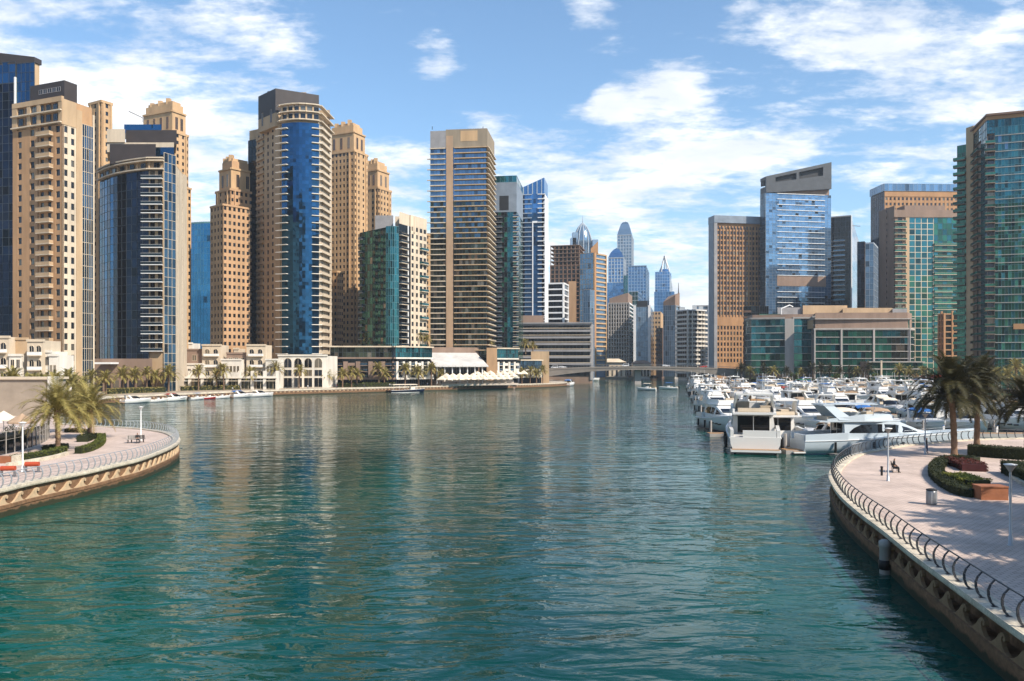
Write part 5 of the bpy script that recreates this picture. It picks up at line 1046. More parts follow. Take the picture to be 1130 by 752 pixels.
    for sg in (-1, 1):       # cabin portholes along the hull
        m = MB()
        for x in (1.2*s, 3.0*s, 4.6*s): m.tube([(x, sg*(w*.965-(x/Ln)**2*1.6), f0*.74), (x+.9*s, sg*(w*.955-((x+.9*s)/Ln)**2*1.9), f0*.78)], .13, 'boat_glass', 6)
        m.build('porthole', r)
    return r
def cruiser(name, Ln=12.5, Bm=4.1, hmat='gelcoat', canopy='tan_canvas'):
    r = empty(name, (0, 0, 0)); f0, f1 = 1.2, 1.75; A = -Ln/2; w = Bm/2
    hull(Ln, Bm, f0, f1, hmat).build('hull', r); m = MB(); m.box(A-.9, A+.1, -w*.88, w*.88, .25, .42, 'teak'); m.build('swim_platform', r)
    m = MB(); S_ = hull_secs(Ln, Bm, f0, f1)
    m.loft([[(q[3][0], q[3][1]*.97, q[3][2]+.01), (q[3][0], q[3][1]*.9, q[3][2]+.2), (q[3][0], q[3][1]*.4, q[3][2]+.5*min(1, (14-i)/4)), (q[4][0], q[4][1]*.4, q[4][2]+.5*min(1, (14-i)/4)), (q[4][0], q[4][1]*.9, q[4][2]+.2), (q[4][0], q[4][1]*.97, q[4][2]+.01)] for i, q in list(enumerate(S_))[6:]], 'gelcoat')
    for sg in (-1, 1): m.loft([[(A+.1, sg*w*.9, f0), (A+.1, sg*w*.88, f0+.4), (A+.1, sg*w*.76, f0+.4), (A+.1, sg*w*.76, f0)], [(A+6, sg*w*.97, f0), (A+6, sg*w*.9, f0+.75), (A+6, sg*w*.78, f0+.75), (A+6, sg*w*.78, f0)]], 'gelcoat')
    m.build('deck', r); m = MB(); seats(m, [(A+.5, A+1.2, -w*.7, w*.7, f0, f0+.55), (A+1.2, A+3, -w*.7, -w*.35, f0, f0+.5), (A+4, A+4.8, -.2, w*.6, f0, f0+.9)], 'cream'); m.build('cockpit_seat', r)
    m = MB(); P0 = [(A+5.2, -w*.86, f0+.7), (A+7.2, -w*.6, f0+.75), (A+8.0, 0, f0+.78), (A+7.2, w*.6, f0+.75), (A+5.2, w*.86, f0+.7)]; P1 = [(A+4.7, -w*.74, f0+1.55), (A+5.9, -w*.5, f0+1.6), (A+6.3, 0, f0+1.62), (A+5.9, w*.5, f0+1.6), (A+4.7, w*.74, f0+1.55)]
    m.loft([P0, P1], 'boat_glass', False); m.build('windshield', r); m = MB(); m.tube(P1, .05, 'steel', 4); m.build('windshield_frame', r)
    m = MB()
    for sg in (-1, 1):
        m.loft([[(A+2.6, sg*w*.92, f0+.5), (A+3.7, sg*w*.92, f0+.5), (A+3.7, sg*w*.82, f0+.5), (A+2.6, sg*w*.82, f0+.5)], [(A+1.7, sg*w*.72, f0+2.0), (A+2.4, sg*w*.72, f0+2.0), (A+2.4, sg*w*.62, f0+2.0), (A+1.7, sg*w*.62, f0+2.0)]], 'gelcoat')
    m.box(A+1.6, A+2.5, -w*.74, w*.74, f0+2.0, f0+2.16, 'gelcoat'); m.build('radar_arch', r)
    if canopy:
        m = MB(); n = 6; m.loft([[(x, w*.76*math.cos(PI*k/n)*-1, z+.22*math.sin(PI*k/n)) for k in range(n+1)]+[(x, w*.72*math.cos(PI*k/n), z-.08+.2*math.sin(PI*k/n)) for k in range(n+1)] for x, z in ((A+.6, f0+1.5), (A+2.0, f0+2.05), (A+4.6, f0+1.95), (A+5.4, f0+1.6))], canopy); m.build('canopy', r)
    m = MB()
    for sg in (-1, 1): P = [(A+6.3, w*.945, .95), (A+6.6, w*.955, 1.2), (A+9, w*.80, 1.35), (A+9.4, w*.72, 1.15)]; m.add([(x, sg*(y+.07), z) for x, y, z in P], [(0, 1, 2, 3)], 'boat_glass')
    m.build('porthole', r); m = MB(); bow_rail(m, Ln, Bm, f0, f1, .6, .55); m.build('bow_rail', r); return r
def dayboat(name, Ln=8.0, Bm=2.6, hmat='gelcoat', top='blue_canvas', outboards=2):
    r = empty(name, (0, 0, 0)); A = -Ln/2; w = Bm/2; hull(Ln, Bm, .85, 1.25, hmat, n=10).build('hull', r)
    m = MB(); S_ = hull_secs(Ln, Bm, .85, 1.25, n=10); m.loft([[(q[3][0], q[3][1], q[3][2]), (q[3][0], q[3][1]*.95, q[3][2]+.12), (q[3][0], q[3][1]*.78, q[3][2]+.12), (q[3][0], q[3][1]*.78, q[3][2]+.01)] for q in S_], 'gelcoat'); m.loft([[(q[4][0], q[4][1], q[4][2]), (q[4][0], q[4][1]*.95, q[4][2]+.12), (q[4][0], q[4][1]*.78, q[4][2]+.12), (q[4][0], q[4][1]*.78, q[4][2]+.01)] for q in S_], 'gelcoat'); m.build('gunwale', r)
    m = MB(); m.box(-.5, .5, -.5, .5, .85, 1.75, 'gelcoat'); m.loft([[(.5, -.5, 1.7), (.5, .5, 1.7), (.4, .5, 1.7), (.4, -.5, 1.7)], [(.15, -.45, 2.2), (.15, .45, 2.2), (.1, .45, 2.2), (.1, -.45, 2.2)]], 'boat_glass'); m.build('console', r)
    m = MB(); seats(m, [(-1.6, -.9, -.6, .6, .85, 1.4), (A+.3, A+.9, -w*.7, w*.7, .85, 1.3), (1.2, 2.2, -.6, .6, .9, 1.2)], 'cream'); m.build('seat', r)
    if top:
        m = MB(); m.loft([[(x, -w*.75, 2.85), (x, 0, 2.98), (x, w*.75, 2.85), (x, w*.75, 2.92), (x, 0, 3.06), (x, -w*.75, 2.92)] for x in (-1.6, 0, 1.3)], top); m.build('canopy', r)
        for x in (-1.2, .9):
            for sg in (-1, 1): m = MB(); m.tube([(x*.7, sg*.8, .9), (x, sg*w*.7, 2.88)], .035, 'steel', 4); m.build('canopy_post', r)
    for k in range(outboards):
        y = (k-(outboards-1)/2)*.65; m = MB(); m.loft([[(A-.75, y-.17, .75), (A-.25, y-.17, .7), (A-.25, y+.17, .7), (A-.75, y+.17, .75)], [(A-.7, y-.17, 1.2), (A-.2, y-.17, 1.25), (A-.2, y+.17, 1.25), (A-.7, y+.17, 1.2)], [(A-.6, y-.1, 1.4), (A-.3, y-.1, 1.42), (A-.3, y+.1, 1.42), (A-.6, y+.1, 1.4)]], 'dark'); m.box(A-.55, A-.35, y-.07, y+.07, -.4, .75, 'dark'); m.build('outboard_motor', r)
    return r
def catboat(name):      # broad charter boat with a long hard top on posts
    r = empty(name, (0, 0, 0)); Ln, Bm = 15, 5.2; hull(Ln, Bm, 1.0, 1.6, 'navy', 'white').build('hull', r); w = Bm/2
    m = MB(); m.box(-6.5, 3.5, -w*.82, w*.82, 1.0, 1.15, 'teak'); m.build('deck', r); m = MB(); m.box(-6.8, 4.2, -w*.9, w*.9, 3.3, 3.5, 'cream_canvas'); m.box(-6.5, 3.9, -w*.8, w*.8, 3.5, 3.6, 'cream_canvas'); m.build('canopy', r)
    m = MB()
    for x in (-6.4, -4, -1.5, 1, 3.8):
        for sg in (-1, 1): m.tube([(x, sg*w*.84, 1.0), (x, sg*w*.84, 3.32)], .06, 'white', 5)
    m.build('canopy_post', r); m = MB(); m.box(1.5, 3.4, -w*.6, w*.6, 1.15, 2.5, 'cream_white'); m.box(3.41, 3.46, -w*.5, w*.5, 1.7, 2.4, 'boat_glass'); m.build('wheelhouse', r)
    m = MB()
    for x in (-5.5, -4.2, -2.9, -1.6, -.3): m.box(x, x+.45, -w*.7, -w*.2, 1.15, 1.6, 'teak'); m.box(x, x+.45, w*.2, w*.7, 1.15, 1.6, 'teak')
    m.build('bench', r); return r

def recolor(root, part, mat, frm):
    for o in KIDS[root.name]:
        if o.name.split('.')[0] == part:
            for sl in o.material_slots:
                if sl.material.name == frm: sl.link = 'OBJECT'; sl.material = MAT[mat]
PRO = {}
def proto(key, fn):
    r = fn(); PRO[key] = [r, False]; return r
proto('fly', lambda: flybridge('flybridge_yacht', seat='cream')); proto('flytan', lambda: flybridge('flybridge_yacht', 16, 5.1, canopy='tan_canvas', hard=False, seat='tan_canvas')); proto('flyopen', lambda: flybridge('flybridge_yacht', 15, 4.8, hard=False, seat='cream'))
proto('flygreen', lambda: flybridge('flybridge_yacht', 16.5, 5.2, canopy='green_canvas', hard=False)); proto('flynavy', lambda: flybridge('flybridge_yacht', 17, 5.3, hmat='navy', seat='teak')); proto('flyblue', lambda: flybridge('flybridge_yacht', 15.5, 5.0, canopy='blue_canvas', hard=False, seat='blue_canvas'))
proto('cruise', lambda: cruiser('cabin_cruiser')); proto('cruiseblue', lambda: cruiser('cabin_cruiser', 11.5, 3.9, canopy='blue_canvas')); proto('cruisewhite', lambda: cruiser('cabin_cruiser', 12, 4.0, canopy='cream_canvas')); proto('cruisered', lambda: cruiser('cabin_cruiser', 11, 3.8, canopy='red_canvas'))
proto('cruiseopen', lambda: cruiser('cabin_cruiser', 12.5, 4.0, canopy=None)); proto('day', lambda: dayboat('motorboat')); proto('dayred', lambda: dayboat('motorboat', 7.5, 2.5, 'car_red', None, 1)); proto('daywhite', lambda: dayboat('motorboat', 8.5, 2.7, 'gelcoat', 'cream_canvas'))
DESC = {'fly': 'white flybridge yacht with white hardtop', 'flytan': 'white flybridge yacht with tan canopy', 'flyopen': 'white open topped flybridge yacht', 'flygreen': 'white flybridge yacht with green canvas', 'flynavy': 'navy hulled flybridge yacht', 'flyblue': 'white flybridge yacht with blue canopy',
        'cruise': 'white cabin cruiser with tan canopy', 'cruiseblue': 'white cabin cruiser with blue canopy', 'cruisewhite': 'white cabin cruiser with cream canopy', 'cruisered': 'white cabin cruiser with dark red canopy', 'cruiseopen': 'white open cabin cruiser', 'day': 'small white motorboat with blue top', 'dayred': 'small red motorboat', 'daywhite': 'small white motorboat with cream top'}
def place(key, x, y, rz, label, group=None, cat='yacht', sc=1.12):
    r, used = PRO[key]
    if not used: PRO[key][1] = True; o = r; KIDS[r.name] = list(r.children_recursive) and list(r.children)
    else: o = copy_tree(r)
    o.location = (x, y, 0); o.rotation_euler = (0, 0, rz); o.scale = (sc, sc, sc); tag(o, label, cat, group); return o
for k in PRO: KIDS[PRO[k][0].name] = [o for o in bpy.data.objects if o.parent == PRO[k][0]]
ORD = ['first', 'second', 'third', 'fourth', 'fifth', 'sixth', 'seventh', 'eighth', 'ninth', 'tenth', 'eleventh', 'twelfth', 'thirteenth', 'fourteenth', 'fifteenth', 'sixteenth', 'seventeenth', 'eighteenth', 'nineteenth', 'twentieth', 'twenty-first', 'twenty-second']
GY = 'yachts moored in the marina'
# the two yachts nearest the camera
place('fly', *W(829, 121), PI/2-.24, 'big white flybridge yacht showing its white stern, nearest the open channel', GY, sc=1.28)
EDGE = lambda d: W(757, 490)[0]+(W(798, 111)[0]-W(757, 490)[0])*(490-d)/(490-111)       # channel side of the berths
rb = random.Random(11)
# rows of berths, each a pontoon with boats moored stern-to on it; row distance, length of the row in metres, direction (+1: bow away)
ROWS = [(124, 22, 1, 6.6), (150, 62, -1, 6.6), (177, 70, 1, 6.2), (201, 76, -1, 6.4), (230, 84, 1, 6.4), (254, 90, -1, 6.6), (284, 98, 1, 6.6), (308, 100, -1, 6.8), (338, 98, 1, 7.0), (362, 96, -1, 7.2), (390, 84, 1, 7.4), (414, 74, -1, 7.6)]
keys = ['flynavy', 'flytan', 'cruise', 'fly', 'flytan', 'flyopen', 'flygreen', 'flynavy', 'flyblue', 'cruise', 'cruiseblue', 'cruisewhite', 'cruisered', 'cruiseopen', 'fly', 'flytan', 'flyopen', 'fly', 'cruisewhite']
for ri, (d, length, dr, pitch) in enumerate(ROWS):
    x = EDGE(d)+(7.5 if ri == 0 else 3); k = 1 if ri == 0 else 0; x1 = EDGE(d)+length; last = None
    while x < x1:
        key = rb.choice([q for q in keys if q != last]) if not (ri == 0) else ('flytan', 'fly', 'cruise')[k % 3]; last = key
        big = key.startswith('fly')
        lab = f'{DESC[key]}, {ORD[k]} from the channel in the {ORD[ri]} mooring row'
        if not (rb.random() < .06 and ri > 1):
            place(key, x+rb.uniform(-.3, .3), d+rb.uniform(-.8, .8)+(0 if big else dr*-2.0), dr*PI/2+rb.uniform(-.05, .05), lab, GY); k += 1
        x += pitch*1.2*(1 if big else .86)+rb.uniform(0, .5)
# pontoons
def pontoon(x0, x1, y, label):
    r = empty('pontoon', (x0, y, 0), label, 'pontoon', 'floating pontoons of the marina'); m = MB(); m.box(0, x1-x0, -1.2, 1.2, -.3, .55, 'concrete'); m.box(.02, x1-x0-.02, -1.1, 1.1, .55, .6, 'teak'); m.build('deck', r)
    for i in range(int((x1-x0)/12)+1): m = MB(); m.tube([(i*12+.8, 1.4, -1), (i*12+.8, 1.4, 2.6)], .2, 'concrete', 8); m.build('pile', r)
    for i in range(int((x1-x0)/9)): m = MB(); m.box(4+i*9-.15, 4+i*9+.15, .7, 1.0, .6, 1.7, 'white'); m.box(4+i*9-.17, 4+i*9+.17, .68, 1.02, 1.7, 1.78, 'blue_canvas'); m.build('power_post', r)
for i, d in enumerate((137, 189, 242, 296, 350, 402)): pontoon(EDGE(d)-1, EDGE(d)+(60, 76, 92, 104, 102, 84)[i], d, f'floating timber pontoon, {ORD[i]} out from the camera, between two rows of yachts')
pontoon(EDGE(111)+8, EDGE(111)+17, 110.5, 'short pontoon with bags and fenders beside the big white stern')
# grey blue yacht lying broadside in front
key = flybridge('flybridge_yacht', 24, 5.6, hmat='gelcoat_grey', hard=True, seat='cream'); key.location = (*W(974, 112), 0); key.scale = (1, 1, .80); key.rotation_euler = (0, 0, .06); tag(key, 'sleek grey yacht lying broadside with long dark side windows, by the right promenade', 'yacht', GY)
for o in [c for c in bpy.data.objects if c.parent == key]:
    for sl in o.material_slots:
        if sl.material.name == 'gelcoat' and o.name.split('.')[0] in ('cabin', 'deck', 'flybridge', 'radar_arch', 'canopy'): sl.link = 'OBJECT'; sl.material = MAT['gelcoat_grey']
# open boats along the far left quay
for i, (px, py, key, rz, lab) in enumerate([(141, 441.5, 'cruiseopen', .5, 'white open cruiser moored nearest the left promenade on the far quay'), (164, 441, 'daywhite', .3, 'white motorboat with cream top, second boat along the far left quay'), (183, 440.5, 'cruisered', .35, 'cruiser with dark red canopy on the far left quay'), (207, 439.5, 'day', .4, 'white motorboat with blue top left of the red boat'),
        (221, 438.3, 'dayred', .5, 'small red motorboat tied to the far left quay'), (239, 438, 'daywhite', .4, 'white motorboat just right of the red boat'), (259, 437.6, 'cruiseblue', .3, 'cruiser with blue canopy on the far left quay'), (284, 437.3, 'cruisewhite', .35, 'white cruiser at the right end of the far left boat row')]):
    k = min(range(len(LQ)), key=lambda j: abs(LQ[j][0]/LQ[j][1]*FP+CX-px)); nq = normals2(LQ)[k]      # afloat, a few metres off the quay wall
    place(key, LQ[k][0]+nq[0]*3.4, LQ[k][1]+nq[1]*3.4, math.atan2(nq[1], nq[0])+1.25+rz*.5, lab, 'boats along the left quay', 'motorboat', .78)
r = catboat('charter_boat'); r.location = (*W(449, 358), 0); r.rotation_euler = (0, 0, .4); tag(r, 'dark charter boat with cream canopy moored below the long podium', 'boat')
KIDS[r.name] = [o for o in bpy.data.objects if o.parent == r]; r2 = copy_tree(r); r2.location = (*W(800, 500), 0); r2.rotation_euler = (0, 0, 1.2); tag(r2, 'dark charter boat with cream canopy moored near the right end of the bridge', 'boat')
for px, d, key, rz, lab in ((714, 385, 'daywhite', 2.6, 'small white motorboat under way in mid channel'), (738, 400, 'day', 2.8, 'small boat with blue top crossing the channel near the marina'), (629, 470, 'cruiseblue', 1.2, 'cruiser with blue canopy at the left foot of the bridge'), (772, 470, 'cruiseblue', 1.5, 'cruiser under a blue cover at the far marina corner'), (651, 620, 'cruise', 0.2, 'cruiser with tan canopy beyond the bridge')):
    place(key, *W(px, d), rz, lab, cat='motorboat')

for k, (r, used) in PRO.items():
    if not used:
        for o in KIDS[r.name]+[r]: bpy.data.objects.remove(o)
# ------------------------------------------------------------------ palms, hedges, small trees
def palm(name, H, R, fronds, leaflets, seed, mat, dry='frond_dry', tr=.26, droop=1.0, lw=.026):
    rn = random.Random(seed); r = empty(name, (0, 0, 0)); m = MB(); n = 14; P = []; rr = []
    lean = (rn.uniform(-.25, .25), rn.uniform(-.25, .25))
    for i in range(n+1):
        t = i/n; P.append((lean[0]*t*t, lean[1]*t*t, H*t)); rr.append(tr*(1.25 if i == 0 else 1.0-.12*t+(.10 if i % 2 else -.03)+(.45 if t > .9 else 0)))
    m.tube(P, rr, 'trunk', 9)
    for k in range(70):       # stubs of cut fronds
        z = H*(1-rn.random()**1.5*.85); a = k*2.4; q = tr*(1.0 if z < H*.9 else 1.4); c = (lean[0]*(z/H)**2+math.cos(a)*q, lean[1]*(z/H)**2+math.sin(a)*q)
        m.add([(c[0]-math.sin(a)*.09, c[1]+math.cos(a)*.09, z), (c[0]+math.sin(a)*.09, c[1]-math.cos(a)*.09, z), (c[0]+math.cos(a)*.10, c[1]+math.sin(a)*.10, z+.22)], [(0, 1, 2)], 'trunk')
    m.build('trunk', r); m = MB(); top = Vector((lean[0], lean[1], H))
    for k in range(fronds):
        t = (k+.5)/fronds; az = k*2.39996+rn.uniform(-.25, .25); el = rad(82-92*t**1.1*droop)+rn.uniform(-.12, .12); ln = R*(1.12-.25*abs(t-.45))*rn.uniform(.85, 1.1)
        mm = dry if t > .93 else mat; d = Vector((math.cos(az)*math.cos(el), math.sin(az)*math.cos(el), math.sin(el))); p = top+Vector((math.cos(az)*.15, math.sin(az)*.15, -.25+.3*(1-t))); pts = [p.copy()]; ns = 9
        for i in range(ns):
            d = (d+Vector((0, 0, -.05-.036*i*droop*(.7+.5*(1-abs(t-.4)))))).normalized() if i else d; p = p+d*(ln/ns); pts.append(p.copy())
        side = Vector((-math.sin(az), math.cos(az), 0))
        m.loft([[tuple(q-side*(.05*(1-i/ns)+.008)), tuple(q+side*(.05*(1-i/ns)+.008))] for i, q in enumerate(pts)], mm, False, False)
        tw = rn.uniform(-.35, .35)
        for j in range(leaflets):
            s = .10+.90*(j+.5)/leaflets; f = s*ns; i = min(int(f), ns-1); q = pts[i].lerp(pts[i+1], f-i); fw = (pts[i+1]-pts[i]).normalized(); up = side.cross(fw).normalized()*-1
            l = ln*.20*(math.sin(PI*min(1, s*.88+.10))**.7)*rn.uniform(.8, 1.15)
            for sg in (-1, 1):
                dr = (side*sg*(.78+tw*sg*.2)+fw*.62+up*(.42-.35*s)+Vector((0, 0, -.16*droop*s))+Vector((rn.uniform(-.1, .1), rn.uniform(-.1, .1), rn.uniform(-.1, .1)))).normalized(); wv = fw*lw*(1+R*.12)
                a, b, c = q-wv, q+wv, q+dr*l
                m.add([tuple(a), tuple(b), tuple(c)], [(0, 1, 2)], mm)
    # fruit stalks
    for k in range(9 if dry == 'frond_dry' else 0):
        a = rn.uniform(0, 2*PI); e = top+Vector((math.cos(a)*.8, math.sin(a)*.8, -.7)); m.tube([tuple(top), tuple(top+Vector((math.cos(a)*.6, math.sin(a)*.6, .1))), tuple(e)], .03, 'frond_dry', 3)
    m.build('crown', r); KIDS[r.name] = [o for o in bpy.data.objects[-6:] if o.parent == r] if False else [o for o in bpy.data.objects if o.parent == r]; return r
def put(o, x, y, z, rz, s, label, cat='palm tree', group=None):
    o.location = (x, y, z); o.rotation_euler = (0, 0, rz); o.scale = (s, s, s); return tag(o, label, cat, group)
def G(px, py): return pd(px, py, G0)
def paint(r, frm, to):
    for o in KIDS.get(r.name, ()) or [c for c in bpy.data.objects if c.parent == r]:
        for sl in o.material_slots:
            if sl.material.name == frm: sl.link = 'OBJECT'; sl.material = MAT[to]
# near palms
big = palm('date_palm', 4.6, 4.5, 70, 42, 3, 'frond'); put(big, *G(64, 498), G0, .3, 1.0, 'tall golden green date palm with sunlit trunk on the left promenade')
big2 = palm('date_palm', 3.6, 4.1, 66, 40, 5, 'frond', tr=.24); put(big2, *G(99, 484), G0, 1.0, 1.05, 'shorter date palm to the right behind the tall golden palm, above the curved hedge')
o = copy_tree(big2); put(o, *G(87, 477), G0, 2.9, .98, 'date palm mostly hidden behind the two front palms on the left promenade')
dk = palm('date_palm', 6.2, 4.6, 92, 46, 8, 'frond_dark', 'frond_dark', tr=.30, lw=.034); put(dk, *G(1053, 504), G0, .8, 1.08, 'large dark date palm with thick trunk behind the round hedge on the right promenade')
o = copy_tree(dk); put(o, *G(1078, 492), G0, 2.6, 1.08, 'dark date palm with slimmer trunk behind the large dark palm')
o = copy_tree(dk); put(o, *G(1133, 503), G0, 4.4, .88, 'dark palm cut by the right edge of the photo')
for i, (x, y) in enumerate(((40, 50.5), (33.5, 39), (30.5, 32), (45, 60), (28.5, 26.5), (37, 45))):
    o = copy_tree(dk); put(o, x, y, G0, i*1.3, .95+.05*(i % 3), f'dark palm of the row shading the right promenade, {ORD[i]} outside the frame', 'palm tree', 'palms shading the right promenade')
# middle sized palms of the quays and terraces
pa = palm('palm_tree', 4.4, 3.5, 40, 18, 21, 'frond', tr=.26, lw=.07); pb = palm('palm_tree', 6.0, 3.4, 36, 18, 22, 'frond', tr=.24, lw=.07); pc = palm('palm_tree', 3.2, 3.2, 38, 18, 23, 'frond', tr=.28, lw=.07); pdk = palm('palm_tree', 5.0, 3.4, 38, 18, 24, 'frond_dark', 'frond_dark', lw=.07)
USED = set()
def stamp(src, x, y, z, s, label, group):
    o = src if src.name not in USED else copy_tree(src); USED.add(src.name); return put(o, x, y, z, rp.uniform(0, 6.28), s, label, 'palm tree', group)
rp = random.Random(5)
for i, (px, d, q) in enumerate([(3, 172, pc), (14, 176, pa), (26, 172, pc), (37, 178, pa), (48, 174, pc), (61, 190, pa), (74, 205, pb), (80, 196, pa), (92, 222, pa), (101, 232, pb), (117, 262, pa)]):
    stamp(q, *W(px, d), G0+(1.6 if px < 55 else .5), rp.uniform(.9, 1.15), f'golden palm behind the beige restaurant, {ORD[i]} from the left edge of the photo', 'palms behind the restaurant')
for i, (px, d, q) in enumerate([(136, 284, pa), (149, 288, pa), (162, 290, pb), (172, 294, pa), (186, 296, pa), (219, 310, pb), (247, 316, pb), (239, 318, pa), (278, 326, pa), (304, 334, pb), (330, 342, pb), (361, 352, pa), (378, 356, pa), (388, 358, pb), (394, 360, pa), (418, 364, pb), (424, 366, pa), (447, 372, pb), (462, 376, pa), (476, 382, pb), (487, 386, pa), (576, 420, pa), (585, 426, pb), (592, 428, pa), (599, 432, pb)]):
    stamp(q, *W(px, d+3), G0, rp.uniform(1.1, 1.4), f'palm on the far left quay, {ORD[i] if i < 22 else ("third" if i == 22 else "second" if i == 23 else "last") + " from the bridge end"}{" from the left" if i < 22 else ""}' if i < 24 else 'palm on the far left quay closest to the bridge', 'palms along the left quay')
for i, (px, d, zt, q) in enumerate([(408, 388, 380, pc), (418, 392, 380, pa), (428, 388, 380, pc), (441, 392, 379, pa), (452, 395, 379, pc), (463, 393, 379, pa), (472, 396, 379, pc), (502, 420, 382, pc), (512, 421, 381, pa), (522, 420, 381, pc), (532, 424, 382, pa), (540, 423, 382, pc), (580, 452, 388, pa), (588, 455, 386, pc)]):
    z = Z(zt, d)-1.5; stamp(q, *W(px, d), z, rp.uniform(1.0, 1.3), f'roof terrace palm on the left bank podiums, {ORD[i]} from the left', 'palms on the podium roofs')
for i, (px, d, q) in enumerate([(818, 470, pdk), (828, 462, pa), (842, 458, pdk), (853, 456, pa), (868, 456, pdk), (884, 455, pa), (897, 452, pdk), (906, 452, pdk), (915, 450, pdk), (927, 448, pdk), (937, 446, pdk), (946, 444, pa), (958, 440, pdk), (992, 425, pa), (1003, 422, pa), (1018, 416, pa), (1100, 330, pa), (1112, 320, pa), (1122, 330, pb), (1090, 340, pa), (1130, 310, pa)]):
    stamp(q, *W(px, d+4), G0, rp.uniform(1.15, 1.5), f'palm on the right quay behind the yachts, {ORD[i]} along from the bridge', 'palms along the right quay')

def hedge(name, label, path, wd, h, mat, z0=G0, n=26, lf=.13, group=None, cat='hedge', core='hedge_core'):
    """clipped hedge: a dark twiggy core wrapped in many small leaves; path is its centre line"""
    rn = random.Random(int(path[0][0]*7+path[0][1]*3)); nr = normals2(path); r = empty(name, (path[0][0], path[0][1], z0), label, cat, group); ox, oy = path[0]
    m = MB(); sweep(m, [(p[0]-ox, p[1]-oy) for p in path], nr, [(wd*.42, 0), (wd*.42, h*.86), (wd*.3, h*.93), (-wd*.3, h*.93), (-wd*.42, h*.86), (-wd*.42, 0)], core); m.build('stems', r); m = MB()
    for (p, q), nn in zip(zip(path, path[1:]), nr):
        l = math.hypot(q[0]-p[0], q[1]-p[1])
        for k in range(int(l*n*2.6*(h*2+wd))):
            t = rn.random(); u = rn.uniform(-1, 1); a = rn.uniform(0, h*2+wd)
            if a < h: o, z = wd*.46, a
            elif a < h+wd: o, z = wd*.46-(a-h)*.92, h*.95
            else: o, z = -wd*.46, a-h-wd
            o += rn.uniform(-.06, .06); z += rn.uniform(-.05, .07); c = Vector((p[0]+(q[0]-p[0])*t+nn[0]*o-ox, p[1]+(q[1]-p[1])*t+nn[1]*o-oy, max(.02, z)))
            e1 = Vector((rn.uniform(-1, 1), rn.uniform(-1, 1), rn.uniform(-1, 1))).normalized()*lf*rn.uniform(.6, 1.2); e2 = Vector((rn.uniform(-1, 1), rn.uniform(-1, 1), rn.uniform(-1, 1))).normalized()*lf*.6
            m.add([tuple(c-e1), tuple(c+e2), tuple(c+e1)], [(0, 1, 2)], mat)
    m.build('foliage', r); return r
def kerb(name, label, path, wd, h, mat, z0=G0):
    r = empty(name, (path[0][0], path[0][1], z0), label, 'kerb'); ox, oy = path[0]; nr = normals2(path); m = MB(); sweep(m, [(p[0]-ox, p[1]-oy) for p in path], nr, [(wd/2, 0), (wd/2, h), (-wd/2, h), (-wd/2, 0)], mat); m.build('stone', r)
# left promenade planting
hp = spline([G(14, 511), G(35, 508), G(58, 503.5), G(71, 499.5)], .5); hedge('hedge', 'clipped green hedge in front of the tall golden palm on the left promenade', hp, 1.0, .75, 'hedge')
hp2 = spline([G(86, 501), G(97, 498.5), G(107, 494), G(112, 489), G(112, 484)], .5); hedge('hedge', 'clipped green hedge curving around the bed of the shorter palms', hp2, .9, .75, 'hedge')
hedge('shrub', 'dark rounded shrub inside the curved hedge on the left promenade', spline([G(91, 488), G(97, 485.5), G(104, 484)], .5), 1.5, .8, 'hedge_dark', cat='shrub')
hedge('shrub', 'low dark shrub around the foot of the tall golden palm', spline([G(52, 497.5), G(60, 496), G(74, 494.5)], .5), 1.4, .55, 'hedge_dark', cat='shrub')
hedge('hedge', 'dry brownish hedge further back between the left promenade palms', spline([G(73, 477), G(85, 477.5), G(97, 478)], .5), .8, .55, 'frond_dry')
kerb('kerb', 'pale stone kerb in front of the left promenade hedges', spline([G(8, 515), G(36, 510.5), G(60, 506), G(76, 501.5)], .5), .35, .35, 'cap')
r = empty('planter', (*G(3, 511), G0), 'brick red planter end at the left edge beside the clipped hedge', 'planter'); m = MB(); m.box(-1.4, 1.2, -.5, .6, 0, .65, 'brick_red'); m.build('body', r); m = MB(); m.box(1.21, 1.6, -.55, .65, 0, .78, 'cap'); m.build('end_post', r)
# right promenade planting
rh = spline([G(1078, 512), G(1056, 510), G(1040, 513), G(1033, 521), G(1036, 530), G(1049, 540), G(1064, 547), G(1082, 549.5)], .5)
hedge('hedge', 'dark clipped hedge curving round the flower bed on the right promenade', rh, 1.2, .68, 'hedge_dark', n=30)
hedge('hedge', 'lime green sunlit hedge inside the curve of the dark hedge', spline([G(1052, 532), G(1062, 535), G(1074, 539), G(1084, 541)], .5), 2.0, .82, 'hedge_lime', n=34)
hedge('flower_bed', 'bed of dark red flowers under the large dark palm', spline([G(1044, 513), G(1056, 513.5), G(1068, 517), G(1076, 521)], .5), 2.4, .72, 'bloom', cat='flower bed', core='flower_core')
hedge('hedge', 'tall dark hedge behind the paved bay at the right edge', spline([G(1068, 503), G(1085, 504), G(1110, 506), G(1140, 508)], .5), 1.6, 1.25, 'hedge_dark', n=22)
hedge('hedge', 'dark hedge bank at the right edge beside the near lamp post', spline([G(1116, 522), G(1126, 527), G(1140, 533), G(1160, 540)], .5), 2.0, 1.2, 'hedge_dark', n=22)
kerb('kerb', 'pale curved kerb below the dark hedge bank at the right edge', spline([G(1112, 523), G(1120, 530), G(1134, 538), G(1152, 546)], .5), .3, .3, 'cap')
r = empty('planter', (*G(1097, 552), G0), 'orange brown brick planter block closing the round hedge on the right promenade', 'planter', rz=-.08); m = MB(); m.box(-.95, .95, -.1, 1.2, 0, .92, 'brick_red'); m.build('body', r); m = MB(); m.box(-1.0, 1.0, -.15, 1.25, .921, 1.0, 'brick_red'); m.build('coping', r)
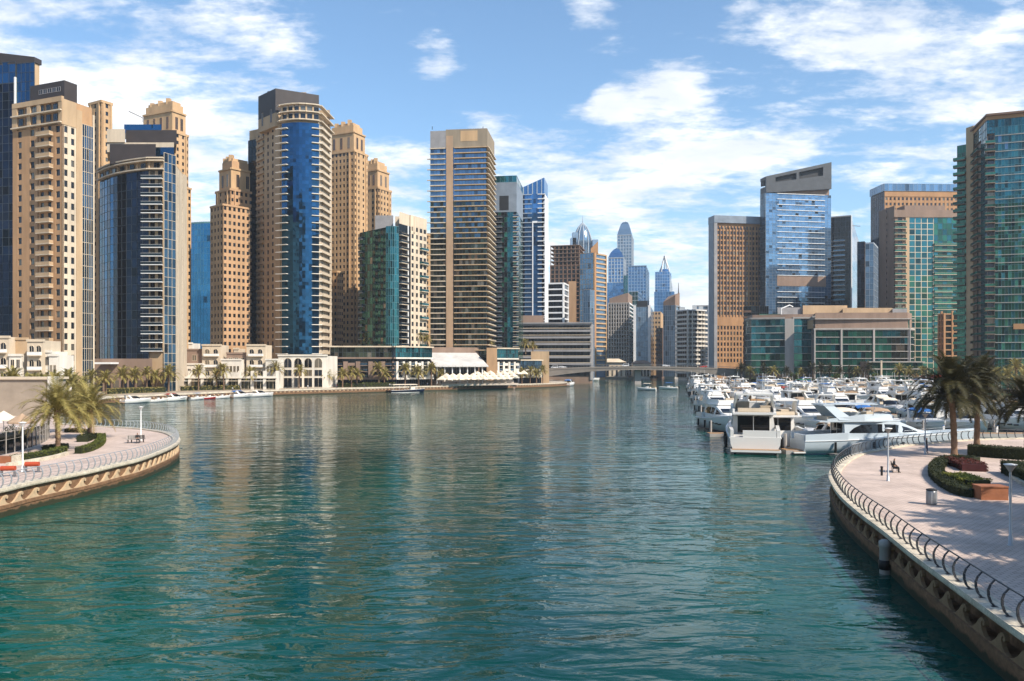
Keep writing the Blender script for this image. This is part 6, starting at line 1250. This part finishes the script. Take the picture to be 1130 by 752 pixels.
# far quay hedges and shrubs
def far_hedge(label, pts, wd, h, mat): hedge('hedge', label, spline([W(*p) for p in pts], 2.0), wd, h, mat, n=1.6, lf=.55)
far_hedge('low olive hedge along the right quay in front of the green glass office', [(822, 478), (850, 462), (890, 456), (940, 446), (1000, 430)], 2.0, 2.2, 'hedge')
far_hedge('red flowering hedge along the right quay behind the last yachts', [(836, 456), (866, 452), (900, 448), (950, 440)], 1.4, 1.3, 'bloom')
far_hedge('long low hedge in front of the white terraced villas on the left quay', [(200, 312), (250, 324), (300, 335)], 1.6, 1.6, 'frond')
far_hedge('olive shrubs along the foot of the long podium', [(372, 360), (410, 366), (440, 371)], 1.8, 1.8, 'hedge')
far_hedge('scrubby green hedge at the foot of the round navy tower', [(118, 276), (150, 286), (186, 296)], 2.2, 1.8, 'frond')
def broadleaf(name, label, x, y, z, h, seed, mat='tree_leaf', group=None):
    rn = random.Random(seed); r = empty(name, (x, y, z), label, 'tree', group); m = MB(); m.tube([(0, 0, 0), (.1, .05, h*.5), (.0, .1, h*.75)], [.22, .16, .08], 'trunk', 6)
    for k in range(5): a = k*1.26; m.tube([(.05, .03, h*.45), (math.cos(a)*h*.22, math.sin(a)*h*.22, h*.75)], [.09, .03], 'trunk', 4)
    m.build('trunk', r); m = MB(); cl = [(rn.uniform(-.3, .3)*h, rn.uniform(-.3, .3)*h, rn.uniform(.5, .92)*h, rn.uniform(.12, .2)*h) for _ in range(11)]
    for cx, cy, cz, cr in cl:
        for k in range(46):
            v = Vector((rn.gauss(0, 1), rn.gauss(0, 1), rn.gauss(0, .8))).normalized()*cr*rn.uniform(.5, 1.1); c = Vector((cx, cy, cz))+v; e1 = Vector((rn.uniform(-1, 1), rn.uniform(-1, 1), rn.uniform(-1, 1))).normalized()*.30; e2 = Vector((rn.uniform(-1, 1), rn.uniform(-1, 1), rn.uniform(-1, 1))).normalized()*.2
            m.add([tuple(c-e1), tuple(c+e2), tuple(c+e1), tuple(c-e2)], [(0, 1, 2, 3)], mat)
    m.build('crown', r); return r
for i, (px, d) in enumerate([(876, 452), (922, 444), (966, 436), (1012, 410), (1024, 400)]): broadleaf('small_tree', f'small rounded broadleaf tree on the right quay, {ORD[i]} from the bridge', *W(px, d), G0, 5.5, i+40, 'hedge' if i < 3 else 'frond_dry', 'small trees on the right quay')

# ------------------------------------------------------------------ lamps, benches, bins, parasols, people, traffic
def lamp(label, px, py, h, cone=True):
    x, y = G(px, py); r = empty('street_lamp', (x, y, G0), label, 'street lamp', 'promenade lamps'); m = MB(); m.lathe([(.17, 0), (.17, .03), (.12, .05), (.11, .5), (.075, .55), (.06, h-.3), (.05, h-.2)], 'post' if cone else 'white', 10); m.build('pole', r)
    m = MB(); m.lathe([(.07, h-.25), (.09, h-.2), (.28, h+.1), (.33, h+.14)], 'concrete' if cone else 'white', 14); m.build('lamp_shade', r); m = MB(); m.lathe([(.33, h+.142), (.34, h+.18), (.05, h+.22)], 'white', 14); m.build('lamp_cap', r); return r
lamp('grey lamp post with funnel head nearest the camera on the right promenade', 1115, 602, 4.25); lamp('grey lamp post rising beside the dark bench on the right promenade', 980, 531, 4.3); lamp('thin dark lamp post in front of the yachts, left of the large dark palm', 1021, 502, 4.3)
lamp('slim white lamp post between the two orange life boxes', 25, 521, 4.4, False); lamp('slim white lamp post on the tip of the left promenade beside the seated person', 155.5, 486, 4.2, False)
def bench(label, px, py, rz, col, k=1.0):
    r = empty('bench', (*G(px, py), G0), label, 'bench', None, rz); m = MB()
    for i in range(4): m.box(-.9, .9, -.25+i*.13, -.14+i*.13, .42, .47, col)
    m.build('seat', r); m = MB()
    for i in range(3): m.box(-.9, .9, .28+.02*i, .31+.02*i, .52+i*.14, .63+i*.14, col)
    m.build('backrest', r)
    for x in (-.7, .7): m = MB(); m.box(x-.03, x+.03, -.22, -.16, 0, .42, 'dark'); m.box(x-.03, x+.03, .22, .27, 0, .5, 'dark'); m.box(x-.025, x+.025, -.16, .22, .36, .415, 'dark'); m.box(x-.02, x+.02, .27, .33, .5, .9, 'dark'); m.build('leg', r)
    return r
bench('dark bench on the right promenade beside the second lamp post', 988, 521, 1.2, 'dark'); bench('low stone coloured bench next to the seated person on the left promenade', 147.5, 489, .15, 'concrete')
def lifebox(label, px, py):
    r = empty('life_buoy_box', (*G(px, py), G0), label, 'safety box', None, .12); m = MB(); n = 10; m.loft([[(x*.8, math.cos(PI*2*k/n)*.22, .72+math.sin(2*PI*k/n)*.22) for k in range(n)] for x in (-.75, -.7, .7, .75)], 'orange'); m.build('drum', r)
    for x in (-.55, .55): m = MB(); m.box(x-.05, x+.05, -.18, .18, .0, .52, 'steel'); m.box(x-.25, x+.25, -.3, .3, 0, .03, 'steel'); m.build('leg', r)
lifebox('orange drum on steel legs left of the white lamp post', 9, 526); lifebox('orange drum on steel legs right of the white lamp post', 35.5, 521)
r = empty('litter_bin', (*G(1028, 557), G0), 'grey litter bin casting a short shadow on the right promenade', 'litter bin'); m = MB(); m.lathe([(.30, 0), (.33, .03), (.33, .98), (.30, 1.0)], 'steel', 16)
for k in range(24): a = 2*PI*k/24; m.box(.335*math.cos(a)-.02, .335*math.cos(a)+.02, .335*math.sin(a)-.02, .335*math.sin(a)+.02, .08, .94, 'post')
m.build('body', r); m = MB(); m.lathe([(.36, 1.0), (.36, 1.08), (.22, 1.12), (.2, 1.08), (.02, 1.06)], 'dark', 16); m.build('lid', r)
r = empty('bollard', (*G(973, 525), G0), 'short dark service bollard left of the dark bench', 'bollard'); m = MB(); m.lathe([(.1, 0), (.1, .7), (.13, .72), (.13, .8), (.03, .84)], 'dark', 10); m.build('post', r)
def gate_panel():
    p0, p1 = pd(940, 503), pd(962, 497.5); r = empty('railing_gate', (*p0, G0+.15), 'straight grey barred gate set in the curve of the right railing', 'gate'); v = (p1[0]-p0[0], p1[1]-p0[1]); m = MB()
    for i in range(19): t = i/18; m.tube([(v[0]*t, v[1]*t, .05), (v[0]*t, v[1]*t, 1.15)], .03, 'post', 4)
    m.build('bars', r); m = MB(); m.tube([(0, 0, 1.18), (*v, 1.18)], .045, 'post', 5); m.tube([(0, 0, .08), (*v, .08)], .045, 'post', 5); m.build('frame', r)
gate_panel()
# glazed terrace of the restaurant at the left edge
tp = spline([G(-40, 513), G(0, 503), G(22, 498), G(42, 491.5), G(53, 485), G(54, 479)], 1.9); nr = normals2(tp); ox, oy = tp[0]
r = empty('glass_balustrade', (ox, oy, G0), 'curved dark glass terrace fence with pale posts at the left edge', 'fence'); m = MB(); m.loft([[(p[0]-ox, p[1]-oy, .08), (p[0]-ox, p[1]-oy, 2.35)] for p in tp], 'glass_dark', False, False); m.build('glass_panel', r)
for p, q in zip(tp, nr): m = MB(); x, y = p[0]-ox+q[0]*.05, p[1]-oy+q[1]*.05; m.box(x-.035, x+.035, y-.035, y+.035, 0, 2.5, 'concrete'); m.build('post', r)
m = MB(); m.tube([(p[0]-ox, p[1]-oy, 2.5) for p in tp], .045, 'concrete', 5); m.tube([(p[0]-ox, p[1]-oy, 1.6) for p in tp], .02, 'concrete', 4); m.build('handrail', r)
def parasol(label, x, y, z, s, mat, group=None, square=True):
    r = empty('parasol', (x, y, z), label, 'parasol', group, .3); m = MB(); m.tube([(0, 0, 0), (0, 0, 2.75*s)], .05, 'steel', 5); m.build('pole', r); m = MB(); R = 1.9*s; n = 4 if square else 8
    m.loft([[(R*math.cos(2*PI*k/n), R*math.sin(2*PI*k/n), 2.0*s) for k in range(n)], [(R*math.cos(2*PI*k/n), R*math.sin(2*PI*k/n), 2.2*s) for k in range(n)], [(.06*math.cos(2*PI*k/n), .06*math.sin(2*PI*k/n), 3.4*s) for k in range(n)]], mat); m.build('canopy', r); KIDS[r.name] = [o for o in bpy.data.objects if o.parent == r]; return r
r = empty('terrace', (*W(526, 396), G0), 'stepped stone terrace under the pale parasols before the sloping canopy', 'terrace'); fx = Face(W(487, 384.5), W(572, 402.5)); b = MB(); b.xf = (fx.ang, fx.o[0]-r.location.x, fx.o[1]-r.location.y, 0)
b.box(0, fx.L, -.2, 12, 0, .9, 'terrace'); b.box(1, fx.L, 5, 12, .9, 2.2, 'terrace'); b.build('steps', r)
p0 = None; i = 0
for row, (pa_, pb_, da, db, n) in enumerate([(492, 566, 384, 402, 11), (487, 560, 379, 397, 12), (526, 578, 396, 412, 8)]):
    for k in range(n):
        t = k/(n-1); x, y = W(pa_+(pb_-pa_)*t, da+(db-da)*t); lab = f'pale canvas parasol before the sloping canopy, {ORD[k]} from the left in the {("middle", "waterside", "rear")[row]} row'
        if p0 is None: p0 = parasol(lab, x, y+3, G0+(1.2, 0, 2.4)[row], 1.4, 'cream_canvas', 'parasols on the restaurant terrace')
        else: o = copy_tree(p0); o.location = (x, y+3, G0+(1.2, 0, 2.4)[row]); o.rotation_euler = (0, 0, .3+.2*math.sin(i*3)); tag(o, lab)
        i += 1
for i, (px, py, mt) in enumerate(((4, 466, 'cream_canvas'), (24, 470, 'tan_canvas'), (-14, 470, 'white'))): parasol(('cream parasol on the left edge terrace', 'tan parasol behind the glass terrace fence', 'white parasol cut by the left edge')[i], *G(px, py+13), G0+.05, .95, mt, 'parasols behind the glass fence', False)
def plant_pot(label, px, py, s):
    r = empty('potted_plant', (*G(px, py), G0), label, 'potted plant'); m = MB(); m.lathe([(.3*s, 0), (.42*s, .6*s), (.38*s, .62*s)], 'brick_red', 10); m.build('pot', r); m = MB(); rn = random.Random(px)
    for k in range(420):
        v = Vector((rn.gauss(0, 1), rn.gauss(0, 1), rn.gauss(0, 1))).normalized()*s*rn.uniform(.4, .95); c = Vector((0, 0, 1.4*s))+v; e1 = Vector((rn.uniform(-1, 1), rn.uniform(-1, 1), rn.uniform(-1, 1))).normalized()*.16; e2 = Vector((rn.uniform(-1, 1), rn.uniform(-1, 1), rn.uniform(-1, 1))).normalized()*.1; m.add([tuple(c-e1), tuple(c+e2), tuple(c+e1)], [(0, 1, 2)], 'hedge_dark')
    m.build('foliage', r)
plant_pot('round dark shrub in a pot behind the glass terrace fence', 12, 492, 1.15)
for i, (px, d) in enumerate(((6, 118), (18, 121), (34, 124))):
    r = empty('terrace_table', (*W(px, d), G0), ('round white table at the left end of the terrace', 'round white table in the middle of the terrace', 'round white table near the terrace fence corner')[i], 'table', 'terrace tables'); m = MB(); m.lathe([(.5, .72), (.5, .76)], 'white', 12); m.build('tabletop', r); m = MB(); m.lathe([(.3, 0), (.3, .03), (.05, .06), (.05, .72)], 'steel', 8); m.build('pedestal', r)
# people: one continuous skinned body each
def person(label, x, y, z, rz, pose='stand', top='shirt', legs='denim', group=None):
    me = bpy.data.meshes.new('person'); 
    if pose == 'sit': J = {'pel': (0, 0, .50), 'chest': (0, -.06, .88), 'neck': (0, -.05, 1.06), 'head': (0, -.10, 1.20), 'crown': (0, -.09, 1.30), 'sl': (-.19, -.05, .98), 'sr': (.19, -.05, .98), 'el': (-.25, -.12, .72), 'er': (.25, -.12, .72), 'hl': (-.14, -.36, .62), 'hr': (.14, -.36, .62), 'kl': (-.13, -.44, .50), 'kr': (.13, -.44, .50), 'al': (-.13, -.44, .08), 'ar': (.13, -.44, .08), 'tl': (-.13, -.60, .04), 'tr': (.13, -.60, .04)}
    else: J = {'pel': (0, 0, .95), 'chest': (0, 0, 1.30), 'neck': (0, 0, 1.47), 'head': (0, -.02, 1.60), 'crown': (0, -.01, 1.71), 'sl': (-.19, 0, 1.40), 'sr': (.19, 0, 1.40), 'el': (-.25, .04, 1.12), 'er': (.25, -.03, 1.12), 'hl': (-.25, -.05, .86), 'hr': (.25, -.12, .88), 'kl': (-.11, -.08, .50), 'kr': (.11, .06, .50), 'al': (-.11, -.02, .08), 'ar': (.11, .20, .09), 'tl': (-.11, -.18, .04), 'tr': (.11, .06, .04)}
    R = dict(pel=.15, chest=.15, neck=.06, head=.095, crown=.075, sl=.075, sr=.075, el=.05, er=.05, hl=.035, hr=.035, kl=.075, kr=.075, al=.05, ar=.05, tl=.04, tr=.04); ks = list(J); E = [('pel', 'chest'), ('chest', 'neck'), ('neck', 'head'), ('head', 'crown'), ('chest', 'sl'), ('chest', 'sr'), ('sl', 'el'), ('sr', 'er'), ('el', 'hl'), ('er', 'hr'), ('pel', 'kl'), ('pel', 'kr'), ('kl', 'al'), ('kr', 'ar'), ('al', 'tl'), ('ar', 'tr')]
    me.from_pydata([J[k] for k in ks], [(ks.index(a), ks.index(b)) for a, b in E], []); t = bpy.data.objects.new('skin_source', me); COL.objects.link(t); sk = t.modifiers.new('skin', 'SKIN'); sb = t.modifiers.new('sub', 'SUBSURF'); sb.levels = sb.render_levels = 1
    for i, k in enumerate(ks): me.skin_vertices[0].data[i].radius = (R[k], R[k]*(.75 if k in ('pel', 'chest') else 1))
    me.skin_vertices[0].data[0].use_root = True; dg = bpy.context.evaluated_depsgraph_get(); nm = bpy.data.meshes.new_from_object(t.evaluated_get(dg)); bpy.data.objects.remove(t)
    nm.materials.clear()
    for q in ('skin', top, legs, 'dark_hair'): nm.materials.append(MAT[q])
    hz = J['pel'][2]+.06; nz = J['neck'][2]+.01
    for pl in nm.polygons:
        c = pl.center; pl.use_smooth = True
        if c.z > nz: pl.material_index = 3 if (c.z > J['head'][2]+.05 or c.y > J['head'][1]+.04) else 0
        elif c.z > hz or pose == 'sit' and c.y > -.2 and c.z > hz-.1: pl.material_index = 1 if math.hypot(abs(c.x)-abs(J['hl'][0]), c.z-J['hl'][2]) > .1 else 0
        else: pl.material_index = 0 if math.hypot(abs(c.x)-abs(J['hl'][0]), c.z-J['hl'][2]) < .1 and pose == 'stand' else 2
    o = bpy.data.objects.new('person', nm); COL.objects.link(o); o.location = (x, y, z); o.rotation_euler = (0, 0, rz); return tag(o, label, 'person', group)
person('person in dark clothes sitting at the tip of the left promenade', *G(151.5, 489.2), G0, .6, 'sit', 'dark', 'dark')
bench('small dark stool bench under the person on the left promenade', 151.8, 488.6, .6, 'dark')
person('person in dark clothes standing by the thin lamp post near the yachts', *G(1022.5, 500), G0, 1.2, 'stand', 'dark', 'denim')
person('person in grey sitting on the dark bench of the right promenade', *G(986, 521.6), G0, 1.2, 'sit', 'dark', 'dark')
rq = random.Random(9)
for i, (px, sh) in enumerate([(256, 'white'), (262, 'dark'), (338, 'white'), (372, 'car_red'), (401, 'dark'), (432, 'white'), (471, 'shirt'), (505, 'dark'), (556, 'white')]):
    y = 4; k = min(range(len(LQ)), key=lambda j: abs(LQ[j][0]/LQ[j][1]*FP+CX-px)); person(f'tiny person in {dict(white="white", dark="black", car_red="red", shirt="grey")[sh]} walking on the far left quay, {ORD[i]} from the left', LQ[k][0]-.5, LQ[k][1]+3.2, G0, rq.uniform(0, 6), 'stand', sh, 'denim', 'people on the far left quay')
def car(label, x, y, z, rz, mat, van=False):
    r = empty('van' if van else 'car', (x, y, z), label, 'van' if van else 'car', 'traffic on the bridge', rz); m = MB(); h = 2.0 if van else 1.45
    m.loft([[(-2.2, yy, .35), (-2.2, yy, .95), (-1.9, yy*.95, h*.97), (-.2 if not van else .9, yy*.95, h), (.8 if not van else 1.6, yy, 1.0), (2.1, yy, .85), (2.2, yy, .35)] for yy in (-.9, .9)], mat); m.build('body', r); m = MB()
    for s in (-1, 1): m.add([(-1.8, s*.91, 1.0), (-1.7, s*.88, h*.92), (-.25 if not van else .85, s*.88, h*.94), (.6 if not van else 1.4, s*.915, 1.03)], [(0, 1, 2, 3)], 'boat_glass')
    m.build('side_window', r)
    for x_ in (-1.35, 1.35):
        for s in (-.92, .72): m = MB(); m.loft([[(x_+.33*math.cos(2*PI*k/10), yy, .33+.33*math.sin(2*PI*k/10)) for k in range(10)] for yy in (s, s+.2)], 'black'); m.build('wheel', r)
for px, mt, v, lab in ((612, 'car_white', True, 'white van at the left end of the bridge'), (621, 'car_white', False, 'white car behind the van at the left end of the bridge'), (668, 'car_dark', False, 'dark car crossing the left half of the bridge'), (690, 'car_white', True, 'white van near the middle of the bridge'), (735, 'car_white', False, 'white car on the right half of the bridge'), (776, 'car_red', False, 'red car near the right end of the bridge')):
    x, _ = W(px, 504); car(lab, x, 504, top(x)+.02, 0 if px % 2 else PI, mt, v)
# ------------------------------------------------------------------ the air
hm = bpy.data.materials.new('haze'); hm.use_nodes = True; nt = hm.node_tree
nt.nodes.remove(nt.nodes['Principled BSDF']); v = N(nt, 'ShaderNodeVolumePrincipled'); v.inputs['Color'].default_value = (.80, .88, .96, 1); v.inputs['Density'].default_value = .00013; v.inputs['Anisotropy'].default_value = .2
nt.links.new(v.outputs[0], nt.nodes['Material Output'].inputs['Volume']); MAT['haze'] = hm
m = MB(); m.box(-4050, 4050, -4050, 4050, -4.2, 300, 'haze'); tag(m.build('haze'), kind='stuff')
